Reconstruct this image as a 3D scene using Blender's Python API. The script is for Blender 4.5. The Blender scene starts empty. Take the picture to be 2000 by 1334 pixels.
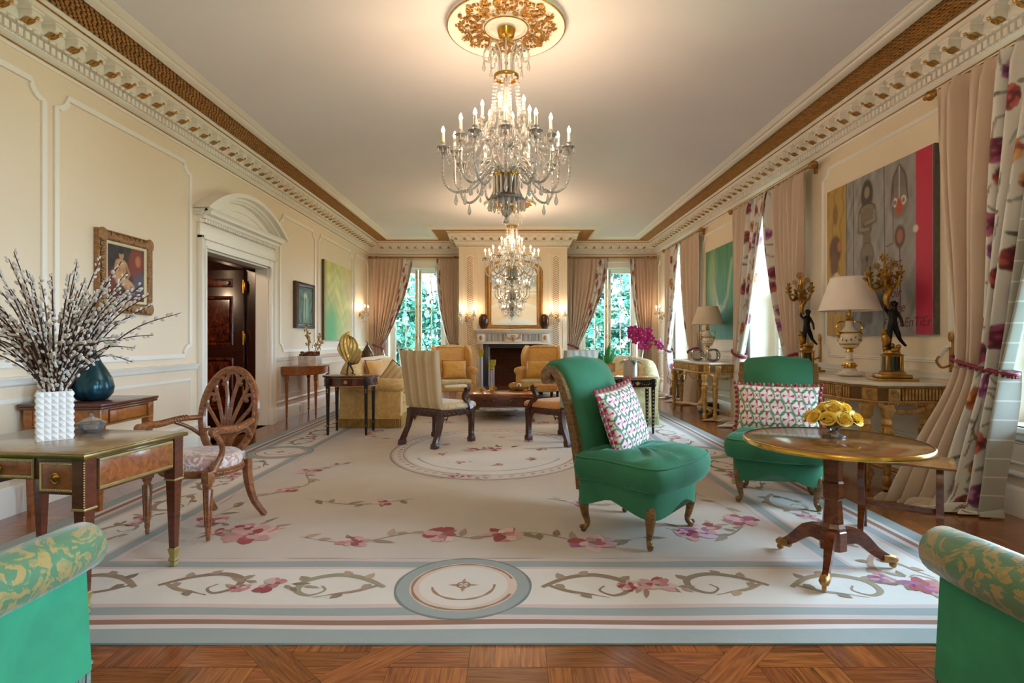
SKY = 26.0; EXPO = 0.58; BULB = 300.
import bpy, bmesh, math, random
import numpy as np
from mathutils import Vector, Matrix
random.seed(7)
PI = math.pi
SC = bpy.context.scene
COL = SC.collection
sin, cos = math.sin, math.cos

def hexc(h):
    h = h.lstrip('#'); o = []
    for i in (0, 2, 4):
        c = int(h[i:i+2], 16) / 255
        o.append(c / 12.92 if c <= .04045 else ((c + .055) / 1.055) ** 2.4)
    return tuple(o)
def lerp(a, b, t): return a + (b - a) * t
def smooth(t):
    t = max(0., min(1., t)); return t * t * (3 - 2 * t)
def interp(xs, ys, x):
    if x <= xs[0]: return ys[0]
    for i in range(1, len(xs)):
        if x <= xs[i]:
            return lerp(ys[i-1], ys[i], (x - xs[i-1]) / (xs[i] - xs[i-1]))
    return ys[-1]
def catmull(pts, k=6, closed=False):
    P = [Vector(p) for p in pts]; n = len(P); out = []
    segs = n if closed else n - 1
    for i in range(segs):
        if closed: p0, p1, p2, p3 = P[(i-1) % n], P[i], P[(i+1) % n], P[(i+2) % n]
        else: p0, p1, p2, p3 = P[max(i-1, 0)], P[i], P[i+1], P[min(i+2, n-1)]
        for j in range(k):
            t = j / k
            out.append(.5 * ((2*p1) + (p2-p0)*t + (2*p0-5*p1+4*p2-p3)*t*t + (3*p1-p0-3*p2+p3)*t**3))
    if not closed: out.append(P[-1].copy())
    return out

# ------------------------------------------------------------------ materials
class N:
    """tiny node-tree helper"""
    def __init__(s, name):
        s.m = bpy.data.materials.new(name); s.m.use_nodes = True
        s.t = s.m.node_tree; s.b = s.t.nodes['Principled BSDF']; s.out = s.t.nodes['Material Output']
    def n(s, typ, **kw):
        nd = s.t.nodes.new(typ)
        for k, v in kw.items():
            if k.startswith('i_'): nd.inputs[int(k[2:])].default_value = v
            else: setattr(nd, k, v)
        return nd
    def l(s, a, ao, b, bi): s.t.links.new(a.outputs[ao], b.inputs[bi])
    def set(s, **kw):
        for k, v in kw.items():
            s.b.inputs[k.replace('_', ' ')].default_value = v
    def coords(s, scale=(1, 1, 1), rot=(0, 0, 0), kind='Object'):
        tc = s.n('ShaderNodeTexCoord'); mp = s.n('ShaderNodeMapping')
        mp.inputs['Scale'].default_value = scale; mp.inputs['Rotation'].default_value = rot
        s.l(tc, kind, mp, 0); return mp
    def noise(s, mp, scale=5, detail=3, rough=.5, dist=0):
        nz = s.n('ShaderNodeTexNoise'); nz.inputs['Scale'].default_value = scale
        nz.inputs['Detail'].default_value = detail; nz.inputs['Roughness'].default_value = rough
        nz.inputs['Distortion'].default_value = dist
        s.l(mp, 0, nz, 'Vector'); return nz
    def ramp(s, src, so, stops):
        r = s.n('ShaderNodeValToRGB'); e = r.color_ramp.elements
        while len(e) < len(stops): e.new(.5)
        for i, (p, c) in enumerate(stops):
            e[i].position = p; e[i].color = (*c, 1) if len(c) == 3 else c
        s.l(src, so, r, 0); return r
    def bump(s, src, so, strength=.2, dist=.01):
        b = s.n('ShaderNodeBump'); b.inputs['Strength'].default_value = strength
        b.inputs['Distance'].default_value = dist
        s.l(src, so, b, 'Height'); s.l(b, 0, s.b, 'Normal'); return b
MATS = {}
def C3(c): return hexc(c) if isinstance(c, str) else c
def mat(name, col, rough=.5, metal=0., var=.08, vs=6., bump=0., bs=60., **kw):
    if name in MATS: return MATS[name]
    a = N(name); c = C3(col)
    mp = a.coords()
    nz = a.noise(mp, vs, 3)
    r = a.ramp(nz, 0, [(.3, tuple(x*(1-var) for x in c)), (.7, tuple(min(1, x*(1+var)) for x in c))])
    a.l(r, 0, a.b, 'Base Color')
    a.set(Roughness=rough, Metallic=metal)
    if bump:
        n2 = a.noise(mp, bs, 4); a.bump(n2, 0, bump, .004)
    for k, v in kw.items(): a.b.inputs[k.replace('_', ' ')].default_value = v
    MATS[name] = a.m; return a.m
def wood(name, dark, light, rough=.3, scale=(3, 3, 26), coat=.3, gs=3.):
    if name in MATS: return MATS[name]
    a = N(name); mp = a.coords(scale)
    nz = a.noise(mp, gs, 5, .6, 1.2)
    r = a.ramp(nz, 0, [(.3, C3(dark)), (.7, C3(light))])
    a.l(r, 0, a.b, 'Base Color'); a.set(Roughness=rough); a.b.inputs['Coat Weight'].default_value = coat
    a.b.inputs['Coat Roughness'].default_value = .15
    a.bump(nz, 0, .08, .002)
    MATS[name] = a.m; return a.m
def colmat(name, rough=.7, nz_amt=.12, scale=40., bump=.15, bs=300., sheen=0., coat=0.):
    """material that reads the mesh's painted colour attribute, plus a weave noise"""
    if name in MATS: return MATS[name]
    a = N(name); at = a.n('ShaderNodeAttribute', attribute_name='Col')
    mp = a.coords(); nz = a.noise(mp, scale, 3)
    mr = a.n('ShaderNodeMapRange'); mr.inputs[3].default_value = 1 - nz_amt; mr.inputs[4].default_value = 1 + nz_amt
    a.l(nz, 0, mr, 0)
    mx = a.n('ShaderNodeVectorMath', operation='MULTIPLY'); a.l(at, 'Color', mx, 0); a.l(mr, 0, mx, 1)
    a.l(mx, 0, a.b, 'Base Color'); a.set(Roughness=rough)
    a.b.inputs['Sheen Weight'].default_value = sheen; a.b.inputs['Coat Weight'].default_value = coat
    n2 = a.noise(mp, bs, 3); a.bump(n2, 0, bump, .002)
    MATS[name] = a.m; return a.m
def damask(name, base, fig, scale=9., rough=.45, thr=.52, w=.04, sheen=.3, metal=0., dist=2.5):
    """woven silk: a figured ground in two tones"""
    if name in MATS: return MATS[name]
    a = N(name); mp = a.coords()
    nz = a.noise(mp, scale, 2, .45, dist)
    r = a.ramp(nz, 0, [(thr - w, C3(base)), (thr + w, C3(fig))])
    a.l(r, 0, a.b, 'Base Color'); a.set(Roughness=rough, Metallic=metal)
    a.b.inputs['Sheen Weight'].default_value = sheen
    a.bump(nz, 0, .12, .003)
    MATS[name] = a.m; return a.m
def velvet(name, col, rough=.75):
    if name in MATS: return MATS[name]
    a = N(name); c = C3(col); mp = a.coords(); nz = a.noise(mp, 5, 3, .5, .6)
    r = a.ramp(nz, 0, [(.3, tuple(x*.82 for x in c)), (.75, tuple(min(1, x*1.2) for x in c))])
    a.l(r, 0, a.b, 'Base Color'); a.set(Roughness=rough)
    a.b.inputs['Sheen Weight'].default_value = .75; a.b.inputs['Sheen Roughness'].default_value = .35
    a.b.inputs['Sheen Tint'].default_value = (min(1, c[0]*2+.2), min(1, c[1]*1.5+.25), min(1, c[2]*2+.3), 1)
    n2 = a.noise(mp, 22, 2); a.bump(n2, 0, .12, .006)
    MATS[name] = a.m; return a.m
def glassm(name, col=(1, 1, 1), rough=.02, mixw=.0):
    if name in MATS: return MATS[name]
    a = N(name); a.set(Roughness=rough, IOR=1.45); a.b.inputs['Base Color'].default_value = (*col, 1)
    a.b.inputs['Transmission Weight'].default_value = 1 - mixw
    MATS[name] = a.m; return a.m
def panem(name, col=(1, 1, 1), ior=1.3, white=0.):
    """thin pane of glass: straight transmission with a Fresnel reflection"""
    if name in MATS: return MATS[name]
    a = N(name); tr = a.n('ShaderNodeBsdfTransparent'); tr.inputs[0].default_value = (*col, 1)
    gl = a.n('ShaderNodeBsdfGlossy'); gl.inputs['Roughness'].default_value = .02
    fr = a.n('ShaderNodeFresnel'); fr.inputs[0].default_value = ior
    mx = a.n('ShaderNodeMixShader'); a.l(fr, 0, mx, 0); a.l(tr, 0, mx, 1); a.l(gl, 0, mx, 2); a.l(mx, 0, a.out, 0)
    if white:
        df = a.n('ShaderNodeBsdfDiffuse'); df.inputs[0].default_value = (.9, .92, .95, 1); m2 = a.n('ShaderNodeMixShader'); m2.inputs[0].default_value = white
        a.l(mx, 0, m2, 1); a.l(df, 0, m2, 2); a.l(m2, 0, a.out, 0)
    MATS[name] = a.m; return a.m
def emit(name, col, strength):
    if name in MATS: return MATS[name]
    a = N(name); a.b.inputs['Base Color'].default_value = (*C3(col), 1)
    a.b.inputs['Emission Color'].default_value = (*C3(col), 1)
    a.b.inputs['Emission Strength'].default_value = strength
    a.m.cycles.emission_sampling = 'FRONT'
    MATS[name] = a.m; return a.m

# ------------------------------------------------------------------ mesh builder
class MB:
    def __init__(s): s.v = []; s.f = []; s.mi = []; s.c = []; s.cur = 0; s.col = None
    def mark(s): return len(s.v)
    def add(s, vs, fs):
        o = len(s.v); s.v.extend([tuple(p) for p in vs])
        for f in fs: s.f.append(tuple(i + o for i in f)); s.mi.append(s.cur)
        s.c.extend([s.col or (1, 1, 1)] * len(vs)); return s
    def xf(s, M, a=0, b=None):
        b = len(s.v) if b is None else b
        for i in range(a, b): s.v[i] = tuple(M @ Vector(s.v[i]))
        return s
    def box(s, x0, x1, y0, y1, z0, z1, r=0., seg=2):
        if r <= 0:
            return s.add([(x0,y0,z0),(x1,y0,z0),(x1,y1,z0),(x0,y1,z0),(x0,y0,z1),(x1,y0,z1),(x1,y1,z1),(x0,y1,z1)],
                         [(0,3,2,1),(4,5,6,7),(0,1,5,4),(1,2,6,5),(2,3,7,6),(3,0,4,7)])
        bm = bmesh.new(); bmesh.ops.create_cube(bm, size=1)
        for v in bm.verts:
            v.co = Vector((lerp(x0, x1, v.co.x+.5), lerp(y0, y1, v.co.y+.5), lerp(z0, z1, v.co.z+.5)))
        r = min(r, abs(x1-x0)*.49, abs(y1-y0)*.49, abs(z1-z0)*.49)
        bmesh.ops.bevel(bm, geom=list(bm.edges), offset=r, segments=seg, profile=.5, affect='EDGES')
        bm.verts.index_update()
        s.add([v.co for v in bm.verts], [[v.index for v in f.verts] for f in bm.faces]); bm.free(); return s
    def tube(s, path, rad, n=8, sec=None, cap=True, closed=False, up=None, squash=1.):
        P = [Vector(p) for p in path]; m = len(P)
        R = rad if isinstance(rad, (list, tuple)) else [rad]*m
        if len(R) != m: R = [interp([i/(len(R)-1) for i in range(len(R))], R, i/(m-1)) for i in range(m)]
        if sec is None: sec = [(cos(2*PI*i/n), sin(2*PI*i/n)*squash) for i in range(n)]
        n = len(sec); T = []
        for i in range(m):
            a = P[(i-1) % m] if (closed or i > 0) else P[i]; b = P[(i+1) % m] if (closed or i < m-1) else P[i]
            d = b - a; T.append(d.normalized() if d.length > 1e-9 else Vector((0, 0, 1)))
        u = Vector(up) if up else (Vector((0, 0, 1)) if abs(T[0].z) < .9 else Vector((1, 0, 0)))
        x = T[0].cross(u).normalized() if T[0].cross(u).length > 1e-6 else Vector((1, 0, 0))
        vs = []
        for i in range(m):
            if up:
                xx = T[i].cross(u)
                x = xx.normalized() if xx.length > 1e-6 else x
            else:
                x = (x - T[i]*x.dot(T[i])).normalized()
            y = T[i].cross(x)
            for a, b in sec: vs.append(P[i] + x*(a*R[i]) + y*(b*R[i]))
        fs = []
        for i in range(m if closed else m-1):
            for j in range(n):
                a, b = i*n+j, i*n+(j+1) % n; c, d = ((i+1) % m)*n+(j+1) % n, ((i+1) % m)*n+j
                fs.append((a, d, c, b))
        if cap and not closed:
            fs.append(tuple(range(n))); fs.append(tuple((m-1)*n+j for j in range(n-1, -1, -1)))
        return s.add(vs, fs)
    def lathe(s, prof, n=20, loc=(0, 0, 0), M=None, cap=True, sq=1.):
        vs = []; fs = []; m = len(prof)
        for r, z in prof:
            for j in range(n):
                a = 2*PI*j/n; vs.append(Vector((r*cos(a)+loc[0], r*sin(a)*sq+loc[1], z+loc[2])))
        for i in range(m-1):
            for j in range(n):
                fs.append((i*n+j, i*n+(j+1) % n, (i+1)*n+(j+1) % n, (i+1)*n+j))
        if cap:
            if prof[0][0] > 1e-5: fs.append(tuple(range(n-1, -1, -1)))
            if prof[-1][0] > 1e-5: fs.append(tuple((m-1)*n+j for j in range(n)))
        a = s.mark(); s.add(vs, fs)
        if M is not None: s.xf(M, a)
        return s
    def ell(s, c, r, nu=10, nv=6, M=None):
        if not isinstance(r, (tuple, list)): r = (r, r, r)
        vs = [Vector((0, 0, -r[2]))]; fs = []
        for i in range(1, nv):
            t = -PI/2 + PI*i/nv
            for j in range(nu):
                a = 2*PI*j/nu; vs.append(Vector((r[0]*cos(t)*cos(a), r[1]*cos(t)*sin(a), r[2]*sin(t))))
        vs.append(Vector((0, 0, r[2]))); L = len(vs)-1
        for j in range(nu):
            fs.append((0, 1+(j+1) % nu, 1+j)); fs.append((L, L-nu+j, L-nu+(j+1) % nu))
        for i in range(nv-2):
            for j in range(nu):
                a = 1+i*nu; fs.append((a+j, a+(j+1) % nu, a+nu+(j+1) % nu, a+nu+j))
        if M is not None: vs = [M @ v for v in vs]
        C = Vector(c); return s.add([v + C for v in vs], fs)
    def prism(s, pts, t0, t1, M=None):
        """2-D outline in x,y extruded from z=t0 to t1, then moved by M"""
        n = len(pts); vs = [Vector((p[0], p[1], t0)) for p in pts] + [Vector((p[0], p[1], t1)) for p in pts]
        fs = [tuple(range(n-1, -1, -1)), tuple(range(n, 2*n))]
        for i in range(n): fs.append((i, (i+1) % n, n+(i+1) % n, n+i))
        if M is not None: vs = [M @ v for v in vs]
        return s.add(vs, fs)
    def loft(s, rings, cap=True, closed_ring=True):
        n = len(rings[0]); vs = [p for r in rings for p in r]; fs = []
        for i in range(len(rings)-1):
            for j in range(n if closed_ring else n-1):
                fs.append((i*n+j, i*n+(j+1) % n, (i+1)*n+(j+1) % n, (i+1)*n+j))
        if cap and closed_ring:
            fs.append(tuple(range(n-1, -1, -1))); fs.append(tuple((len(rings)-1)*n+j for j in range(n)))
        return s.add(vs, fs)
    def sweep(s, path, prof, closed=False):
        """moulding: profile (u = out from the path's left side, z) along a plan polyline, mitred"""
        P = [Vector(p) for p in path]; m = len(P); rings = []
        for i in range(m):
            d0 = (P[i]-P[i-1]).normalized() if (i > 0 or closed) else None
            d1 = (P[(i+1) % m]-P[i]).normalized() if (i < m-1 or closed) else None
            if d0 is None: d0 = d1
            if d1 is None: d1 = d0
            n0 = Vector((-d0.y, d0.x)); n1 = Vector((-d1.y, d1.x)); b = (n0+n1)
            b = b / max(b.length_squared/2, 1e-6)
            rings.append([Vector((P[i].x+b.x*u, P[i].y+b.y*u, z)) for u, z in prof])
        if closed: rings.append(rings[0])
        return s.loft(rings, cap=not closed, closed_ring=True)
    def build(s, name, mats, parent=None, ang=40, sub=0, loc=None, flat=False):
        me = bpy.data.meshes.new(name)
        me.from_pydata(s.v, [], s.f)
        if not isinstance(mats, (list, tuple)): mats = [mats]
        for m in mats: me.materials.append(m)
        if len(mats) > 1: me.polygons.foreach_set('material_index', s.mi)
        if any(c != (1, 1, 1) for c in s.c[:1]) or s.col is not None:
            at = me.color_attributes.new('Col', 'FLOAT_COLOR', 'POINT')
            a = np.ones((len(s.c), 4), dtype=np.float32); a[:, :3] = np.array(s.c, dtype=np.float32)
            at.data.foreach_set('color', a.ravel())
        me.update()
        if not flat:
            me.polygons.foreach_set('use_smooth', [True]*len(me.polygons))
            if ang < 180: me.set_sharp_from_angle(angle=math.radians(ang))
        o = bpy.data.objects.new(name, me); COL.objects.link(o)
        if parent is not None: o.parent = parent
        if loc is not None: o.location = loc
        if sub:
            md = o.modifiers.new('sub', 'SUBSURF'); md.levels = sub; md.render_levels = sub
        return o
def bx(name, m, parent, x0, x1, y0, y1, z0, z1, r=.003):
    return MB().box(x0, x1, y0, y1, z0, z1, r).build(name, m, parent)
def tag(o, label, cat=None, group=None, kind=None):
    if label: o['label'] = label
    if cat: o['category'] = cat
    if group: o['group'] = group
    if kind: o['kind'] = kind
    return o
def thing(name, label, cat, loc=(0, 0, 0), rz=0., group=None):
    o = bpy.data.objects.new(name, None); COL.objects.link(o); o.empty_display_size = .1
    o.location = loc; o.rotation_euler = (0, 0, rz); return tag(o, label, cat, group)
def one(o, label, cat, loc=None, rz=None, group=None):
    if loc is not None: o.location = loc
    if rz is not None: o.rotation_euler = (0, 0, rz)
    return tag(o, label, cat, group)
def struct(o): o['kind'] = 'structure'; return o
KIDS = lambda o: [c for c in COL.objects if c.parent == o]
def dup(root, loc, rz=None, label=None, group=None, mirror=False):
    kids = {}
    for c in bpy.data.objects:
        if c.parent is not None: kids.setdefault(c.parent.name, []).append(c)
    def cp(o, par):
        c = o.copy(); COL.objects.link(c)
        if par is not None: c.parent = par
        for k in kids.get(o.name, []): cp(k, c)
        return c
    r = cp(root, None); r.location = loc
    if rz is not None: r.rotation_euler = (0, 0, rz)
    if mirror: r.scale = (-1, 1, 1)
    if label: r['label'] = label
    if group: r['group'] = group
    return r
def RZ(a): return Matrix.Rotation(a, 4, 'Z')
def RX(a): return Matrix.Rotation(a, 4, 'X')
def RY(a): return Matrix.Rotation(a, 4, 'Y')
def TR(x, y, z): return Matrix.Translation((x, y, z))
def align(d):
    return Vector((0, 0, 1)).rotation_difference(Vector(d).normalized()).to_matrix().to_4x4()

# camera model used to read positions off the photograph
F, CX, CY, CH = 1080., 1002., 663., 1.2
def fl(px, py, z=0.):
    y = F * (CH - z) / (py - CY); return ((px - CX) * y / F, y, z)
def at(px, y): return (px - CX) * y / F
def zt(py, y): return CH - (py - CY) * y / F

# ------------------------------------------------------------------ painting on an array, read back as mesh colours
class Paint:
    def __init__(s, w, h, bg):
        s.w, s.h = w, h; s.a = np.ones((h, w, 3), np.float32) * np.array(C3(bg), np.float32)
        s.Y, s.X = np.mgrid[0:h, 0:w].astype(np.float32); s.X = (s.X + .5) / w; s.Y = (s.Y + .5) / h
    def noise(s, amt, n=8, seed=0, ax=1., ay=1.):
        r = np.random.RandomState(seed); f = np.zeros((s.h, s.w), np.float32)
        for k in range(n):
            fx, fy = r.uniform(-20, 20)*ax, r.uniform(-20, 20)*ay
            f += np.sin(s.X*fx*2 + s.Y*fy*2 + r.uniform(0, 7) + 2*np.sin(s.X*fy*.7+s.Y*fx*.6+k))
        s.a *= (1 + amt * f[..., None] / n**.5); return s
    def blend(s, mask, col, op=1.):
        m = (np.clip(mask, 0, 1) * op)[..., None]; s.a = s.a*(1-m) + np.array(C3(col), np.float32)*m; return s
    def ell(s, cx, cy, rx, ry, col, ang=0., soft=.15, op=1.):
        x0, x1 = int((cx-max(rx, ry)*2)*s.w), int((cx+max(rx, ry)*2)*s.w)+1
        asp = s.w / s.h
        dx, dy = s.X - cx, (s.Y - cy)
        c, n = cos(ang), sin(ang)
        u = (dx*c + dy*n)/rx; v = (-dx*n + dy*c)/ry
        return s.blend((1 - np.sqrt(u*u+v*v))/soft + .5, col, op)
    def rect(s, x0, x1, y0, y1, col, op=1., soft=.004):
        m = np.minimum(np.minimum(s.X-x0, x1-s.X), np.minimum(s.Y-y0, y1-s.Y))/soft
        return s.blend(m, col, op)
    def line(s, pts, wd, col, op=1.):
        d = np.full((s.h, s.w), 9., np.float32)
        for (x0, y0), (x1, y1) in zip(pts[:-1], pts[1:]):
            dx, dy = x1-x0, y1-y0; L = dx*dx+dy*dy+1e-9
            t = np.clip(((s.X-x0)*dx+(s.Y-y0)*dy)/L, 0, 1)
            d = np.minimum(d, np.hypot(s.X-x0-t*dx, s.Y-y0-t*dy))
        return s.blend(1.2 - d/wd, col, op)
    def get(s, u, v):
        i = min(s.h-1, max(0, int(v*s.h))); j = min(s.w-1, max(0, int(u*s.w))); return tuple(float(q) for q in s.a[i, j])
def paint_panel(name, P, W, H, M, m, parent=None, thick=0.):
    """a painted surface W x H in x,z; colours from paint P; M places it"""
    nu, nv = P.w, P.h
    xs = np.linspace(-W/2, W/2, nu); zs = np.linspace(H, 0, nv)
    X, Z = np.meshgrid(xs, zs); v = np.stack([X, np.zeros_like(X), Z], -1).reshape(-1, 3)
    idx = np.arange(nu*nv).reshape(nv, nu)
    f = np.stack([idx[:-1, :-1], idx[1:, :-1], idx[1:, 1:], idx[:-1, 1:]], -1).reshape(-1, 4)
    me = bpy.data.meshes.new(name); me.from_pydata(v.tolist(), [], f.tolist())
    atb = me.color_attributes.new('Col', 'FLOAT_COLOR', 'POINT'); a = np.ones((nu*nv, 4), np.float32)
    a[:, :3] = np.clip(P.a.reshape(-1, 3), 0, 1); atb.data.foreach_set('color', a.ravel())
    me.materials.append(m); me.transform(M); me.update()
    o = bpy.data.objects.new(name, me); COL.objects.link(o)
    if parent is not None: o.parent = parent
    return o
# ================================================================== THE ROOM
W, Y0, YB, YF, BX, ZC = 3.43, -2.6, 13.2, 12.05, 1.18, 3.53
def paint_mat(name, col, rough=.55, var=.015):
    return mat(name, col, rough, 0, var, 1.2, .03, 40)
M_wall = paint_mat('wall_paint', '#e8d7be'); M_trim = paint_mat('trim_paint', '#efeae0', .4)
M_ceil = paint_mat('ceiling_paint', '#e6e3e9', .8); M_white = paint_mat('white_joinery', '#e9e6dc', .35)
M_gilt = mat('gilt', '#bd8c42', .35, .85, .25, 30, .2, 120)
M_gold = mat('polished_brass', '#c79a45', .2, 1., .1, 8)
M_oldgold = mat('antique_gold', '#a37840', .45, .7, .3, 25, .35, 90)
M_marble = mat('white_marble', '#ded8d0', .18, 0, .08, 5)
M_pane = panem('window_glass', (.93, .98, 1.))

# floor: oak parquet in large diagonal panels
def clip(poly, a, b, c):      # keep a*x+b*y<=c
    out = []
    for i in range(len(poly)):
        p, q = poly[i-1], poly[i]; dp, dq = a*p[0]+b*p[1]-c, a*q[0]+b*q[1]-c
        if (dp <= 0) != (dq <= 0):
            t = dp/(dp-dq); out.append((lerp(p[0], q[0], t), lerp(p[1], q[1], t)))
        if dq <= 0: out.append(q)
    return out
def make_floor():
    rnd = random.Random(3)
    V = []; Fc = []; UV = []; CL = []
    def emitp(poly, ang, base):
        for a, b, c in ((1, 0, W+.02), (-1, 0, W+.02), (0, 1, YB+.02), (0, -1, -Y0+.02)):
            poly = clip(poly, a, b, c)
            if len(poly) < 3: return
        ar = abs(sum(poly[i-1][0]*poly[i][1]-poly[i][0]*poly[i-1][1] for i in range(len(poly))))/2
        if ar < 1e-4: return
        cx = sum(p[0] for p in poly)/len(poly); cy = sum(p[1] for p in poly)/len(poly)
        o = len(V); n = len(poly); off = (rnd.uniform(0, 50), rnd.uniform(0, 50)); sh = base*rnd.uniform(.72, 1.25); hue = rnd.uniform(.92, 1.08)
        for x, y in poly:
            d = math.hypot(x-cx, y-cy)+1e-6; k = max(0, 1-.0012/d)
            x2, y2 = cx+(x-cx)*k, cy+(y-cy)*k
            V.append((x2, y2, 0)); c, s_ = cos(-ang), sin(-ang)
            UV.append((x*c-y*s_+off[0], x*s_+y*c+off[1])); CL.append((sh, sh*hue, sh, 1))
        Fc.append(tuple(range(o, o+n)))
    L = .96; b = .115; R = PI/4
    def rot(p, a): return (p[0]*cos(a)-p[1]*sin(a), p[0]*sin(a)+p[1]*cos(a))
    ox, oy = -.02, 1.2
    for i in range(-16, 17):
        for j in range(-16, 17):
            c0 = rot(((i+.5)*L, (j+.5)*L), R)
            if abs(c0[0]+ox) > W+.8 or not (Y0-.8 < c0[1]+oy < YB+.8): continue
            def W2(pts): return [(rot((i*L+p[0], j*L+p[1]), R)[0]+ox, rot((i*L+p[0], j*L+p[1]), R)[1]+oy) for p in pts]
            h = b/2
            emitp(W2([(-h, h), (h, h), (h, L-h), (-h, L-h)]), R+PI/2, 1.); emitp(W2([(h, -h), (L-h, -h), (L-h, h), (h, h)]), R, 1.)
            emitp(W2([(-h, -h), (h, -h), (h, h), (-h, h)]), R, .9)
            S0, S1 = h, L-h; c = .29
            mid = (L/2, L/2)
            for a_ in range(-3, 4):
                for b_ in range(-3, 4):
                    o1 = ((a_+b_) % 2) == 0
                    for k in range(3):
                        x0, x1 = (a_-.5)*c, (a_+.5)*c; y0, y1 = (b_-.5)*c, (b_+.5)*c
                        if o1: y0, y1 = (b_-.5)*c+k*c/3, (b_-.5)*c+(k+1)*c/3
                        else: x0, x1 = (a_-.5)*c+k*c/3, (a_-.5)*c+(k+1)*c/3
                        q = [(rot(p, -R)[0]+mid[0], rot(p, -R)[1]+mid[1]) for p in ((x0, y0), (x1, y0), (x1, y1), (x0, y1))]
                        for aa, bb, cc in ((1, 0, S1), (-1, 0, -S0), (0, 1, S1), (0, -1, -S0)):
                            q = clip(q, aa, bb, cc)
                            if len(q) < 3: break
                        if len(q) >= 3: emitp(W2(q), 0 if o1 else PI/2, 1.)
    me = bpy.data.meshes.new('floor')
    n0 = len(V); V += [(-W-.4, Y0-.4, -.0012), (W+.4, Y0-.4, -.0012), (W+.4, YB+.4, -.0012), (-W-.4, YB+.4, -.0012)]
    UV += [(0, 0)]*4; CL += [(.25, .25, .25, 1)]*4; Fc.append((n0, n0+1, n0+2, n0+3))
    me.from_pydata(V, [], Fc)
    uv = me.uv_layers.new(name='UVMap'); li = np.zeros(len(me.loops), dtype=np.int32); me.loops.foreach_get('vertex_index', li)
    uv.data.foreach_set('uv', np.array(UV, np.float32)[li].ravel())
    ca = me.color_attributes.new('Col', 'FLOAT_COLOR', 'POINT'); ca.data.foreach_set('color', np.array(CL, np.float32).ravel())
    a = N('oak_parquet'); u = a.n('ShaderNodeUVMap', uv_map='UVMap'); mp = a.n('ShaderNodeMapping')
    mp.inputs['Scale'].default_value = (2.2, 34, 1); a.l(u, 0, mp, 0)
    nz = a.noise(mp, 2.2, 5, .62, .8); r = a.ramp(nz, 0, [(.28, hexc('#5a2c10')), (.5, hexc('#8a4a1e')), (.75, hexc('#a9652f'))])
    at_ = a.n('ShaderNodeAttribute', attribute_name='Col'); mx = a.n('ShaderNodeVectorMath', operation='MULTIPLY')
    a.l(r, 0, mx, 0); a.l(at_, 'Color', mx, 1); a.l(mx, 0, a.b, 'Base Color'); a.set(Roughness=.24)
    a.b.inputs['Coat Weight'].default_value = .5; a.b.inputs['Coat Roughness'].default_value = .12
    a.bump(nz, 0, .12, .002); me.materials.append(a.m)
    o = bpy.data.objects.new('floor', me); COL.objects.link(o); struct(o)
make_floor()

def wallbox(name, x0, x1, y0, y1, z0, z1, m=None):
    return struct(MB().box(x0, x1, y0, y1, z0, z1).build(name, m or M_wall, flat=True))
def wall_with(name, axis, fixed0, fixed1, a0, a1, openings, ztop=3.7, m=None):
    """one wall mesh made of piers, aprons and heads round its openings (a0,a1,zlo,zhi)"""
    b = MB(); cur = a0
    def bb(p, q, z0, z1):
        if q-p < 1e-4 or z1-z0 < 1e-4: return
        if axis == 'y': b.box(fixed0, fixed1, p, q, z0, z1)
        else: b.box(p, q, fixed0, fixed1, z0, z1)
    for o0, o1, zl, zh in sorted(openings):
        bb(cur, o0, -.1, ztop); bb(o0, o1, -.1, zl); bb(o0, o1, zh, ztop); cur = o1
    bb(cur, a1, -.1, ztop)
    return struct(b.build(name, m or M_wall, flat=True))
RW = [(-1.3, .2), (2.35, 3.95), (6.62, 7.95), (10.25, 11.6)]       # right wall windows
ZS, ZH = .61, 3.02
D0, D1, DH = 6.13, 7.75, 2.13+.08                                     # doorway in the left wall
wall_with('wall_right', 'y', W, W+.42, Y0-.3, YB+.5, [(a, b, ZS, ZH) for a, b in RW])
wall_with('wall_left', 'y', -W-.17, -W, Y0-.3, YB+.5, [(D0, D1, 0, DH)])
BWC, BWH = 2.3, .67
wall_with('wall_back', 'x', YB, YB+.34, -W-.17, W+.42, [(-BWC-BWH, -BWC+BWH, .28, 3.03), (BWC-BWH, BWC+BWH, .28, 3.03)])
wall_with('wall_rear', 'x', Y0-.3, Y0, -W-.17, W+.42, [])
b = MB(); FB = .52; FH = 1.03                                        # chimney breast with its fire opening
b.box(-BX, -FB, YF, YB, 0, 3.55); b.box(FB, BX, YF, YB, 0, 3.55); b.box(-FB, FB, YF, YB, FH, 3.55); struct(b.build('wall_chimney_breast', M_wall, flat=True))
struct(MB().box(-W-.6, W+.6, Y0-.6, YB+.6, ZC, ZC+.2).build('ceiling', M_ceil, flat=True))

ROOM = [(W, Y0), (W, YB), (BX, YB), (BX, YF), (-BX, YF), (-BX, YB), (-W, YB), (-W, Y0)]
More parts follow.
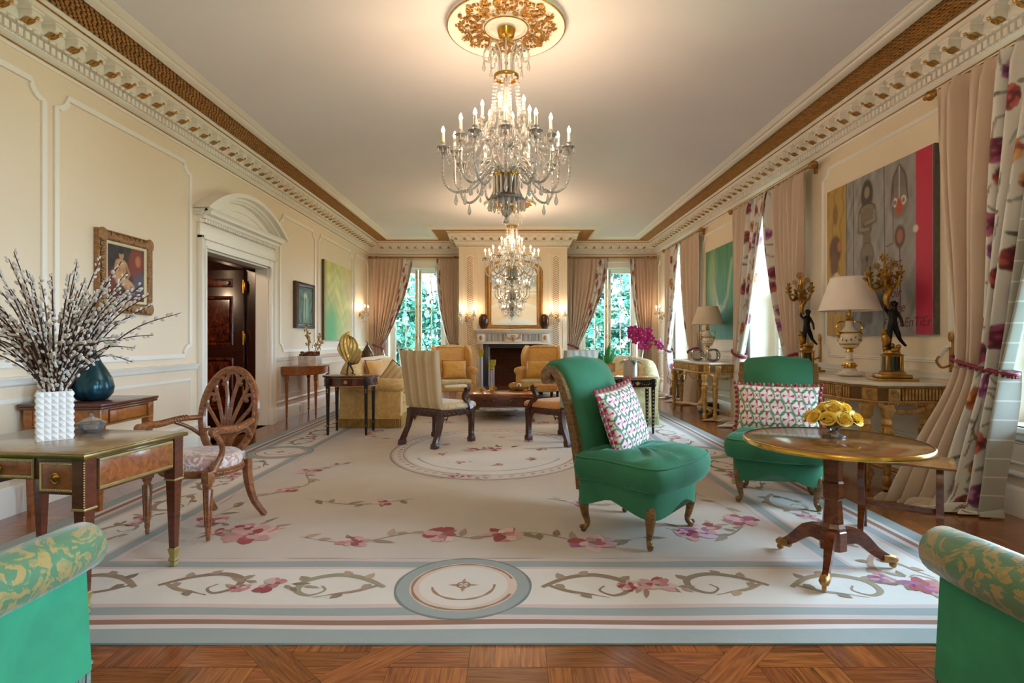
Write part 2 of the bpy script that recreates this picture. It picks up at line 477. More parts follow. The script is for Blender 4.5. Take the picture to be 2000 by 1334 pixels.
# cornice: plain run, dentils, scrolled modillions with gilt leaves, gilt lines, woven band
b = MB(); z = CH
b.sweep(ROOM, [(0, z+2.0), (.012, z+2.0), (.02, z+2.03), (.035, z+2.04), (.04, z+2.06), (.05, z+2.065), (.05, z+2.125), (.08, z+2.13), (.1, z+2.15), (.11, z+2.155),
               (.11, z+2.235), (.215, z+2.235), (.222, z+2.24), (.222, z+2.272), (.235, z+2.285), (.25, z+2.30), (.268, z+2.325), (.268, z+2.34), (0, z+2.34)], closed=True)
struct(b.build('trim_1', M_trim, ang=50))
b = MB()
for u, zz in ((.022, 2.026), (.052, 2.128), (.232, 2.278)):
    b.sweep(ROOM, [(u-.004, z+zz-.004), (u+.004, z+zz-.004), (u+.004, z+zz+.005), (u-.004, z+zz+.005)], closed=True)
struct(b.build('trim_2', M_gilt))
def runs(pitch, u):
    n = len(ROOM); sg = [(-1, -1)]
    for i in range(n):
        p, q = Vector(ROOM[i]), Vector(ROOM[(i+1) % n]); d = (q-p).normalized(); nm = Vector((-d.y, d.x)); L = (q-p).length
        prev = (Vector(ROOM[i])-Vector(ROOM[i-1])).normalized(); nxt = (Vector(ROOM[(i+2) % n])-q).normalized()
        a0 = u if prev.cross(d) > 0 else -u*.6; a1 = u if d.cross(nxt) > 0 else -u*.6
        Lr = L-a0-a1; k = max(1, round(Lr/pitch))
        if p.y < 0 and q.y < 0: continue
        for j in range(k):
            yield p+d*(a0+(j+.5)*Lr/k), d, nm
b = MB(); g = MB(); eg = MB()
for P, d, nm in runs(.053, .08):
    if P.y < 2: continue
    M = Matrix(((d.x, nm.x, 0, P.x), (d.y, nm.y, 0, P.y), (0, 0, 1, 0), (0, 0, 0, 1)))
    a = b.mark(); b.box(-.0165, .0165, .045, .082, z+2.072, z+2.122); b.xf(M, a)
for P, d, nm in runs(.065, .12):
    if P.y < 2: continue
    M = Matrix(((d.x, nm.x, 0, P.x), (d.y, nm.y, 0, P.y), (0, 0, 1, 0), (0, 0, 0, 1)))
    a = eg.mark(); eg.ell((0, .098, z+2.143), (.024, .02, .016), 8, 4); eg.xf(M, a)
struct(b.build('trim_3', M_trim, flat=True)); struct(eg.build('trim_4', M_trim))
b = MB()
for P, d, nm in runs(.195, .24):
    if P.y < 2: continue
    M = Matrix(((d.x, nm.x, 0, P.x), (d.y, nm.y, 0, P.y), (0, 0, 1, 0), (0, 0, 0, 1)))
    a = b.mark()
    b.box(-.052, .052, .1, .212, z+2.218, z+2.236)
    b.prism([(.1, z+2.155), (.125, z+2.158), (.15, z+2.175), (.17, z+2.172), (.185, z+2.168), (.203, z+2.178), (.207, z+2.2), (.2, z+2.22), (.1, z+2.22)], -.038, .038,
            Matrix(((0, 0, 1, 0), (1, 0, 0, 0), (0, 1, 0, 0), (0, 0, 0, 1))))
    b.tube([(-.044, .19, z+2.19), (.044, .19, z+2.19)], .019, 10)
    b.xf(M, a)
    a = g.mark()
    for k in (-1, 0, 1):
        g.ell((k*.02, .175-.02*abs(k), z+2.166-.004*abs(k)), (.011, .034, .008), 7, 4, RX(.5))
        g.ell((k*.024, .135, z+2.156), (.009, .028, .008), 6, 4, RX(.25))
    g.ell((0, .206, z+2.176), (.016, .012, .012), 7, 4)
    g.xf(M, a)
struct(b.build('trim_5', M_trim, ang=50)); struct(g.build('trim_6', M_gilt))
# woven gilt band on the ceiling
a = N('woven_gilt_band'); mp = a.coords((1, 1, 1)); bk = a.n('ShaderNodeTexBrick'); a.l(mp, 0, bk, 'Vector')
bk.offset = .5; bk.inputs['Color1'].default_value = (*hexc('#bd8844'), 1); bk.inputs['Color2'].default_value = (*hexc('#a06c30'), 1)
bk.inputs['Mortar'].default_value = (*hexc('#4a2f12'), 1); bk.inputs['Scale'].default_value = 1; bk.inputs['Mortar Size'].default_value = .007
bk.inputs['Mortar Smooth'].default_value = .4; bk.inputs['Brick Width'].default_value = .052; bk.inputs['Row Height'].default_value = .03
a.l(bk, 'Color', a.b, 'Base Color'); a.set(Roughness=.6, Metallic=.1); a.bump(bk, 'Fac', -.4, .006)
b = MB(); b.sweep(ROOM, [(.26, z+2.31), (.54, z+2.31), (.54, z+2.335), (.26, z+2.335)], closed=True); struct(b.build('trim_7', mat('woven_ground', '#4b3013', .7, 0, .2, 20), flat=True))
b = MB(); P_ = [Vector(p) for p in ROOM]
for i in range(8):
    p, q = P_[i], P_[(i+1) % 8]; d = (q-p).normalized(); nm = Vector((-d.y, d.x)); Ls = (q-p).length; pv = (p-P_[i-1]).normalized(); nx = (P_[(i+2) % 8]-q).normalized()
    if p.y < 0 and q.y < 0: continue
    for r_ in range(9):
        u = .282+r_*.0295; a0 = u if pv.cross(d) > 0 else -u; a1 = u if d.cross(nx) > 0 else -u; k = int((Ls-a0-a1)/.05)
        for j in range(k):
            c = p+d*(a0+(j+.5+(.5 if r_ % 2 else 0))*(Ls-a0-a1)/(k+.5))+nm*u
            if c.y > 2.2: b.ell((c.x, c.y, z+2.309), (.031, .0135, .010), 6, 4, RZ(math.atan2(d.y, d.x)+.42))
struct(b.build('trim_32', mat('woven_gilt', '#b07c38', .5, .15, .3, 25), ang=180))
b = MB(); b.sweep(ROOM, [(.53, z+2.335), (.53, z+2.29), (.545, z+2.285), (.57, z+2.282), (.60, z+2.29), (.61, z+2.305), (.625, z+2.3), (.64, z+2.305), (.65, z+2.318), (.67, z+2.32), (.685, z+2.335)], closed=True)
struct(b.build('trim_8', M_trim, ang=50))

# base board, base cap, chair rail on each free run of wall
def rails(path, nm):
    b = MB(); b.sweep(path, [(0, 0), (.022, 0), (.022, .17), (.014, .19), (.008, .2), (0, .2)])
    b.sweep(path, [(0, .26), (.01, .262), (.02, .275), (.02, .285), (.012, .30), (0, .305)]); struct(b.build(nm[0], M_trim, ang=50))
    if nm[1]:
        b = MB(); b.sweep(path, [(0, .875), (.012, .88), (.02, .895), (.02, .91), (.035, .925), (.038, .94), (0, .945)]); struct(b.build(nm[1], M_trim, ang=50))
rails([(-W, D0-.14), (-W, Y0)], ('baseboard_left', 'trim_9')); rails([(-W, YB), (-W, D1+.16)], ('baseboard_left_far', 'trim_10'))
rails([(W, Y0), (W, YB)], ('baseboard_right', None))
rr = [Y0] + [v for ab in RW for v in (ab[0]-.08, ab[1]+.08)] + [YB]
for i in range(0, len(rr), 2):
    b = MB(); b.sweep([(W, rr[i]), (W, rr[i+1])], [(0, .875), (.012, .88), (.02, .895), (.02, .91), (.035, .925), (.038, .94), (0, .945)])
    struct(b.build('trim_%d' % (11+i//2), M_trim, ang=50))
rails([(-BX, YF+.02), (-BX, YB), (-BWC+BWH+.08, YB)], ('baseboard_back', 'trim_16')); rails([(-BWC-BWH-.08, YB), (-W, YB)], ('baseboard_back_corner', 'trim_17'))
rails([(W, YB), (BWC+BWH+.08, YB)], ('baseboard_back_right', 'trim_18')); rails([(BWC-BWH-.08, YB), (BX, YB), (BX, YF+.02)], ('baseboard_back_middle', 'trim_19'))

# applied panel mouldings
def frame_path(a0, a1, z0, z1, notch=.11, n=5):
    pts = []
    if notch <= 0: return [(a0, z0), (a1, z0), (a1, z1), (a0, z1)]
    for cx, cz, t0, t1 in ((a1, z0, PI, PI/2), (a1, z1, 3*PI/2, PI), (a0, z1, 2*PI, 3*PI/2), (a0, z0, PI/2, 0)):
        for i in range(n+1):
            t = lerp(t0, t1, i/n); pts.append((cx+notch*cos(t), cz+notch*sin(t)))
    return pts
def wall_frame(b, side, a0, a1, z0, z1, notch=.11, wd=.042, d=.014, y=YB):
    pts = frame_path(a0, a1, z0, z1, notch)
    P3 = []
    for a, zz in pts:
        P3.append((-W, a, zz) if side == 'L' else (W, a, zz) if side == 'R' else (a, y, zz))
    up = (1, 0, 0) if side in 'LR' else (0, 1, 0)
    # a bead standing off the wall
    b.tube(P3, wd/2, closed=True, up=up, sec=[(-1, -.9), (1, -.9), (1, .2), (.6, .9), (.2, .4), (-.2, .9), (-.7, .6), (-1, 0)])
b = MB()
for a0, a1 in ((-2.3, -.5), (-.35, 1.55), (1.75, 4.03), (4.14, 5.86), (8.12, 9.55), (9.72, 11.75), (11.92, 13.05)):
    wall_frame(b, 'L', a0, a1, 1.03, 3.05); wall_frame(b, 'L', a0, a1, .38, .78, 0, .03)
struct(b.build('trim_20', M_trim, ang=50))
b = MB()
for a0, a1 in ((.4, 2.15), (4.33, 6.1), (8.27, 9.95), (12.1, 13.0)):
    wall_frame(b, 'R', a0, a1, 1.03, 3.05); wall_frame(b, 'R', a0, a1, .38, .78, 0, .03)
for a0, a1 in RW: wall_frame(b, 'R', a0+.05, a1-.05, .36, .5, 0, .02)
wall_frame(b, 'B', -1.1, -.77, 1.0, 3.08, 0, .02, y=YF); wall_frame(b, 'B', .77, 1.1, 1.0, 3.08, 0, .02, y=YF)
wall_frame(b, 'B', -1.13, -.74, .36, .86, 0, .02, y=YF); wall_frame(b, 'B', .74, 1.13, .36, .86, 0, .02, y=YF)
struct(b.build('trim_21', M_trim, ang=50))
# gilt lattice strips on the chimney breast
a = N('gilt_lattice'); mp = a.coords((14, 14, 14), (0, PI/4, 0)); bk = a.n('ShaderNodeTexBrick'); a.l(mp, 0, bk, 'Vector')
sx = a.n('ShaderNodeSeparateXYZ'); cb = a.n('ShaderNodeCombineXYZ'); a.l(mp, 0, sx, 0); a.l(sx, 0, cb, 0); a.l(sx, 2, cb, 1); a.l(cb, 0, bk, 'Vector')
bk.offset = .5; bk.inputs['Color1'].default_value = (*hexc('#c39045'), 1); bk.inputs['Color2'].default_value = (*hexc('#b8843c'), 1)
bk.inputs['Mortar'].default_value = (*hexc('#ead9b8'), 1); bk.inputs['Scale'].default_value = 1; bk.inputs['Mortar Size'].default_value = .07
bk.inputs['Brick Width'].default_value = .95; bk.inputs['Row Height'].default_value = .5
a.l(bk, 'Color', a.b, 'Base Color'); a.set(Roughness=.45, Metallic=.25); a.bump(bk, 'Fac', -.5, .02)
for s_, nmb in ((-1, 22), (1, 23)):
    b = MB()
    for k in range(42):
        for q in (-1, 1):
            c_ = b.mark(); b.box(-.044, .044, -.006, .0, -.0072, .0072, .002); b.xf(TR(s_*.935+q*.033, YF-.008, 1.08+k*.0465) @ RY(q*.62), c_)
    b.cur = 1; b.box(s_*.935-.078, s_*.935+.078, YF-.006, YF, 1.05, 3.03)
    struct(b.build('trim_%d' % nmb, [M_gilt, M_trim], ang=40))

# ---- windows
def right_window(k, a0, a1):
    r = MB()
    x = W+.33
    r.box(x, x+.09, a0, a0+.05, ZS, ZH); r.box(x, x+.09, a1-.05, a1, ZS, ZH); r.box(x, x+.09, a0, a1, ZH-.05, ZH); r.box(x, x+.09, a0, a1, ZS, ZS+.05)
    o = struct(r.build('window_%d' % k, M_white, flat=True))
    mid = (ZS+ZH)/2
    for nm, z0, z1, xx in (('lower_sash', ZS+.05, mid+.03, x+.01), ('upper_sash', mid-.03, ZH-.05, x+.05)):
        s_ = MB(); f = .05
        s_.box(xx, xx+.035, a0+.05, a0+.05+f, z0, z1, .004); s_.box(xx, xx+.035, a1-.05-f, a1-.05, z0, z1, .004)
        s_.box(xx, xx+.035, a0+.05+f, a1-.05-f, z1-f, z1, .004); s_.box(xx, xx+.035, a0+.05+f, a1-.05-f, z0, z0+f, .004)
        for i in (1, 2):
            zz = lerp(z0+f, z1-f, i/3); s_.box(xx+.005, xx+.03, a0+.1, a1-.1, zz-.01, zz+.01)
        for i in (1, 2, 3):
            yy = lerp(a0+.1, a1-.1, i/4); s_.box(xx+.004, xx+.031, yy-.01, yy+.01, z0+f, z1-f)
        so = s_.build(nm, M_white, o, flat=True)
        MB().add([(xx+.017, a0+.1, z0+f), (xx+.017, a1-.1, z0+f), (xx+.017, a1-.1, z1-f), (xx+.017, a0+.1, z1-f)], [(0, 1, 2, 3)]).build('pane', M_pane, so, flat=True)
    sl = MB(); sl.box(W-.06, x, a0-.04 if 0 else a0, a1, ZS-.03, ZS+.005, 0); sl.box(W-.07, W, a0-.1, a1+.1, ZS-.035, ZS+.005, .008)
    sl.box(W-.03, W, a0-.08, a1+.08, ZS-.09, ZS-.035, .008); sl.build('window_sill', M_white, o)
    c = MB()
    for p, q in ((a0-.09, a0), (a1, a1+.09)): c.box(W-.022, W, p, q, ZS+.005, ZH+.09, .006)
    c.box(W-.022, W, a0, a1, ZH, ZH+.09, .006); c.build('window_casing', M_white, o)
for k, (p, q) in enumerate(RW): right_window(k+1, p, q)
def back_window(k, cx):
    r = MB(); y = YB+.2; x0, x1, z0, z1 = cx-BWH, cx+BWH, .28, 3.03
    r.box(x0, x0+.05, y, y+.12, z0, z1); r.box(x1-.05, x1, y, y+.12, z0, z1); r.box(x0+.05, x1-.05, y, y+.12, z1-.13, z1); r.box(x0+.05, x1-.05, y, y+.12, z0, z0+.1)
    r.box(x0, x1, YB+.02, y, z0-.0, z0+.03)
    r.box(x0, x1, YB+.02, YB+.1, z1-.12, z1)
    o = struct(r.build('window_%d' % k, M_white, flat=True))
    for s_ in (-1, 1):
        c = MB(); xa, xb = (x0+.05, cx-.005) if s_ < 0 else (cx+.005, x1-.05); st = .075
        c.box(xa, xa+st, y+.02, y+.07, z0+.1, z1-.13, .006); c.box(xb-st, xb, y+.02, y+.07, z0+.1, z1-.13, .006)
        c.box(xa+st, xb-st, y+.02, y+.07, z1-.13-.1, z1-.13, .006); c.box(xa+st, xb-st, y+.02, y+.07, z0+.1, z0+.26, .006)
        za, zb = z0+.26, z1-.23; c.box((xa+xb)/2-.011, (xa+xb)/2+.011, y+.03, y+.06, za, zb)
        for i in range(1, 5): zz = lerp(za, zb, i/5); c.box(xa+st, xb-st, y+.03, y+.06, zz-.011, zz+.011)
        co = c.build('casement', M_white, o, ang=40)
        MB().add([(xa+st, y+.045, za), (xb-st, y+.045, za), (xb-st, y+.045, zb), (xa+st, y+.045, zb)], [(0, 1, 2, 3)]).build('pane', M_pane, co, flat=True)
        e = MB(); xx = cx+s_*.045; e.tube([(xx, y+.005, z0+.12), (xx, y+.005, z1-.16)], .008, 6)
        for zz in (.8, 1.25, 2.0, 2.7): e.box(xx-.014, xx+.014, y-.005, y+.02, zz-.03, zz+.03, .004)
        e.build('espagnolette', M_gold, o)
    c = MB()
    for p, q in ((x0-.08, x0), (x1, x1+.08)): c.box(p, q, YB-.02, YB, z0, z1+.08, .006)
    c.box(x0, x1, YB-.02, YB, z1, z1+.08, .006); c.box(x0-.1, x1+.1, YB-.05, YB, z0-.035, z0, .006); c.build('window_casing', M_white, o)
back_window(5, -BWC); back_window(6, BWC)

# ---- doorway on the left wall: casing, dentilled segmental pediment, mahogany leaf standing open
M_mah = wood('dark_mahogany', '#1e0905', '#3d160b', .25, (3, 3, 10), .4, 2.5)
a = N('flame_mahogany'); mp = a.coords((5, 5, 2.2)); nz = a.noise(mp, 2., 4, .6, 2.5); r = a.ramp(nz, 0, [(.35, hexc('#260c06')), (.55, hexc('#5a2310')), (.7, hexc('#7d3c1a'))])
a.l(r, 0, a.b, 'Base Color'); a.set(Roughness=.22); a.b.inputs['Coat Weight'].default_value = .4; M_flame = a.m
b = MB(); cw = .13
def cas(b, y0, y1, z0, z1, d): b.box(-W, -W+d, y0, y1, z0, z1, .006)
for (e0, e1, k) in ((D0-cw, D0, 0), (D1, D1+cw, 1)):
    cas(b, e0+.003, e1-.003, 0, DH+cw-.003, .03)
    cas(b, e0 if k == 0 else e1-.035, e0+.035 if k == 0 else e1, 0, DH+cw, .06); cas(b, e1-.03 if k == 0 else e0, e1 if k == 0 else e0+.03, 0, DH, .045)
    cas(b, e0-.012, e1+.012, 0, .24, .07)
cas(b, D0+.003, D1-.003, DH+.003, DH+cw-.003, .028); cas(b, D0-cw, D1+cw, DH+cw-.035, DH+cw, .06); cas(b, D0, D1, DH, DH+.03, .045)
for y0, y1 in ((D0, D0+.02), (D1-.02, D1)): b.box(-W-.17, -W, y0, y1, 0, DH)
b.box(-W-.17, -W, D0, D1, DH-.02, DH)
struct(b.build('trim_24', M_trim, ang=40))
b = MB(); zf = DH+cw; yc = (D0+D1)/2; hw = (D1-D0)/2+cw
b.box(-W, -W+.035, D0-cw, D1+cw, zf, zf+.14, .004)                    # frieze
b.sweep([(-W, yc+hw+.02), (-W, yc-hw-.02)], [(0, zf+.14), (.05, zf+.14), (.05, zf+.175), (.09, zf+.18), (.1, zf+.21), (.16, zf+.22), (.165, zf+.25), (.19, zf+.275), (0, zf+.275)])
for i in range(34):
    yy = yc-hw+.02+(i+.5)*(2*hw-.04)/34; b.box(-W, -W+.08, yy-.013, yy+.013, zf+.14, zf+.176)
hh = hw+.12; R = (hh*hh+.36**2)/(2*.36); cz = zf+.275+.36-R; t0 = math.asin(hh/R)
def arc(r, d0, d1, nn=20):
    lo = []; 
    for i in range(nn+1):
        t = lerp(-t0, t0, i/nn); lo.append((yc+r*sin(t), cz+r*cos(t)))
    return lo
def arcband(r0, r1, x0, x1):
    A, B_ = arc(r0, 0, 0), arc(r1, 0, 0); rg = []
    for (ya, za), (yb, zb) in zip(A, B_):
        za = max(za, zf+.27); rg.append([(x0, ya, za), (x1, ya, za), (x1, yb, zb), (x0, yb, zb)])
    b.loft(rg)
arcband(R-.05, R, -W, -W+.2); arcband(R-.085, R-.05, -W, -W+.13); arcband(R-.105, R-.085, -W, -W+.09)
arcband(R-.2, R-.185, -W, -W+.045); 
A = arc(R-.1, 0, 0); b.prism([(p[0], max(p[1], zf+.27)) for p in A]+[(yc-hh, zf+.27)][:0], 0, .03, Matrix(((0, 0, 1, -W), (1, 0, 0, 0), (0, 1, 0, 0), (0, 0, 0, 1))))
struct(b.build('trim_25', M_trim, ang=40))
# mahogany jamb beyond the reveal, leaf at right angles to the wall
b = MB(); xj = -W-.17
b.box(xj-.12, xj, D1-.03, D1+.06, 0, DH); b.box(xj-.12, xj, D0-.06, D0+.03, 0, DH); b.box(xj-.12, xj, D0+.03, D1-.03, DH-.04, DH+.05); struct(b.build('trim_26', M_mah, flat=True))
door = MB(); dl, dh, yl = 1.12, DH-.05, D1-.10
door.box(xj-.13-dl, xj-.13, yl, yl+.055, .01, dh, .004); dr = struct(door.build('door_1', M_mah))
for z0, z1 in ((.22, .95), (1.12, 1.8), (1.92, dh-.12)):
    p = MB(); xa, xb = xj-.13-dl+.14, xj-.13-.14
    rg = [[(xa, yl, z0), (xb, yl, z0), (xb, yl, z1), (xa, yl, z1)]]
    for ins, off in ((.012, -.012), (.03, -.012), (.045, 0.002), (.09, -.008)):
        rg.append([(xa+ins, yl+off, z0+ins), (xb-ins, yl+off, z0+ins), (xb-ins, yl+off, z1-ins), (xa+ins, yl+off, z1-ins)])
    p.loft(rg); p.build('door_panel', M_flame, dr, ang=30)
for zz in (.45, 1.22, 1.93):
    h = MB(); h.box(xj-.155, xj-.105, yl-.008, yl+.01, zz-.06, zz+.06, .002); h.tube([(xj-.13, yl-.014, zz-.085), (xj-.13, yl-.014, zz+.085)], .011, 8)
    for e in (-1, 1): h.ell((xj-.13, yl-.014, zz+e*.09), .012, 8, 5)
    h.build('hinge', M_gold, dr)
# the panelled lobby the door opens into
M_lob = wood('lobby_panelling', '#30120a', '#5c2a14', .35, (3, 3, 8), .2)
struct(MB().box(-6.6, -6.5, 3.5, 10, 0, 3.2).build('wall_lobby', M_lob, flat=True))
struct(MB().box(-6.6, xj, 3.4, 3.5, 0, 3.2).build('wall_lobby_near', M_lob, flat=True)); struct(MB().box(-6.6, xj, 9.9, 10, 0, 3.2).build('wall_lobby_far', M_lob, flat=True))
LL = bpy.data.lights.new('lobby_fill_light', 'POINT'); LL.energy = 60; LL.color = (1, .72, .45); LL.shadow_soft_size = .12; LO = bpy.data.objects.new('lobby_fill_light', LL); COL.objects.link(LO); LO.location = (-4.6, 5.2, 2.5)  # unseen point light without a fixture, added to brighten the open door leaf
struct(MB().box(-6.6, xj, 3.4, 10, 2.9, 3.0).build('ceiling_lobby', M_lob, flat=True)); struct(MB().box(-6.6, -W, 3.4, 10, -.05, 0).build('floor_lobby', M_mah, flat=True))
b = MB(); b.box(-6.5, -5.9, 9.3, 9.9, 2.1, 2.3); struct(b.build('trim_27', M_lob, flat=True))
# rear wall (seen only in the mirror): arched recess with a pedimented door head
b = MB(); pts = [(-1.7, 0), (1.7, 0), (1.7, 2.0)] + [(1.7*cos(t*PI/16), 2.0+.95*sin(t*PI/16)) for t in range(1, 16)] + [(-1.7, 2.0)]
b.tube([(x, Y0, zz) for x, zz in pts[2:]+[pts[0]]], .07, closed=False, up=(0, 1, 0), sec=[(-1, -.6), (1, -.6), (1, .6), (-1, .6)], cap=True)
b.tube([(1.7, Y0, 0), (1.7, Y0, 2.0)], .07, sec=[(-1, -.6), (1, -.6), (1, .6), (-1, .6)])
b.prism([(-1, 1.95), (0, 2.35), (1, 1.95)], 0, .12, Matrix(((1, 0, 0, 0), (0, 0, -1, Y0+.13), (0, 1, 0, 0), (0, 0, 0, 1)))); b.box(-1., 1., Y0, Y0+.12, 1.85, 1.95, .01)
for s_ in (-1, 1): b.box(s_*.86-.09, s_*.86+.09, Y0, Y0+.06, 0, 1.85, .01)
struct(b.build('trim_28', M_white, ang=40))
o = one(MB().box(-W+.02, -W+.03, 8.84, 8.92, .05, .15, .003).build('wall_outlet', M_white), 'white wall outlet low on the left wall behind the far half-round table', 'outlet')

# ---- ceiling roses
def rose(y, nm, r=.48):
    b = MB(); zc = ZC
    b.lathe([(r, zc), (r, zc-.03), (r-.012, zc-.04), (r-.03, zc-.03), (r-.04, zc-.014), (.18, zc-.012), (.17, zc-.03), (.15, zc-.035), (.14, zc-.02), (.07, zc-.025), (.05, zc-.05), (0.0, zc-.05)], 64, (-.05, y, 0), cap=False)
    o = struct(b.build(nm, M_trim, ang=35))
    g = MB(); rnd = random.Random(5)
    for k in range(520):
        aa = rnd.uniform(0, 2*PI); w8 = cos(aa*8); rr = rnd.uniform(.185, .30+.09*w8)*r/.48 if rnd.random() < .4 else (.30+.075*w8*rnd.choice((1, -1))+rnd.uniform(-.02, .025))*r/.48*1.04
        g.ell((-.05+rr*cos(aa), y+rr*sin(aa), zc-.02-rnd.random()*.012), (rnd.uniform(.009, .017), rnd.uniform(.004, .007), .005), 5, 3, RZ(rnd.uniform(0, PI)))
    g.tube([(-.05+(r-.006)*cos(t*PI/32), y+(r-.006)*sin(t*PI/32), zc-.034) for t in range(64)], .006, 6, closed=True)
    g.tube([(-.05+.162*cos(t*PI/24), y+.162*sin(t*PI/24), zc-.034) for t in range(48)], .005, 6, closed=True)
    for k in range(8):
        for q in range(34):
            tt = q/33; an = k*PI/4
            # a wreath-like cluster: ring arc plus radial sprig
            if q < 18: rr = .30+.075*cos(q/18*2*PI); aa = an+.27*sin(q/18*2*PI)
            elif q < 27: rr = .17+.028*(q-18); aa = an+rnd.uniform(-.07, .07)
            else: rr = .33+rnd.uniform(-.03, .06); aa = an+PI/8+rnd.uniform(-.07, .07)
            rr *= r/.48*1.02
            g.ell((-.05+rr*cos(aa), y+rr*sin(aa), zc-.022), (rnd.uniform(.012, .021), rnd.uniform(.007, .011), .009), 6, 4, RZ(rnd.uniform(0, PI)))
    g.build('gilt_wreath', M_gilt, o)
rose(4.09, 'trim_29', .44); rose(9.5, 'trim_30', .44); rose(-1.32, 'trim_31', .44)

# ---- outside
def leafm(name, cols, tr=.25):
    if name in MATS: return MATS[name]
    a = N(name); mp = a.coords(); nz = a.noise(mp, 3.5, 3, .6); r = a.ramp(nz, 0, [(.3, C3(cols[0])), (.5, C3(cols[1])), (.72, C3(cols[2]))])
    a.l(r, 0, a.b, 'Base Color'); a.set(Roughness=.6)
    a.b.inputs['Transmission Weight'].default_value = 0
    MATS[name] = a.m; return a.m
M_l1 = leafm('garden_leaves', ('#0d2a24', '#1e4f44', '#437d66')); M_l2 = leafm('garden_leaves_bright', ('#18443a', '#357060', '#6fa57e'))
M_bark = mat('bark', '#5a4636', .9, 0, .3, 12, .4, 30)
def shrub(nm, x, y, h, w, m, label, seed, n=2600, grp=None):
    r = random.Random(seed); t = thing(nm, label, 'tree', (x, y, -.4), 0, grp)
    tb = MB(); 
    for k in range(4):
        a_ = k*1.7; tb.tube([(0, 0, 0), (.15*cos(a_), .15*sin(a_), h*.4), (w*.3*cos(a_), w*.3*sin(a_), h*.8)], [.06, .04, .015], 6)
    tb.build('trunk', M_bark, t)
    b = MB(); L = np.zeros((n, 4, 3))
    vs = []; fs = []
    cl = [(r.gauss(0, w*.33), r.gauss(0, w*.25), r.uniform(.12, .98)*h, r.uniform(.25, .5)) for _ in range(int(14+w*10))]
    for i in range(n):
        c = r.choice(cl); d = Vector((r.gauss(0, 1), r.gauss(0, 1), r.gauss(0, 1))).normalized()*c[3]*r.uniform(.5, 1)
        p = Vector((c[0], c[1], c[2]))+d; s_ = r.uniform(.05, .11)
        M = Matrix.Rotation(r.uniform(0, 6.28), 3, Vector((r.gauss(0, 1), r.gauss(0, 1), r.gauss(0, 1))).normalized())
        o = len(vs)
        for q in ((-.5, 0, 0), (0, -.45, .1), (.5, 0, 0), (0, .45, .1)): vs.append(p + M @ (Vector(q)*s_*2))
        fs.append((o, o+1, o+2, o+3))
    b.add(vs, fs); b.build('foliage', m, t, flat=True)
spots = [(-4.6, 17.5, 3.6, 1.6, 0), (-3.2, 16.4, 2.6, 1.3, 1), (-2.3, 18.2, 4.2, 1.5, 0), (-1.4, 16.7, 3.0, 1.2, 1), (1.2, 17.2, 3.4, 1.4, 0), (2.2, 16.3, 2.4, 1.3, 1), (2.9, 18.4, 4.3, 1.6, 0), (3.9, 16.8, 3.1, 1.3, 1)]
wh = ['outermost left, dark', 'low bright', 'tall dark', 'bright', 'dark', 'low bright', 'tall dark', 'bright, outermost right']
for i, (x, y, h, w, k) in enumerate(spots):
    side = 'left' if x < 0 else 'right'; 
    lab = ('%s bush in the garden outside the %s fireplace-wall window' % (['dark green', 'low bright green', 'tall dark green', 'bright green'][i % 4], side))
    shrub('garden_shrub', x, y, h+.4, w, M_l2 if k else M_l1, lab, 20+i, 3000)
struct(MB().box(-40, 40, -30, 60, -.75, -.4).build('ground_outside', mat('lawn', '#5f7f58', .9, 0, .2, 2), flat=True))
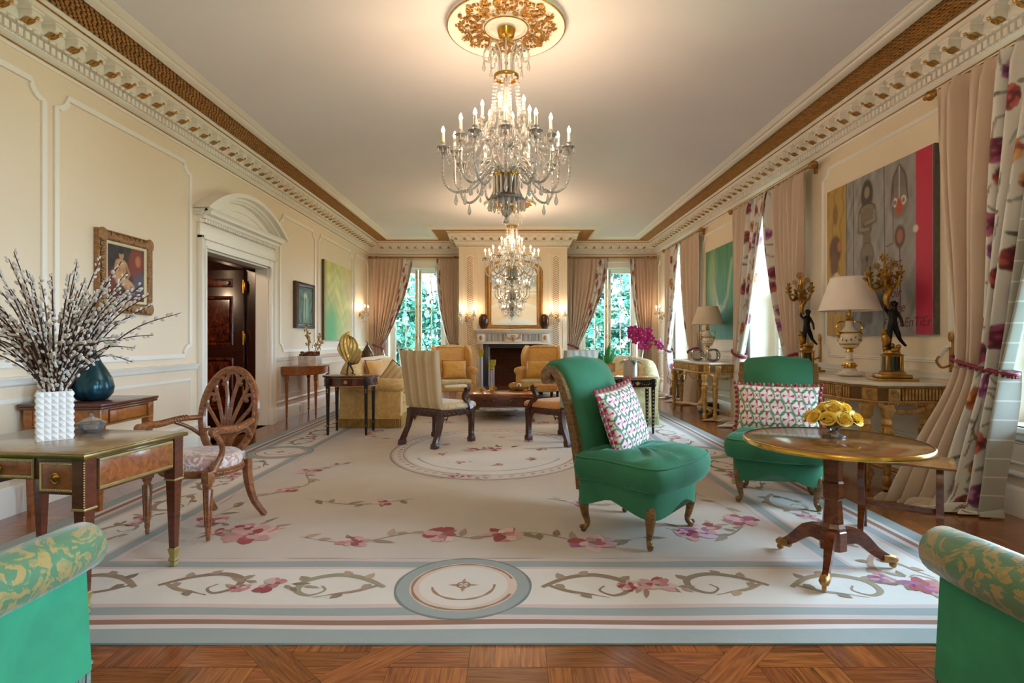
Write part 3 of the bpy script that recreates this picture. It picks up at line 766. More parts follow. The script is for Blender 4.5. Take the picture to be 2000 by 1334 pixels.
# ================================================================== RUG
RT = .012
RCX, RCY, RHW, RHL = -.24, 6.0, 2.73, 3.83
def make_rug():
    b = MB(); cnt = [0]; rnd = random.Random(11)
    def dec(poly, col, lay, var=.06, jit=True):
        cnt[0] += 1; k = 1 + rnd.uniform(-var, var); c = C3(col); z0 = RT-.004 + lay*.0005 + (cnt[0] % 9)*.00005*(1 if jit else 0)
        b.col = tuple(q*k for q in c)
        s_ = sum(poly[i-1][0]*poly[i][1]-poly[i][0]*poly[i-1][1] for i in range(len(poly)))
        if s_ < 0: poly = poly[::-1]
        b.add([(RCX+p[0], RCY+p[1], z0) for p in poly], [tuple(range(len(poly)))])
    def quadring(i0, i1, col, lay):
        a, c, a2, c2 = RHW-i0, RHL-i0, RHW-i1, RHL-i1
        z0 = RT-.004+lay*.0005
        # subdivided so the tone can wander a little
        for (p, q, r_, t) in (((-a, -c), (a, -c), (a2, -c2), (-a2, -c2)), ((a, -c), (a, c), (a2, c2), (a2, -c2)), ((a, c), (-a, c), (-a2, c2), (a2, c2)), ((-a, c), (-a, -c), (-a2, -c2), (-a2, c2))):
            n = 30; base = C3(col); vs = []; fs = []; b.col = base
            for i in range(n+1):
                u = i/n; w1 = (.006*sin(u*23+i0*9)) if i0 > .05 else .0; w2 = .006*sin(u*23+i1*9)
                A = (lerp(p[0], q[0], u), lerp(p[1], q[1], u)); B_ = (lerp(t[0], r_[0], u), lerp(t[1], r_[1], u))
                nx, ny = (B_[0]-A[0]), (B_[1]-A[1]); L = math.hypot(nx, ny); nx /= L; ny /= L
                if i in (0, n): w1 = w2 = 0
                vs.append((RCX+A[0]+nx*w1, RCY+A[1]+ny*w1, z0)); vs.append((RCX+B_[0]+nx*w2, RCY+B_[1]+ny*w2, z0))
            for i in range(n): fs.append((2*i, 2*i+2, 2*i+3, 2*i+1))
            b.add(vs, fs)
    b.col = C3('#8d9794'); b.box(RCX-RHW, RCX+RHW, RCY-RHL, RCY+RHL, 0.0005, RT-.0045)
    G, WH, BR, PK, CR, FD = '#9ba19f', '#d6cbc6', '#95705f', '#ceb9b4', '#dcd3cb', '#c6b6a8'
    quadring(0, .107, G, 0); quadring(.107, .141, WH, 0); quadring(.141, .181, BR, 0); quadring(.181, .22, PK, 0)
    quadring(.22, .288, G, 0); quadring(.288, .321, PK, 0); quadring(.321, .70, CR, 0); quadring(.70, .725, PK, 0); quadring(.725, .80, G, 0); quadring(.8, .84, PK, 0)
    # the field: a gridded sheet with a drifting tone
    n = 46; x1, y1 = RHW-.84, RHL-.84; vs = []; o = b.mark()
    for j in range(n+1):
        for i in range(n+1):
            x, y = lerp(-x1, x1, i/n), lerp(-y1, y1, j/n); t = .5+.5*sin(x*2.1+y*.9+sin(y*2.3)); vs.append((RCX+x, RCY+y, RT-.004))
    b.add(vs, [(j*(n+1)+i, j*(n+1)+i+1, (j+1)*(n+1)+i+1, (j+1)*(n+1)+i) for j in range(n) for i in range(n)])
    for q in range(len(vs)):
        x, y = vs[q][0]-RCX, vs[q][1]-RCY; t = .5+.5*sin(x*2.1+y*.9+sin(y*2.3)); e = smooth(max(abs(x)/x1, abs(y)/y1)*2-1)
        c = [lerp(p1, p2, e*.7) for p1, p2 in zip(C3('#c9b7a3'), C3('#c3bab6'))]; b.c[o+q] = tuple(k*(.97+.06*t) for k in c)
    def ell(cx, cy, rx, ry, col, lay, ang=0, n=14, var=.08, wob=0):
        p = []
        for i in range(n):
            t = 2*PI*i/n; r_ = 1+wob*sin(3*t+cx*9); x, y = rx*cos(t)*r_, ry*sin(t)*r_
            p.append((cx+x*cos(ang)-y*sin(ang), cy+x*sin(ang)+y*cos(ang)))
        dec(p, col, lay, var)
    def leaf(cx, cy, L, wd, ang, col, lay=3):
        p = [(0, 0), (L*.3, wd), (L*.65, wd*.8), (L, 0), (L*.65, -wd*.7), (L*.3, -wd)]
        dec([(cx+x*cos(ang)-y*sin(ang), cy+x*sin(ang)+y*cos(ang)) for x, y in p], col, lay, .12)
    def ring(cx, cy, rx, ry, wd, col, lay, a0=0, a1=2*PI, n=56):
        b.col = C3(col); z0 = RT-.004+lay*.0005; vs = []; fs = []
        for i in range(n+1):
            t = lerp(a0, a1, i/n); w_ = wd*(1+.25*sin(t*9))/2
            vs += [(RCX+cx+(rx-w_)*cos(t), RCY+cy+(ry-w_)*sin(t), z0), (RCX+cx+(rx+w_)*cos(t), RCY+cy+(ry+w_)*sin(t), z0)]
        for i in range(n): fs.append((2*i, 2*i+1, 2*i+3, 2*i+2))
        b.add(vs, fs)
    def ribbon(pts, w0, w1, col, lay=2):
        P = catmull([(p[0], p[1], 0) for p in pts], 7); m = len(P); b.col = tuple(q*rnd.uniform(.9, 1.1) for q in C3(col)); vs = []; cnt[0] += 1
        z0 = RT-.004+lay*.0005+(cnt[0] % 9)*.00005
        for i in range(m):
            d = (P[min(i+1, m-1)]-P[max(i-1, 0)]).normalized(); u = i/(m-1); w_ = lerp(w0, w1, u)*(.35+.65*sin(PI*min(1, u*1.15+.08)))/2
            vs += [(RCX+P[i].x+d.y*w_, RCY+P[i].y-d.x*w_, z0), (RCX+P[i].x-d.y*w_, RCY+P[i].y+d.x*w_, z0)]
        b.add(vs, [(2*i, 2*i+1, 2*i+3, 2*i+2)[::-1] for i in range(m-1)])
    TN = ['#a08a74', '#93826f', '#b39a82', '#8b7a66', '#a3917e']; RD = ['#a95c5e', '#bf8482', '#d0a8a4', '#9c4e52', '#c79a96', '#d6b8b2']; PU = ['#8d3a5c', '#a8648a', '#c9a3b5']
    def flower(cx, cy, r_, pal, lay=4):
        for k in range(9):
            t = rnd.uniform(0, 6.3); ell(cx+r_*.62*cos(t), cy+r_*.62*sin(t), r_*.5, r_*.34, rnd.choice(pal[1:]), lay, t, 10, .1, .12)
        for k in range(5):
            t = k*1.3+rnd.random(); ell(cx+r_*.3*cos(t), cy+r_*.3*sin(t), r_*.36, r_*.24, rnd.choice(pal), lay+1, t, 10, .12, .1)
        ell(cx, cy, r_*.16, r_*.13, '#7d8066', lay+2)
    def spray(x, y, s_, ang, pal, nf=2):
        for k in range(int(9*s_/.25)):
            t = ang+rnd.uniform(-1.1, 1.1)+(PI if k % 2 else 0); d = rnd.uniform(.15, .9)*s_
            leaf(x+d*cos(t)*.8, y+d*sin(t)*.5, s_*rnd.uniform(.25, .45), s_*.06, t+rnd.uniform(-.8, .8), rnd.choice(TN), 3)
        for k in range(nf):
            t = ang+rnd.uniform(-.4, .4)+k*PI; d = 0 if k == 0 else s_*.55
            flower(x+d*cos(t), y+d*sin(t), s_*rnd.uniform(.26, .36)*(1 if k == 0 else .7), pal)
    def scroll(x, y, s_, ang, fl=1, col=None):
        """one C-scroll with a curled head and leaves; fl mirrors it"""
        def T(p): u, v = p[0]*s_, p[1]*s_*fl; return (x+u*cos(ang)-v*sin(ang), y+u*sin(ang)+v*cos(ang))
        c = col or rnd.choice(TN)
        ribbon([T(p) for p in ((0, 0), (.35, .28), (.75, .38), (1.1, .2), (1.12, -.1), (.92, -.24), (.76, -.1), (.84, .04))], .05*s_/.4, .03, c)
        ribbon([T(p) for p in ((.1, .05), (.35, -.12), (.6, -.2), (.85, -.3))], .035*s_/.4, .015, rnd.choice(TN))
        for u, v, a_ in ((.3, .25, 1.9), (.55, .36, .9), (.2, .1, -1.1), (.5, -.17, -.9), (1.1, .2, .8)):
            p = T((u, v)); leaf(p[0], p[1], .2*s_, .035*s_/.5, ang+a_*fl, rnd.choice(TN))
    bi = .51                                                            # middle of the floral border
    def side(cx, cy, dx, dy, L, pal):
        ang = math.atan2(dy, dx); ox, oy = -dy, dx
        for sg in (1, -1):
            a2 = ang if sg > 0 else ang+PI; ux, uy = dx*sg, dy*sg
            def at_(d, o=0): return (cx+ux*d+ox*o, cy+uy*d+oy*o)
            d = .36
            while d < L-.45:
                seg = min(1.15, L-.3-d)
                p = at_(d+.02, -.02); scroll(p[0], p[1], .36, a2, sg)
                if seg > .6:
                    p = at_(d+.58, .0); spray(p[0], p[1], .24, ang, pal, 2); p = at_(d+1.12, 0); scroll(p[0], p[1], .34, a2+PI, -sg)
                d += 1.2
        # cartouche
        ell(cx+ox*.0, cy+oy*.0, .33, .33, G, 1, n=48, var=0); ring(cx, cy, .325, .325, .012, '#7c8380', 2)
        ell(cx, cy, .26, .26, '#d6bfb2', 2, n=40, var=0); ell(cx, cy, .215, .215, '#d9d0c8', 3, n=40, var=0); ring(cx, cy, .245, .245, .014, '#9b7d68', 3, .3, 5.9)
        ring(cx, cy, .15, .15, .014, '#a08068', 4, PI*1.05, PI*1.95+.2); ring(cx, cy, .03, .03, .01, '#8f7560', 5)
        for k in range(4): leaf(cx, cy, .075, .012, k*PI/2, '#a88a74', 4)
    side(0, -RHL+bi+.0, 1, 0, RHW-.4, RD); side(0, RHL-bi, 1, 0, RHW-.4, RD)
    side(-RHW+bi, -.15, 0, 1, RHL-.4, RD); side(RHW-bi, -.15, 0, 1, RHL-.4, PU+RD)
    for sx in (-1, 1):
        for sy in (-1, 1): spray(sx*(RHW-bi), sy*(RHL-bi), .3, PI/4*sx*sy, RD if sx < 0 else PU+RD[:2], 2)
    # garlands in the field
    def garland(pts, pal, fw=.13):
        ribbon(pts, .018, .014, '#98866f'); P = catmull([(p[0], p[1], 0) for p in pts], 7)
        for i in range(2, len(P)-1, 2):
            a_ = rnd.uniform(0, 6.3); leaf(P[i].x, P[i].y, rnd.uniform(.08, .16), .026, a_, rnd.choice(TN))
            if i % 10 == 4: flower(P[i].x, P[i].y, fw*rnd.uniform(.6, 1), pal)
    fy = -RHL+1.02
    for sy in (1, -1):
        for sx in (1, -1):
            garland([(sx*.0, sy*(fy+.12)), (sx*.35, sy*(fy+.22)), (sx*.7, sy*(fy+.05)), (sx*1.05, sy*(fy+.15))], RD if sx < 0 else PU+RD)
            garland([(sx*1.2, sy*(fy+.3)), (sx*1.5, sy*(fy+.15)), (sx*1.75, sy*(fy+.45)), (sx*1.72, sy*(fy+.9))], RD if sx < 0 else PU+RD, .16)
            spray(sx*1.45, sy*(fy+.3), .3, .4, RD if sx < 0 else PU+RD, 2)
            garland([(sx*1.7, sy*(fy+1.0)), (sx*1.45, sy*(fy+1.35)), (sx*1.6, sy*(fy+1.8)), (sx*1.3, sy*(fy+2.2))], RD, .12)
            garland([(sx*.5, sy*(fy+.95)), (sx*.9, sy*(fy+.8)), (sx*1.3, sy*(fy+.95))], RD, .1)
    # central oval
    ell(0, 0, 1.06, 1.32, '#c9b4a8', 1, n=72, var=0); ell(0, 0, 1.02, 1.27, '#d4c6bb', 2, n=72, var=0); ring(0, 0, 1.05, 1.31, .02, '#a08672', 2, n=90)
    for k in range(60): t = k*2*PI/60; leaf(.98*cos(t), 1.23*sin(t), .07, .018, t+PI/2+.5, '#b29a86', 3)
    ring(0, 0, .92, 1.16, .014, '#a78e7c', 3, n=80); ell(0, 0, .89, 1.12, '#dcd2c8', 3, n=64, var=0); ring(0, 0, .80, 1.0, .02, '#a9a9a0', 4, 3.6, 5.8)
    for k in range(9):
        t = k*2*PI/9; spray(.55*cos(t), .75*sin(t), .17, t+PI/2, RD, 1)
    spray(0, 0, .4, .5, RD, 2); spray(-.15, -1.2, .25, 0, RD, 2)
    a = N('aubusson_weave'); at_ = a.n('ShaderNodeAttribute', attribute_name='Col'); mp = a.coords((1, 1, 1)); nz = a.noise(mp, 2.2, 4, .6)
    mp2 = a.coords((60, 900, 1)); n2 = a.noise(mp2, 1, 2); mr = a.n('ShaderNodeMapRange'); mr.inputs[3].default_value = .9; mr.inputs[4].default_value = 1.1; a.l(nz, 0, mr, 0)
    mx = a.n('ShaderNodeVectorMath', operation='MULTIPLY'); a.l(at_, 'Color', mx, 0); a.l(mr, 0, mx, 1); a.l(mx, 0, a.b, 'Base Color'); a.set(Roughness=.85); a.b.inputs['Specular IOR Level'].default_value = .25
    n3 = a.noise(mp, 3.0, 3, .5, .5); bp = a.bump(n3, 0, .35, .03); b2 = a.n('ShaderNodeBump'); b2.inputs['Strength'].default_value = .15; b2.inputs['Distance'].default_value = .002
    a.l(n2, 0, b2, 'Height'); a.l(bp, 0, b2, 'Normal'); a.l(b2, 0, a.b, 'Normal')
    o = b.build('rug', a.m, flat=True); one(o, 'large cream aubusson rug with grey and brown border bands and rose sprays on the parquet', 'rug')
make_rug()

# ================================================================== shared cloths and metals
M_walnut = wood('walnut_carved', '#5c2f16', '#a06234', .35, (6, 6, 14), .3, 3)
M_darkw = wood('dark_carved_wood', '#2e130b', '#5a2c18', .35, (6, 6, 14), .3, 3)
M_desk = wood('desk_mahogany', '#3d160b', '#6b3018', .28, (4, 4, 12), .4, 3)
M_veneer = wood('desk_veneer', '#6e3517', '#a25f30', .25, (4, 9, 9), .4, 2)
M_top = wood('leather_top', '#7d6242', '#9d8058', .22, (3, 3, 3), .4, 2)
M_yew = wood('yew_veneer', '#7a4014', '#b66c2c', .28, (5, 5, 10), .4, 2.5)
M_ebony = mat('ebonised_wood', '#17110f', .3, 0, .2, 8)
M_silk = damask('pink_silk_damask', '#b98f86', '#e2cfc6', 14, .35, .5, .05, .3)
M_cream = damask('gold_damask', '#d2a860', '#ddba78', 9, .5, .5, .06, .3)
M_ycush = damask('gold_silk', '#cf963c', '#dba74c', 5, .45, .5, .2, .3)
M_ceramic = mat('white_ceramic', '#ece9e6', .25, 0, .02, 5)
M_bronze = mat('blue_bronze', '#1d4350', .25, .55, .5, 6, .05, 30)
M_glass = glassm('clear_glass', (1, 1, 1), .01); M_thin = panem('thin_cut_glass', (.95, .97, .98), 1.6, .09); M_soil = mat('moss', '#4f4626', .9, 0, .4, 30, .5, 80)

def sofa_arm_path(): pass
def taper_leg(b, x, y, z0, z1, r0, r1, square=True, M=None):
    b.loft([[(x+sx*r, y+sy*r, z) for sx, sy in ((-1, -1), (1, -1), (1, 1), (-1, 1))] for z, r in ((z0, r0), (z1, r1))])

# ---------------- writing desk
def make_desk():
    t = thing('writing_desk', 'brass-bound writing desk with leather top holding the white studded vase', 'desk', (-2.218, 2.71, RT), math.radians(-8))
    hw, hd, h = .435, .295, .70
    b = MB(); b.box(-hw-.012, hw+.012, -hd-.012, hd+.012, h-.024, h-.003, .003); b.build('tabletop_edge', M_gold_dull, t)
    bx('tabletop', M_top, t, -hw, hw, -hd, hd, h-.01, h, .002)
    b = MB(); b.box(-hw+.02, hw-.02, -hd+.02, hd-.02, h-.125, h-.024, .002); b.box(-hw+.03, -hw+.26, -hd+.016, hd-.03, h-.185, h-.12, .004); b.box(hw-.26, hw-.03, -hd+.016, hd-.03, h-.185, h-.12, .004)
    b.box(hw-.06, hw-.016, -hd+.05, hd-.05, h-.185, h-.024, .002); b.box(-hw+.016, -hw+.06, -hd+.05, hd-.05, h-.185, h-.024, .002)
    b.build('frieze', M_desk, t)
    def framed(name, M, w_, hh, knob):
        p = MB(); p.box(-w_/2, w_/2, -.006, 0, -hh/2, hh/2, .002); p.xf(M); po = p.build(name, M_veneer, t)
        g = MB(); W_, H_ = w_/2, hh/2
        g.tube([(-W_, -.004, -H_), (W_, -.004, -H_), (W_, -.004, H_), (-W_, -.004, H_)], .0075, closed=True, up=(0, 1, 0), sec=[(-1, -.5), (1, -.5), (1, .4), (.3, .9), (-.3, .9), (-1, .4)])
        nb = int(w_/.009)
        for i in range(nb):
            for s_ in (-1, 1): g.ell((-W_+(i+.5)*w_/nb, -.011, s_*(H_-.003)), .0032, 5, 3)
        g.xf(M); g.build('brass_bead_frame', M_beadgold, po)
        if knob:
            k = MB(); k.lathe([(.017, 0), (.017, .004), (.010, .008), (.006, .014), (.0, .016)], 12, M=TR(0, -.006, 0) @ RX(PI/2)); k.tube([(.019*cos(a_*PI/8), -.012, -.006+.021*sin(a_*PI/8)) for a_ in range(16)], .003, 6, closed=True)
            k.xf(M); k.build('ring_handle', M_gold, po)
    yf = -hd+.016
    framed('drawer', TR(hw-.145, yf, h-.105), .16, .12, 1); framed('drawer', TR(-hw+.145, yf, h-.105), .16, .12, 1); framed('drawer', TR(0, yf, h-.075), .34, .075, 1)
    framed('side_panel', TR(hw-.014, 0, h-.105) @ RZ(PI/2), .43, .125, 0); framed('side_panel', TR(-hw+.014, 0, h-.105) @ RZ(-PI/2), .43, .125, 0)
    for sx in (-1, 1):
        for sy in (-1, 1):
            x, y = sx*(hw-.035), sy*(hd-.035); b = MB()
            b.loft([[(x+px*r, y+py*r, z) for px, py in ((-1, -1), (1, -1), (1, 1), (-1, 1))] for z, r in ((.05, .014), (h-.25, .026), (h-.249, .03), (h-.024, .03))])
            lo = b.build('leg', M_desk, t); g = MB()
            g.box(x-.034, x+.034, y-.034, y+.034, h-.25, h-.238, .004)
            g.loft([[(x+px*r, y+py*r, z) for px, py in ((-1, -1), (1, -1), (1, 1), (-1, 1))] for z, r in ((0, .016), (.02, .012), (.03, .02), (.05, .014), (.09, .021), (.095, .016))])
            for z in [i*.0105+.1 for i in range(int((h-.36)/.0105))] + [i*.0105+h-.23 for i in range(19)]:
                r = lerp(.014, .026, min(1, (z-.05)/(h-.3))) if z < h-.25 else .03
                g.ell((x+sx*r*.98, y+sy*r*.98, z), .0045, 5, 3)
            g.build('brass_mounts', M_beadgold, lo)
M_gold_dull = mat('aged_brass', '#8f7440', .3, .9, .15, 12); M_beadgold = mat('bead_brass', '#b09a62', .4, .7, .1, 12)
make_desk()

# ---------------- vase of pussy willow
vx, vy, vz = -2.262, 2.73, RT+.70
b = MB(); hs, hv = .068, .235
b.loft([[(sx*r, sy*r, z) for sx, sy in ((-1, -1), (1, -1), (1, 1), (-1, 1))] for r, z in ((hs, 0), (hs, hv), (hs-.007, hv), (hs-.007, .03))], cap=False)
b.add([(-hs, -hs, 0), (hs, -hs, 0), (hs, hs, 0), (-hs, hs, 0)], [(3, 2, 1, 0)]); q = hs-.007; b.add([(-q, -q, .03), (q, -q, .03), (q, q, .03), (-q, q, .03)], [(0, 1, 2, 3)])
for f in range(4):
    for i in range(5):
        for j in range(8):
            M = RZ(f*PI/2); w_ = 2*hs/5; x0, z0 = -hs+i*w_, j*hv/8; zz = hv/8; g_ = .001
            a_ = b.mark(); b.add([(x0+g_, -hs, z0+g_), (x0+w_-g_, -hs, z0+g_), (x0+w_-g_, -hs, z0+zz-g_), (x0+g_, -hs, z0+zz-g_), (x0+w_*.5, -hs-.008, z0+zz*.5)], [(0, 1, 4), (1, 2, 4), (2, 3, 4), (3, 0, 4)]); b.xf(M, a_)
one(b.build('vase', M_ceramic, flat=True), 'square white vase of raised pyramid studs on the writing desk', 'vase', (vx, vy, vz), math.radians(40))
M_twig = mat('willow_bark', '#3f2218', .7, 0, .3, 20); M_catkin = mat('willow_catkins', '#cfc6bb', .95, 0, .12, 40, .4, 300); M_catkin.node_tree.nodes['Principled BSDF'].inputs['Sheen Weight'].default_value = .6
rnd = random.Random(4)
for i in range(88):
    if i < 5:
        tip = [(.50, -.06, .70), (.43, .0, .76), (.40, -.1, .86), (.58, .06, .62), (-.44, 0, .74)][i]
    else:
        a_ = rnd.uniform(-1, 1); tip = (a_*.40+rnd.uniform(-.05, .05), rnd.uniform(-.26, .26), rnd.uniform(.42, .98)*(1-.25*abs(a_))-(.0))
    p0 = Vector((rnd.uniform(-.035, .035), rnd.uniform(-.035, .035), .06)); p1 = Vector((tip[0]*.16, tip[1]*.16, .29)); p2 = Vector((tip[0]*.6, tip[1]*.6, .22+tip[2]*.5)); p3 = Vector(tip)
    P = catmull([p0, p1, p2, p3], 6); b = MB(); b.tube(P, [.0044, .004, .0033, .0018], 5)
    so = b.build('willow_branch', M_twig); c = MB(); L = len(P)
    k = .24
    while k < 1.0:
        f = k*(L-1); i0 = min(int(f), L-2); p = P[i0].lerp(P[i0+1], f-i0); d = (P[i0+1]-P[i0]).normalized()
        for q in range(1):
            an = rnd.uniform(0, 6.3); side = d.cross(Vector((cos(an), sin(an), .2))).normalized(); ax = (d*.9+side*.45).normalized(); s_ = rnd.uniform(.8, 1.15)*(1 if k < .9 else .75)
            c.ell(p+side*.0065+ax*.006, (.0072*s_, .0072*s_, .0122*s_), 7, 5, align(ax))
        k += rnd.uniform(.026, .045)*.7/max(.5, tip[2])
    c.build('catkins', M_catkin, so)
    reach = 'long pussy willow branch leaning sideways out of the white vase past the glass dish' if i in (0, 1, 2, 3) else 'branch of grey pussy willow catkins standing in the studded white vase'
    one(so, reach, 'branch', (vx, vy, vz), None, 'pussy willow leaning right' if i in (0, 1, 2, 3) else 'pussy willow branches in the white vase')
# glass bonbon dish
dish = thing('glass_dish', 'small lidded cut glass dish on the desk beside the white vase', 'dish', (-2.205, 2.89, RT+.70))
b = MB(); b.lathe([(.03, 0), (.032, .004), (.05, .02), (.06, .045), (.062, .05), (.058, .05), (.047, .022), (.028, .008), (0, .006)], 20); b.build('bowl', M_thin, dish, ang=30)
b = MB(); b.lathe([(.064, .051), (.066, .054), (.05, .062), (.03, .074), (.014, .08), (.008, .086), (.012, .094), (.006, .1), (0, .101)], 20)
for s_ in (-1, 1): b.box(s_*.064-.014, s_*.064+.014, -.012, .012, .05, .055, .003)
b.build('lid', M_thin, dish, ang=30)

# ---------------- carved armchair with pierced oval back
def carved_chair():
    t = thing('carved_armchair', 'carved walnut open armchair with pierced fan back and pink silk seat behind the desk', 'chair', (-1.97, 3.5, RT), -.26)
    b = MB(); ring = []
    n = 28
    for i in range(n):
        a_ = 2*PI*i/n; x = .245*cos(a_)*(1-.04*sin(a_)); y = .235*sin(a_) if sin(a_) > 0 else .215*sin(a_)
        y2 = -.225 if (cos(a_) > -.3 and cos(a_) < .3 and sin(a_) < 0) else y; ring.append((x, y))
    # seat
    s_ = MB(); rg = []
    for z, k in ((.40, .965), (.43, 1.), (.455, .985), (.475, .9), (.487, .65), (.49, .3)):
        rg.append([Vector((x*k, y*k, z)) for x, y in ring])
    s_.loft(rg); s_.build('seat_cushion', M_silk, t, ang=60)
    b.loft([[Vector((x*k, y*k, z)) for x, y in ring] for z, k in ((.355, .96), (.36, 1.0), (.395, 1.02), (.402, .99))])
    for i in range(72):
        a_ = 2*PI*i/72; r = 1.02; x, y = .245*cos(a_)*(1-.04*sin(a_))*r, (.235 if sin(a_) > 0 else .215)*sin(a_)*r
        b.ell((x, y, .378), (.014, .006, .007), 6, 4, RZ(a_+PI/2) @ RY(.5 if i % 2 else -.5))
    b.build('seat_rail', M_walnut, t)
    for sx in (-1, 1):
        l = MB(); x, y = sx*.225, -.185
        l.lathe([(.009, 0), (.013, .02), (.011, .03), (.016, .05), (.014, .06), (.017, .08), (.024, .30), (.017, .31), (.026, .33), (.026, .345)], 12, (x, y, 0))
        l.box(x-.026, x+.026, y-.026, y+.026, .34, .41, .004)
        for k in range(8): l.tube([(x+cos(k*PI/4)*.017, y+sin(k*PI/4)*.017, .085), (x+cos(k*PI/4)*.025, y+sin(k*PI/4)*.025, .3)], .003, 5)
        l.lathe([(0.016, 0), (.012, .003), (.006, .006), (0, .007)], 10, M=TR(x, y-.026, .375) @ RX(PI/2))
        l.build('leg', M_walnut, t)
        l = MB(); P = catmull([(sx*.165, .205, .40), (sx*.17, .21, .26), (sx*.185, .245, .12), (sx*.205, .325, 0)], 6)
        l.tube(P, [.022, .02, .016, .014], sec=[(-1, -1), (1, -1), (1, 1), (-1, 1)], up=(0, 1, 0)); l.build('leg', M_walnut, t)
    # back: oval ring leaning back
    MBk = TR(0, .225, .70) @ RX(-.17)
    def bk(p): return MBk @ Vector(p)
    r = MB(); P = [bk((.215*sin(a_*PI/24), 0, .29*cos(a_*PI/24))) for a_ in range(48)]
    r.tube(P, .021, closed=True, up=MBk.to_3x3() @ Vector((0, 1, 0)), sec=[(-1, -.55), (-.5, -.8), (.5, -.8), (1, -.55), (1, .5), (.5, .8), (-.5, .8), (-1, .5)])
    for a_ in range(48):
        p = bk((.215*sin(a_*PI/24), -.016, .29*cos(a_*PI/24))); r.ell(p, (.007, .007, .017), 6, 4, RX(-.17) @ RY(a_*PI/24+PI/2+(.35 if a_ % 2 else -.35)))
    r.tube([(sx_, .205, .40) for sx_ in (-.06, .06)], .01, 6) if 0 else None
    for sx in (-1, 1): r.tube(catmull([(sx*.13, .21, .36), (sx*.12, .215, .44), bk((sx*.1, 0, -.26))], 5), .018, 8)
    r.build('back_frame', M_walnut, t)
    f = MB(); base = (0, 0, -.25)
    def strand(pts, rad=.0085):
        f.tube([bk((x, 0, z)) for x, z, _ in catmull([(p[0], p[1], 0) for p in pts], 7)] if 0 else [bk((v.x, 0, v.y)) for v in catmull([(p[0], p[1], 0) for p in pts], 7)], rad, sec=[(-1, -1), (1, -1), (1.1, 0), (1, 1), (-1, 1), (-1.1, 0)])
    for s_ in (-1, 1):
        strand([(s_*.008, -.28), (s_*.012, -.1), (s_*.02, .08), (s_*.045, .2), (s_*.03, .255), (0, .268)])
        strand([(s_*.016, -.28), (s_*.03, -.1), (s_*.08, .05), (s_*.125, .16), (s_*.115, .22), (s_*.085, .235), (s_*.06, .21), (s_*.066, .19)])
        strand([(s_*.022, -.28), (s_*.045, -.13), (s_*.11, -.04), (s_*.175, .04), (s_*.18, .1), (s_*.15, .12), (s_*.125, .1), (s_*.13, .08)])
        strand([(s_*.03, -.28), (s_*.06, -.17), (s_*.12, -.12), (s_*.175, -.13), (s_*.185, -.17), (s_*.165, -.185)])
        for x, z in ((.066, .19), (.13, .08), (.165, -.185)): f.ell(bk((s_*x, 0, z)), .015, 8, 6)
    strand([(0, -.28), (0, -.16)], .02); f.ell(bk((0, 0, -.17)), (.03, .012, .06), 8, 6)
    f.build('pierced_splat', M_walnut, t, ang=50)
    for s_ in (-1, 1):
        a_ = MB(); P = catmull([bk((s_*.205, 0, -.04)), (s_*.27, .1, .66), (s_*.30, -.03, .645), (s_*.285, -.15, .65), (s_*.275, -.185, .645)], 8)
        a_.tube(P, [.016, .018, .022, .022, .02], 10)
        for i in range(6, len(P)-2, 1):
            d = (P[min(i+1, len(P)-1)]-P[i-1]).normalized(); a_.tube([P[i]+Vector((c_*.021, 0, s2*.021)) for c_, s2 in ((-1, 0), (-.7, .7), (0, 1), (.7, .7), (1, 0))], .0045, 5)
        a_.lathe([(.026, -.016), (.03, -.01), (.03, .01), (.026, .016)], 12, M=TR(s_*.275, -.195, .642) @ RY(PI/2))
        a_.tube(catmull([(s_*.275, -.19, .64), (s_*.27, -.13, .56), (s_*.25, -.11, .49), (s_*.235, -.16, .40)], 7), [.018, .016, .018, .024], 8)
        a_.tube(catmull([bk((s_*.2, 0, -.16)), (s_*.235, .14, .60), (s_*.27, .06, .645)], 6), .012, 8)
        a_.build('armrest', M_walnut, t, ang=50)
carved_chair()

# ---------------- folding card table by the left wall, bronze figure on it
t = thing('card_table', 'yew veneered folding card table with a drawer against the left wall', 'table', (-3.115, 4.1, 0))
b = MB(); b.box(-.29, .29, -.31, .31, .735, .755, .004); b.box(-.285, .285, -.305, .305, .715, .733, .004); b.build('tabletop', M_desk, t)
b = MB(); b.box(-.26, .26, -.28, .28, .60, .714, .003); ap = b.build('frieze', M_yew, t)
b = MB(); b.box(.258, .268, -.2, .2, .615, .70, .002); b.build('drawer', M_yew, t); b = MB(); b.tube([(.269, -.2, .615), (.269, .2, .615), (.269, .2, .70), (.269, -.2, .70)], .004, 4, closed=True); b.tube([(.262, -.28, .598), (.262, .28, .598)], .004, 6); b.tube([(-.26, -.282, .598), (.262, -.282, .598)], .004, 6); b.build('brass_stringing', M_gold_dull, t)
b = MB(); b.box(-.18, .18, -.288, -.278, .615, .70, .002); b.build('front_panel', M_yew, t)
for sx in (-1, 1):
    for sy in (-1, 1):
        b = MB(); taper_leg(b, sx*.235, sy*.255, 0, .60, .016, .028); b.box(sx*.235-.03, sx*.235+.03, sy*.255-.03, sy*.255+.03, .6, .714, .002); b.build('leg', M_yew, t)
t = thing('bronze_figure', 'dark blue bronze pear-shaped figure with curling stem on the card table', 'sculpture', (-3.13, 4.04, .755)).scale = (.93, .93, .93)
t = bpy.data.objects['bronze_figure']
b = MB(); b.lathe([(.05, 0), (.10, .005), (.135, .05), (.145, .10), (.13, .17), (.095, .24), (.06, .30), (.035, .36), (.02, .41), (.013, .45)], 28, (.04, .03, 0)); b.ell((.085, -.04, .10), (.085, .075, .1), 18, 12)
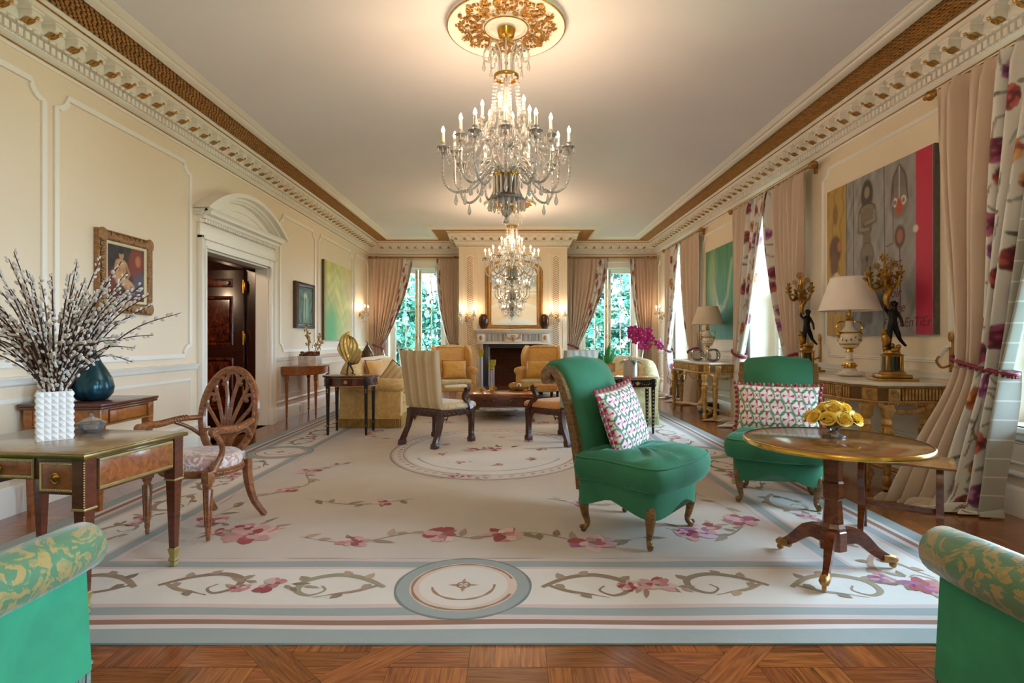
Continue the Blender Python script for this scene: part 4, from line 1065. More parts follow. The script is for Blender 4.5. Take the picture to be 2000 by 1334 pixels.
b.tube(catmull([(.04, .03, .44), (.045, .03, .50), (.03, .02, .56), (-.02, .0, .59), (-.07, -.02, .585)], 6), [.013, .012, .01, .008, .012], 8); b.build('large_pear', M_bronze, t, ang=180)
b = MB(); b.lathe([(.04, 0), (.085, .004), (.1, .04), (.095, .09), (.065, .15), (.035, .19), (.012, .22)], 24, (-.12, -.13, 0)); b.build('small_pear', M_bronze, t, ang=180)

# ---------------- pictures on the left wall
M_paint = colmat('painted_canvas', .6, .1, 30, .3, 150)
def picture(name, label, y0, y1, z0, z1, side, P, frame=None, fw=.06, depth=.05, liner=True):
    """hung flat on a side wall; side -1 left, +1 right"""
    t = thing(name, label, 'painting', (side*W, (y0+y1)/2, z0)); wd, h = y1-y0, z1-z0
    f = fw if frame else 0; d = depth
    # local: wall plane x=0, room side is -side
    s_ = -side
    M = (RZ(PI/2) if s_ > 0 else RZ(-PI/2)); M = TR(s_*(d*.7+.002), 0, f) @ M
    paint_panel('canvas', P, wd-2*f, h-2*f, M, M_paint, t)
    b = MB(); b.box(min(s_*.004, s_*d*.7), max(s_*.004, s_*d*.7), -wd/2+f, wd/2-f, f, h-f); b.build('canvas_edge', M_pedge, t, flat=True)
    if frame:
        b = MB(); sec = [(-1, 0), (-1, .8), (-.8, 1.1), (-.55, .75), (-.2, .85), (.1, 1.3), (.45, 1.2), (.8, .7), (1, .75), (1, 0)]
        hw = fw/2; yy, zz0, zz1 = wd/2-hw, hw, h-hw; pts = [(s_*.004, -yy, zz0), (s_*.004, yy, zz0), (s_*.004, yy, zz1), (s_*.004, -yy, zz1)]
        vs = []; rings = []
        for (x, y, z) in pts:
            sy = 1 if y > 0 else -1; sz = 1 if z > h/2 else -1
            rings.append([Vector((x+s_*q*d*.85, y-sy*p*hw, z-sz*p*hw)) for p, q in sec])
        rings.append(rings[0]); b.loft(rings, cap=False); 
        rn = random.Random(2)
        if frame is not M_darkframe:
            for sy in (-1, 1):
                for zz in [hw+i*(h-fw)/26 for i in range(27)]:
                    b.ell((s_*(d*1.05), sy*yy, zz), (.008, hw*rn.uniform(.5, .9), .012), 6, 4, RX(rn.uniform(-.5, .5)))
                for yv in [-yy+i*2*yy/24 for i in range(25)]:
                    b.ell((s_*(d*1.05), yv, h/2+sy*(h/2-hw)), (.008, .012, hw*rn.uniform(.5, .9)), 6, 4, RX(rn.uniform(-.5, .5)))
                for sz in (-1, 1): b.ell((s_*(d*1.0), sy*yy, h/2+sz*(h/2-hw)), (.014, hw*1.25, hw*1.25), 10, 6)
        b.build('picture_frame', frame, t, ang=45)
        if liner:
            b = MB(); q = .008
            rings = []
            for (sy, sz) in ((-1, -1), (1, -1), (1, 1), (-1, 1)):
                rings.append([Vector((s_*(d*.7+a1), sy*(wd/2-f-b1), h/2+sz*(h/2-f-b1))) for a1, b1 in ((0, -.006), (.012, -.006), (.01, .006), (.004, .016), (.001, .018))])
            rings.append(rings[0]); b.loft(rings, cap=False); b.build('liner', M_liner, t, ang=40)
    return t
M_pedge = mat('canvas_edge', '#5c5446', .8, 0, .2, 20); M_darkframe = wood('dark_frame', '#2b1a12', '#4f3322', .4, (8, 8, 8), .2); M_gframe = mat('carved_gesso_frame', '#9a7048', .55, .3, .35, 35, .5, 120); M_liner = mat('picture_liner', '#d2c3a0', .6)
P = Paint(150, 150, '#2b1d1a').noise(.3, 8, 3)
P.rect(0, 1, 0, .3, '#26282e', .7, .2); P.ell(.75, .3, .2, .28, '#7c3020', .2, .4).ell(.8, .25, .07, .1, '#b06a44', 0, .5).rect(.62, .68, 0, .25, '#6a4a20', .7, .03).rect(.86, .9, 0, .2, '#73552a', .7, .03)
P.ell(.15, .75, .22, .3, '#6e2417', .3, .4).ell(.55, .92, .5, .15, '#521c16', 0, .4); P.ell(.85, .65, .18, .2, '#4e4a5c', .2, .5)
P.ell(.36, .5, .13, .2, '#b98a60', .1, .25).ell(.37, .33, .14, .07, '#bd9066', .1, .3).ell(.37, .19, .06, .08, '#b57f5a', 0, .3).ell(.36, .12, .075, .055, '#1d1210', 0, .4)
P.line([(.24, .35), (.2, .55), (.3, .72)], .04, '#b08058').line([(.5, .36), (.57, .5), (.5, .62)], .035, '#a87850').ell(.52, .68, .2, .085, '#bf946c', .35, .3).line([(.62, .74), (.74, .9)], .05, '#6d5a72').line([(.45, .7), (.6, .9)], .045, '#a9795a')
P.ell(.33, .44, .035, .04, '#a8764e', 0, .6).ell(.43, .44, .035, .04, '#a8764e', 0, .6)
picture('framed_painting', 'carved gesso framed oil painting of a seated nude above the card table', 4.52, 5.2, 1.43, 2.12, -1, P, M_gframe, .095, .045)
P = Paint(60, 110, '#51705a').noise(.35, 8, 5).rect(0, 1, 0, .06, '#33483a').ell(.5, .55, .2, .4, '#9fb59a', 0, .5, .8).ell(.5, .22, .1, .08, '#c0c8a8', 0, .5).line([(.35, .3), (.3, .95)], .05, '#2c3f34').line([(.68, .3), (.7, .95)], .05, '#6f8f74').line([(.5, .3), (.5, .9)], .03, '#33493a')
picture('framed_painting', 'small dark wood framed green figure painting right of the doorway', 8.62, 9.42, 1.38, 2.12, -1, P, M_darkframe, .09, .06, False)
P = Paint(110, 140, '#c8c45e').noise(.12, 9, 7)
P.blend(np.clip((P.Y-.45)*1.6 + .15*np.sin(P.X*9), 0, 1)*(1-np.clip(P.X*1.3-.3, 0, 1)), '#35a94e', .98).blend(np.clip(P.X*1.8-.9+.2*np.sin(P.Y*8), 0, 1), '#d8b98c', .8).blend(np.clip(.12-P.X, 0, .12)*8, '#8a7a24', .9)
for k in range(14): P.line([(.1+.06*k, .02), (.11+.06*k+.01*(k % 3), .45+.03*(k % 5))], .006, '#b7b660', .4)
P.ell(.25, .75, .2, .2, '#3aa05a', 0, 1., .6); P.line([(.55, .1), (.56, .95)], .004, '#9fae58', .8)
picture('canvas_painting', 'unframed green and gold abstract canvas on the far left wall', 9.9, 11.6, 1.19, 2.64, -1, P, None, 0, .07)

# ---------------- half-round table by the far left wall with orchid planter
def tapered_turned(b, x, y, h, r=.02, ring=.0):
    b.lathe([(.009, 0), (.013, .02), (.011, .05), (.02, .06), (.02, .07), (.012, .08), (.014, .1), (r, h-.17), (r*.7, h-.165), (r*1.15, h-.15), (r*.75, h-.14), (r*1.25, h-.12), (r*1.25, h)], 12, (x, y, 0))
t = thing('console_table', 'satinwood half-round console table just past the doorway', 'table', (-3.40, 8.65, 0))
def dshape(w_, d, n=18): return [(0, -w_)] + [(d*sin(PI*i/n)**.75 if 0 < i < n else 0, -w_*cos(PI*i/n)) for i in range(1, n)] + [(0, w_)]
b = MB(); b.prism(dshape(.53, .5), .785, .80); b.prism(dshape(.52, .49), .775, .785); b.build('tabletop', M_yew, t)
b = MB(); b.prism(dshape(.5, .47), .67, .775); b.build('frieze', M_yew, t)
b = MB(); b.tube([(x+.004, y, .672) for x, y in dshape(.5, .47)], .005, 5); b.build('banding', M_desk, t)
for x, y in ((.04, -.44), (.04, .44), (.40, -.24), (.40, .3)):
    b = MB(); tapered_turned(b, x, y, .70, .024); b.box(x-.026, x+.026, y-.026, y+.026, .69, .785, .004); b.build('leg', M_yew, t)
t = thing('planter', 'square mother-of-pearl planter with small twiggy orchids on the half-round console', 'plant', (-3.12, 8.5, .80))
b = MB(); 
b.loft([[(sx*r, sy*r, z) for sx, sy in ((-1, -1), (1, -1), (1, 1), (-1, 1))] for r, z in ((.13, 0), (.14, .15), (.128, .15), (.12, .1))], cap=True); b.build('pot', mat('shell_pot', '#cfc6bc', .3, 0, .2, 18, .3, 30), t, flat=True)
b = MB(); rnd = random.Random(8)
for i in range(60): b.ell((rnd.uniform(-.12, .12), rnd.uniform(-.12, .12), rnd.uniform(.14, .2)), (.03, .022, .02), 6, 4, RZ(rnd.random()*3))
b.build('moss', mat('brown_moss', '#6b3d22', .9, 0, .35, 30), t)
b = MB(); fl_ = MB()
for (x, y, zz, k) in ((-.06, .05, .62, 11), (-.03, .0, .5, 8), (.1, .04, .48, 9), (.14, -.03, .38, 7)):
    P = catmull([(x*.4, y, .14), (x*.8, y, zz*.6), (x*1.4, y, zz)], 8); b.tube(P, .005, 5)
    for q in range(k):
        p = P[-1-q] if q < len(P)-4 else P[-1]; fl_.ell(p+Vector((rnd.uniform(-.035, .035), rnd.uniform(-.03, .03), rnd.uniform(-.02, .02))), (.022, .012, .016), 6, 4, RY(rnd.random()*3))
b.build('stem', M_twig, t); fl_.build('blossom', mat('pale_buds', '#b9a06a', .7, 0, .3, 20), t)

# ---------------- oval side tables (left: satinwood banded, right: ebonised with painted garlands)
def oval(rx, ry, n=36): return [(rx*cos(2*PI*i/n), ry*sin(2*PI*i/n)) for i in range(n)]
def oval_table(label, loc, mtop, mfr, mleg, inlay, rx=.36, ry=.27, h=.735, gar=False):
    t = thing('oval_side_table', label, 'table', loc)
    b = MB(); b.loft([[Vector((x*k, y*k, z)) for x, y in oval(rx, ry)] for z, k in ((h-.018, .98), (h-.014, 1), (h-.003, 1), (h, .985))]); b.build('tabletop', mtop, t)
    b = MB(); b.loft([[Vector((x, y, z)) for x, y in oval(rx-.025, ry-.025)] for z in (h-.13, h-.018)]); b.build('frieze', mfr, t)
    b = MB()
    for z in (h-.128, h-.024): b.tube([(x, y, z) for x, y in oval(rx-.022, ry-.022)], .006, 5, closed=True)
    for k in range(8):
        a_ = k*PI/4; x, y = (rx-.022)*cos(a_), (ry-.022)*sin(a_)
        if not gar or k % 2 == 0: b.lathe([(.022, 0), (.02, .004), (0, .006)], 12, M=TR(x, y, h-.075) @ RZ(a_) @ RY(PI/2))
    if gar:
        for k in range(64):
            a_ = k*2*PI/64; dz = abs(sin(a_*4))*.035; b.ell(((rx-.021)*cos(a_), (ry-.021)*sin(a_), h-.055-dz), .006, 5, 4)
    b.build('inlay', inlay, t)
    for sx, sy in ((-1, -1), (-1, 1), (1, -1), (1, 1)):
        x, y = sx*rx*.66, sy*ry*.66; b = MB(); taper_leg(b, x, y, .0, h-.13, .012, .021); b.box(x-.023, x+.023, y-.023, y+.023, h-.135, h-.02, .002); lo = b.build('leg', mleg, t)
        g = MB(); 
        for zz in ((h-.17, h-.2, .12) if not gar else [h-.17-.045*q for q in range(11)]): 
            r = lerp(.012, .021, zz/(h-.13)); g.ell((x, y-r, zz), (.008, .002, .011), 6, 4)
        g.build('inlay', inlay, lo)
    return t
M_inl = mat('satinwood_inlay', '#b87a48', .4, 0, .1, 20); M_ivory = mat('painted_garland', '#cdb98c', .5, 0, .15, 20); M_rose = wood('rosewood', '#33130c', '#58271a', .22, (5, 5, 5), .4)
oval_table('oval satinwood-banded side table at the end of the left gold sofa', (-2.06, 7.04, RT), M_rose, M_rose, M_ebony, M_inl)
oval_table('oval ebonised side table painted with garlands beside the magenta orchid', (1.56, 7.13, RT), wood('tan_top', '#8a6238', '#ad8552', .25, (4, 4, 4), .4), M_ebony, M_ebony, M_ivory, .31, .24, .71, True)
# gilded leaf sculpture
t = thing('leaf_sculpture', 'crumpled brass leaf sculpture on dark claw feet on the left oval table', 'sculpture', (-2.09, 7.05, RT+.735))
b = MB(); n = 22; m = 16; vs = []
for i in range(n+1):
    for j in range(m+1):
        u, v = i/n*2-1, j/m; wdt = .15*(sin(PI*min(1, v*.9+.1))**.55)*(1.15-.3*v); x = u*wdt; z = .12+v*.36
        y = .03*abs(u)**1.5*cos(v*2)+.016*sin(abs(u)*16-v*14)+.10*(v-.5)**2; vs.append((x, y, z+.05*abs(u)-.03*u))
b.add(vs, [(i*(m+1)+j, (i+1)*(m+1)+j, (i+1)*(m+1)+j+1, i*(m+1)+j+1) for i in range(n) for j in range(m)])
o = b.build('leaf', mat('pale_brass', '#d9bd78', .28, .9, .15, 10), t, ang=180); md = o.modifiers.new('s', 'SOLIDIFY'); md.thickness = .004
b = MB()
for k in range(3):
    a_ = k*2.1+.3; b.tube(catmull([(0, 0, .15), (.03*cos(a_), .03*sin(a_), .09), (.05*cos(a_), .05*sin(a_), .04), (.035*cos(a_), .035*sin(a_), .02), (.08*cos(a_), .08*sin(a_), .006)], 5), [.013, .011, .01, .009, .006], 6)
b.build('claw_base', mat('dark_bronze', '#2e1c14', .35, .6, .2, 10), t)
# small bronze pear by the far left corner
t = thing('bronze_pear', 'brown bronze pear with bent stem in the far left corner behind the sofa', 'sculpture', (-3.03, 11.5, .785))
b = MB(); b.lathe([(.03, 0), (.10, .01), (.13, .07), (.12, .14), (.08, .2), (.045, .26), (.02, .31)], 20); b.tube(catmull([(0, 0, .3), (.0, 0, .35), (-.03, 0, .39)], 5), [.012, .008, .007], 6); b.ell((-.12, -.05, .09), (.08, .07, .09), 14, 10); b.tube([(-.12, -.05, .17), (-.16, -.05, .22)], .006, 6)
b.build('pear', mat('brown_bronze', '#5b4632', .3, .6, .2, 8), t, ang=180)
t = thing('corner_table', 'small round wood table under the bronze pear in the far left corner', 'table', (-3.03, 11.5, 0))
b = MB(); b.lathe([(.27, .765), (.28, .77), (.28, .785), (0, .785)], 28); b.build('tabletop', M_yew, t); b = MB(); b.lathe([(.03, .765), (.02, .6), (.035, .4), (.02, .25), (.06, .16), (.06, .12)], 14); b.build('pedestal', M_yew, t)
for k in range(3):
    a_ = k*2.09; b = MB(); b.tube(catmull([(.03*cos(a_), .03*sin(a_), .15), (.15*cos(a_), .15*sin(a_), .1), (.24*cos(a_), .24*sin(a_), .02)], 5), [.025, .02, .018], 6); b.build('foot', M_yew, t)
# ================================================================== soft furniture helpers
def softprism(b, pts, t, r, M=None, n=3):
    """outline in x,y; thickness t along z (centred) with rounded edges"""
    cx = sum(p[0] for p in pts)/len(pts); cy = sum(p[1] for p in pts)/len(pts); rg = []
    def ins(d):
        out = []; m = len(pts)
        for i in range(m):
            p0, p, p2 = Vector(pts[i-1][:2]), Vector(pts[i][:2]), Vector(pts[(i+1) % m][:2]); a_ = (p2-p0); nn = Vector((-a_.y, a_.x)).normalized()
            out.append(p+nn*d)
        return out
    for i in range(n+1): an = PI/2*i/n; q = ins(r*(1-sin(an))); rg.append([Vector((p.x, p.y, -t/2+r*(1-cos(an)))) for p in q])
    for i in range(n, -1, -1): an = PI/2*i/n; q = ins(r*(1-sin(an))); rg.append([Vector((p.x, p.y, t/2-r*(1-cos(an)))) for p in q])
    a_ = b.mark(); b.loft(rg)
    if M is not None: b.xf(M, a_)
    return b
def rrect(x0, x1, y0, y1, r, n=4):
    p = []
    for cx, cy, a0 in ((x1-r, y0+r, -PI/2), (x1-r, y1-r, 0), (x0+r, y1-r, PI/2), (x0+r, y0+r, PI)):
        for i in range(n+1): t = a0+PI/2*i/n; p.append((cx+r*cos(t), cy+r*sin(t)))
    return p
def pillow(name, w_, h, t, M, m, parent, P=None, n=16, wr=.0):
    """cushion in the x-z plane, thickness along y"""
    b = MB(); 
    for s_ in (-1, 1):
        vs = []; cs = []
        for j in range(n+1):
            for i in range(n+1):
                u, v = i/n*2-1, j/n*2-1
                th = t/2*((1-abs(u)**2.6)*(1-abs(v)**2.6))**.45
                pin = 1-.07*(1-abs(v)**2)*abs(u)**3; pin2 = 1-.07*(1-abs(u)**2)*abs(v)**3
                y = s_*(th+wr*sin(u*7+v*3)*sin(v*6)*(1-u*u)*(1-v*v))
                vs.append((u*w_/2*pin, y, v*h/2*pin2)); cs.append(P.get(u*.5+.5, .5-v*.5) if P is not None else (1, 1, 1))
        o = b.mark(); fs = [(j*(n+1)+i, j*(n+1)+i+1, (j+1)*(n+1)+i+1, (j+1)*(n+1)+i) for j in range(n) for i in range(n)]
        if s_ > 0: fs = [f[::-1] for f in fs]
        if P is not None: b.col = (0, 0, 0)
        b.add(vs, fs); b.c[o:o+len(cs)] = cs
    b.xf(M); return b.build(name, m, parent, ang=180)
def fringe(b, path, z0, z1, step=.012, rad=.0035, closed=False):
    """bullion fringe hanging round a base"""
    rn = random.Random(1)
    for i in range(len(path)-1):
        p, q = Vector(path[i]), Vector(path[i+1]); L = (q-p).length; k = max(1, int(L/step))
        for j in range(k):
            a_ = p.lerp(q, (j+.5)/k); dx, dy = rn.uniform(-.004, .004), rn.uniform(-.004, .004)
            b.tube([(a_.x, a_.y, z1), (a_.x+dx, a_.y+dy, z0)], [rad, rad*1.3], 4, cap=False)
def sofa(name, label, loc, rz, Wd, D, ah, bh, m, mroll, ncush=3, rr=.085, mfr=None, sh=.44, roll_side=1, fr=.15, mseat=None, grp=None):
    t = thing(name, label, 'sofa', loc, rz, grp); mfr = mfr or m; mseat = mseat or m
    b = MB(); b.box(-Wd/2+.06, Wd/2-.06, -D/2+.05, D/2-.04, fr*.8, .30, .03, 3); b.build('base', m, t)
    aw = .15
    for k in range(ncush):
        w_ = (Wd-2*aw)/ncush; x0 = -Wd/2+aw+k*w_
        b = MB(); b.box(x0+.004, x0+w_-.004, -D/2+.01, D/2-.25, .29, sh, .05, 4); b.build('seat_cushion', mseat, t, ang=180)
    # back: arched, raked
    n = 24; rg = []
    for i in range(n+1):
        x = lerp(-Wd/2+.03, Wd/2-.03, i/n); u = abs(i/n*2-1); top = bh-.05*u**4-.16*max(0, u-.86)/.14
        rg.append([Vector(p) for p in ((x, D/2-.26, .25), (x, D/2-.23, top-.08), (x, D/2-.19, top-.02), (x, D/2-.13, top), (x, D/2-.04, top-.02), (x, D/2, top-.08), (x, D/2-.02, top-.2), (x, D/2-.03, fr*.8))])
    b = MB(); b.loft(rg); b.build('backrest', m, t, ang=60)
    for s_ in (-1, 1):
        pr = [(-aw*.5, fr*.8), (-aw*.5, ah-rr*1.4), (aw*.5-.02, ah-rr*1.4), (aw*.5-.0, fr*.8)]
        b = MB(); xo = s_*(Wd/2-aw/2)
        b.prism([(xo+s_*p[0]*1., p[1]) for p in (pr if s_ > 0 else pr[::-1])], -(D/2-.03), D/2-.03, Matrix(((1, 0, 0, 0), (0, 0, -1, 0), (0, 1, 0, 0), (0, 0, 0, 1))))
        ao = b.build('armrest', m, t, ang=40)
        b = MB(); P = [(xo+s_*.03, lerp(-D/2, D/2-.12, i/10), ah-rr+.03*(i/10)**2) for i in range(11)]
        R = [rr*.72, rr*.93]+[rr]*8+[rr*.9]; P[0] = (P[0][0], -D/2-.012, P[0][2]); P[1] = (P[1][0], -D/2+.006, P[1][2])
        b.tube(P, R, 20); b.build('arm_roll', mroll, ao, ang=60)
        b = MB(); b.lathe([(rr*.76, 0), (rr*.7, .008), (.0, .01)], 18, M=TR(xo+s_*.03, -D/2-.011, ah-rr) @ RX(PI/2)); b.build('roll_face', mroll, ao)
    hw, hd = Wd/2-.01, D/2-.02; path = [(-hw, -hd), (hw, -hd), (hw, hd), (-hw, hd), (-hw, -hd)]
    b = MB(); fringe(b, path, .004, fr, .011); b.tube([(x, y, fr) for x, y in path[:-1]], .008, 6, closed=True); fo = b.build('fringe', mfr, t); fo['kind'] = 'stuff'
    return t
M_cfr = mat('gold_fringe', '#b99950', .8, 0, .2, 60); 
sofa('sofa', 'gold damask sofa with bullion fringe on the left side of the coffee table', (-1.92, 8.72, RT), PI/2, 2.6, .88, .66, .92, M_cream, M_cream, 3, .09, M_cfr)
sofa('sofa', 'gold damask sofa and fringe in daylight-tinted colour on the right, behind the magenta orchid', (1.60, 8.95, RT), -PI/2, 2.6, .88, .66, .92, damask('daylit_gold_damask', '#cdbf86', '#ddd3a2', 9, .5, .5, .06, .3), M_cream, 3, .09, mat('daylit_fringe', '#c7c99a', .8, 0, .15, 60))  # paler, greener copies of the gold damask and fringe: daylight tint in the colour
M_sfab = colmat('striped_silk', .5, .06, 8, .1, 200, .2)
def stripes(c1, c2, n, w=80, h=40, wd=.5, ang=0):
    P = Paint(w, h, c1); P.blend(((P.X*n) % 1 < wd).astype(np.float32), c2); return P
def cushion(label, loc, M, w_, h, t_, m, P=None, trim=None, fringe_m=None, grp=None, n=16):
    t = thing('throw_cushion', label, 'cushion', loc, 0, grp); pillow('cover', w_, h, t_, M, m, t, P, n, .004)
    if trim:
        b = MB(); P_ = []
        for i in range(40):
            u = i/40*4; k = int(u); f = u-k; a_ = [(-1, -1), (1, -1), (1, 1), (-1, 1)][k]; c_ = [(-1, -1), (1, -1), (1, 1), (-1, 1)][(k+1) % 4]
            x, z = lerp(a_[0], c_[0], f), lerp(a_[1], c_[1], f); pin = 1-.07*(1-abs(z)**2)*abs(x)**3; pin2 = 1-.07*(1-abs(x)**2)*abs(z)**3
            P_.append(M @ Vector((x*w_/2*pin, 0, z*h/2*pin2)))
        b.tube(P_, .007, 6, closed=True); b.build('piping', trim, t)
        if fringe_m: fringe_m(t, P_, M)
    return t
M_brownpipe = mat('brown_cord', '#7a3f26', .7, 0, .2, 30)
cushion('cream striped cushion with brown cord on the near end of the left gold sofa', (-1.67, 7.83, RT+.60), RZ(-.15) @ RX(-.25) @ RY(.6), .46, .44, .16, M_sfab, stripes('#dcc79a', '#c9a56a', 5, wd=.35), M_brownpipe)
cushion('plump gold cushion leaning on the back of the left gold sofa', (-1.98, 8.05, RT+.68), RZ(PI/2-.2) @ RX(-.3), .5, .45, .18, M_ycush, None, M_brownpipe)
cushion('gold silk bolster cushion with pleated end on the right gold sofa', (1.62, 8.0, RT+.60), RZ(.1) @ RX(-.2) @ RY(-.35), .6, .34, .24, M_ycush, None, M_cfr)
cushion('brown gold cushion with ruched edge standing on the right gold sofa', (1.36, 8.2, RT+.63), RZ(.5) @ RX(-.2) @ RY(.1), .40, .44, .16, mat('brown_gold_silk', '#a8682f', .45, 0, .2, 8), None, M_brownpipe)

# ================================================================== upholstered armchairs on fretwork legs
M_paleup = colmat('striped_damask', .55, .08, 14, .12, 200, .2)
def carved(b, x0, x1, y0, y1, z0, z1, rn, k):
    pass
def armchair(label, loc, rz, P, mseat):
    t = thing('upholstered_armchair', label, 'chair', loc, rz)
    b = MB(); Mk = TR(0, .25, .43) @ RX(-.14); n = 10; w_, h = .5, .64
    for s_ in (-1, 1):
        vs = []; cs = []
        for j in range(n+1):
            for i in range(2*n+1):
                u, v = i/(2*n)*2-1, j/n; x = u*(w_/2+.02*v-.0); edge = (1-abs(u)**8)*(1-abs(v*2-1)**8)
                vs.append((x, s_*(.025+.025*edge**.6), v*h)); cs.append(P.get(u*.5+.5, v))
        o = b.mark(); b.col = (0, 0, 0); fs = [(j*(2*n+1)+i, j*(2*n+1)+i+1, (j+1)*(2*n+1)+i+1, (j+1)*(2*n+1)+i) for j in range(n) for i in range(2*n)]
        if s_ > 0: fs = [f[::-1] for f in fs]
        b.add(vs, fs); b.c[o:o+len(cs)] = cs
    # edge band
    ed = [(-1, 0), (1, 0), (1, 1), (-1, 1)]; vs = []
    for u, v in ed:
        for s_ in (-1, 1): vs.append((u*(w_/2+.02*v), s_*.026, v*h))
    o = b.mark(); b.add(vs, [(0, 1, 3, 2), (2, 3, 5, 4), (4, 5, 7, 6), (6, 7, 1, 0)]); b.c[o:] = [P.get(.02, .5)]*8
    b.xf(Mk); b.build('backrest', M_paleup, t, ang=50)
    b = MB(); rg = []
    for z, k in ((.40, 1), (.425, 1.02), (.45, 1.0), (.468, .93), (.475, .6)):
        rg.append([Vector((x*k, y*k-.02, z)) for x, y in [(-.31, -.27), (-.1, -.28), (.1, -.28), (.31, -.27), (.29, 0), (.25, .25), (0, .25), (-.25, .25), (-.29, 0)]])
    b.loft(rg); b.build('seat', mseat, t, ang=180)
    b = MB(); q = [(-.31, -.28), (.31, -.28), (.25, .26), (-.25, .26)]
    for i in range(4):
        p, r_ = Vector(q[i]), Vector(q[(i+1) % 4]); d = (r_-p).normalized(); M = Matrix(((d.x, -d.y, 0, p.x), (d.y, d.x, 0, p.y), (0, 0, 1, 0), (0, 0, 0, 1))); L = (r_-p).length; a_ = b.mark()
        b.box(0, L, -.0, .03, .325, .405, .003)
        for k in range(int(L/.035)): b.ell((.02+k*.035, -.002, .365+.012*(-1)**k), (.015, .006, .014), 6, 4); b.ell((.02+k*.035, -.002, .335), (.012, .004, .006), 5, 3); 
        # pierced corner brackets
        for e, s2 in ((.05, 1), (L-.05, -1)):
            b.tube(catmull([(e, .015, .27), (e+s2*.02, .015, .3), (e+s2*.05, .015, .3), (e+s2*.045, .015, .275), (e+s2*.075, .015, .325)], 4), .007, 5)
        b.xf(M, a_)
    b.build('seat_rail', M_darkw, t)
    for i, (x, y) in enumerate(((-.28, -.25), (.28, -.25), (-.225, .235), (.225, .235))):
        l = MB(); dy = .0 if i < 2 else .12; dx = 0 if i < 2 else math.copysign(.02, x)
        l.loft([[(x+dx*k+px*r, y+dy*k**1.5+py*r, z) for px, py in ((-1, -1), (1, -1), (1, 1), (-1, 1))] for z, r, k in ((0, .034, 1), (.05, .034, .95), (.06, .026, .93), (.2, .025, .4), (.33, .03, 0), (.40, .03, 0))])
        for k in range(9):
            z = .09+k*.035; kk = interp([0, .2, .33], [1, .4, 0], z)
            for fx, fy in ((0, -1), (1, 0), (-1, 0), (0, 1)): l.ell((x+dx*kk+fx*.026, y+dy*kk**1.5+fy*.026, z), (.012 if fx == 0 else .004, .012 if fy == 0 else .004, .012), 5, 3)
        l.build('leg', M_darkw, t)
    for s_ in (-1, 1):
        a_ = MB(); a_.tube(catmull([(s_*.25, .20, .665), (s_*.30, .02, .66), (s_*.31, -.1, .655)], 6), [.02, .03, .03], 10, squash=.7); ao = a_.build('armrest', mseat, t, ang=180)
        a_ = MB(); a_.tube(catmull([(s_*.31, -.1, .645), (s_*.305, -.15, .62), (s_*.29, -.1, .53), (s_*.295, -.17, .46), (s_*.30, -.20, .39)], 6), [.022, .024, .02, .022, .03], sec=[(-1, -1), (1, -1), (1, 1), (-1, 1)], up=(1, 0, 0))
        for k in range(5): a_.ell((s_*.295+s_*.02, -.135, .47+k*.03), (.006, .016, .012), 5, 3)
        a_.build('arm_support', M_darkw, ao, ang=50)
    return t
M_seat1 = damask('cream_seat_silk', '#c9b68a', '#d9caa4', 8, .5, .5, .1, .2); M_seat2 = damask('amber_seat_silk', '#c48a4c', '#cf9a5c', 8, .5, .5, .1, .2)
SP = stripes('#cbb590', '#b89f78', 4, 120, 20, .45); SP.blend(((SP.X*4+.1) % 1 < .12).astype(np.float32), '#ddcba8')
armchair('cream striped armchair with carved dark legs, its back turned, near the left oval table', (-.86, 6.43, RT), 2.56, SP, M_seat1)
SP2 = stripes('#d5ccb5', '#9aa79b', 5, 120, 20, .35); SP2.blend(((SP2.X*5+.4) % 1 < .15).astype(np.float32), '#b89a74')
armchair('blue and cream striped armchair half hidden behind the near green chair', (.56, 6.55, RT), -2.42, SP2, M_seat2)

# ================================================================== wing chairs
M_wing = damask('gold_wing_silk', '#d09a46', '#dbb069', 5, .5, .5, .2, .25)
def wing_chair(label, loc, rz):
    t = thing('wing_chair', label, 'chair', loc, rz)
    b = MB(); b.box(-.33, .33, -.33, .3, .24, .38, .03, 3); b.build('base', M_wing, t)
    b = MB(); b.box(-.29, .29, -.37, .2, .36, .47, .045, 4); b.build('seat_cushion', M_seat1, t, ang=180)
    out = [(-.27, 0), (.27, 0), (.29, .45), (.30, .62)] + [(.30*cos(a_*PI/12), .62+.065*sin(a_*PI/12)) for a_ in range(1, 12)] + [(-.30, .62), (-.29, .45)]
    b = MB(); softprism(b, out, .13, .035, TR(0, .26, .42) @ RX(-.16) @ RX(PI/2)); b.build('backrest', M_wing, t, ang=60)
    for s_ in (-1, 1):
        w_ = [(0, 0), (.20, 0), (.24, .12), (.25, .22), (.20, .34), (.10, .42), (0, .42)]
        b = MB(); softprism(b, w_, .07, .03, TR(s_*.315, .30, .66) @ RZ(s_*.22) @ RX(-.1) @ RZ(-PI/2) @ RX(PI/2)); b.build('wing', M_wing, t, ang=60)
        b = MB(); b.box(s_*.34-.045, s_*.34+.045, -.30, .28, .25, .63, .03, 3); b.tube([(s_*.35, y, .625) for y in (-.335, -.32, -.2, .1, .28)], [.045, .062, .065, .065, .06], 14); b.build('armrest', M_wing, t, ang=60)
    for sx, sy in ((-1, -1), (1, -1), (-1, 1), (1, 1)):
        b = MB(); taper_leg(b, sx*.29, sy*.27, 0, .26, .016, .026); b.build('leg', M_ebony, t)
    return t
wing_chair('gold wing chair left of the fireplace', (-1.13, 10.4, 0), .28)
wing_chair('gold wing chair right of the fireplace', (.50, 10.4, 0), -.28)
cushion('gold ruched cushion on the left wing chair', (-1.08, 10.22, .645), RZ(.28) @ RX(-.25), .46, .34, .15, M_ycush, None, M_brownpipe)
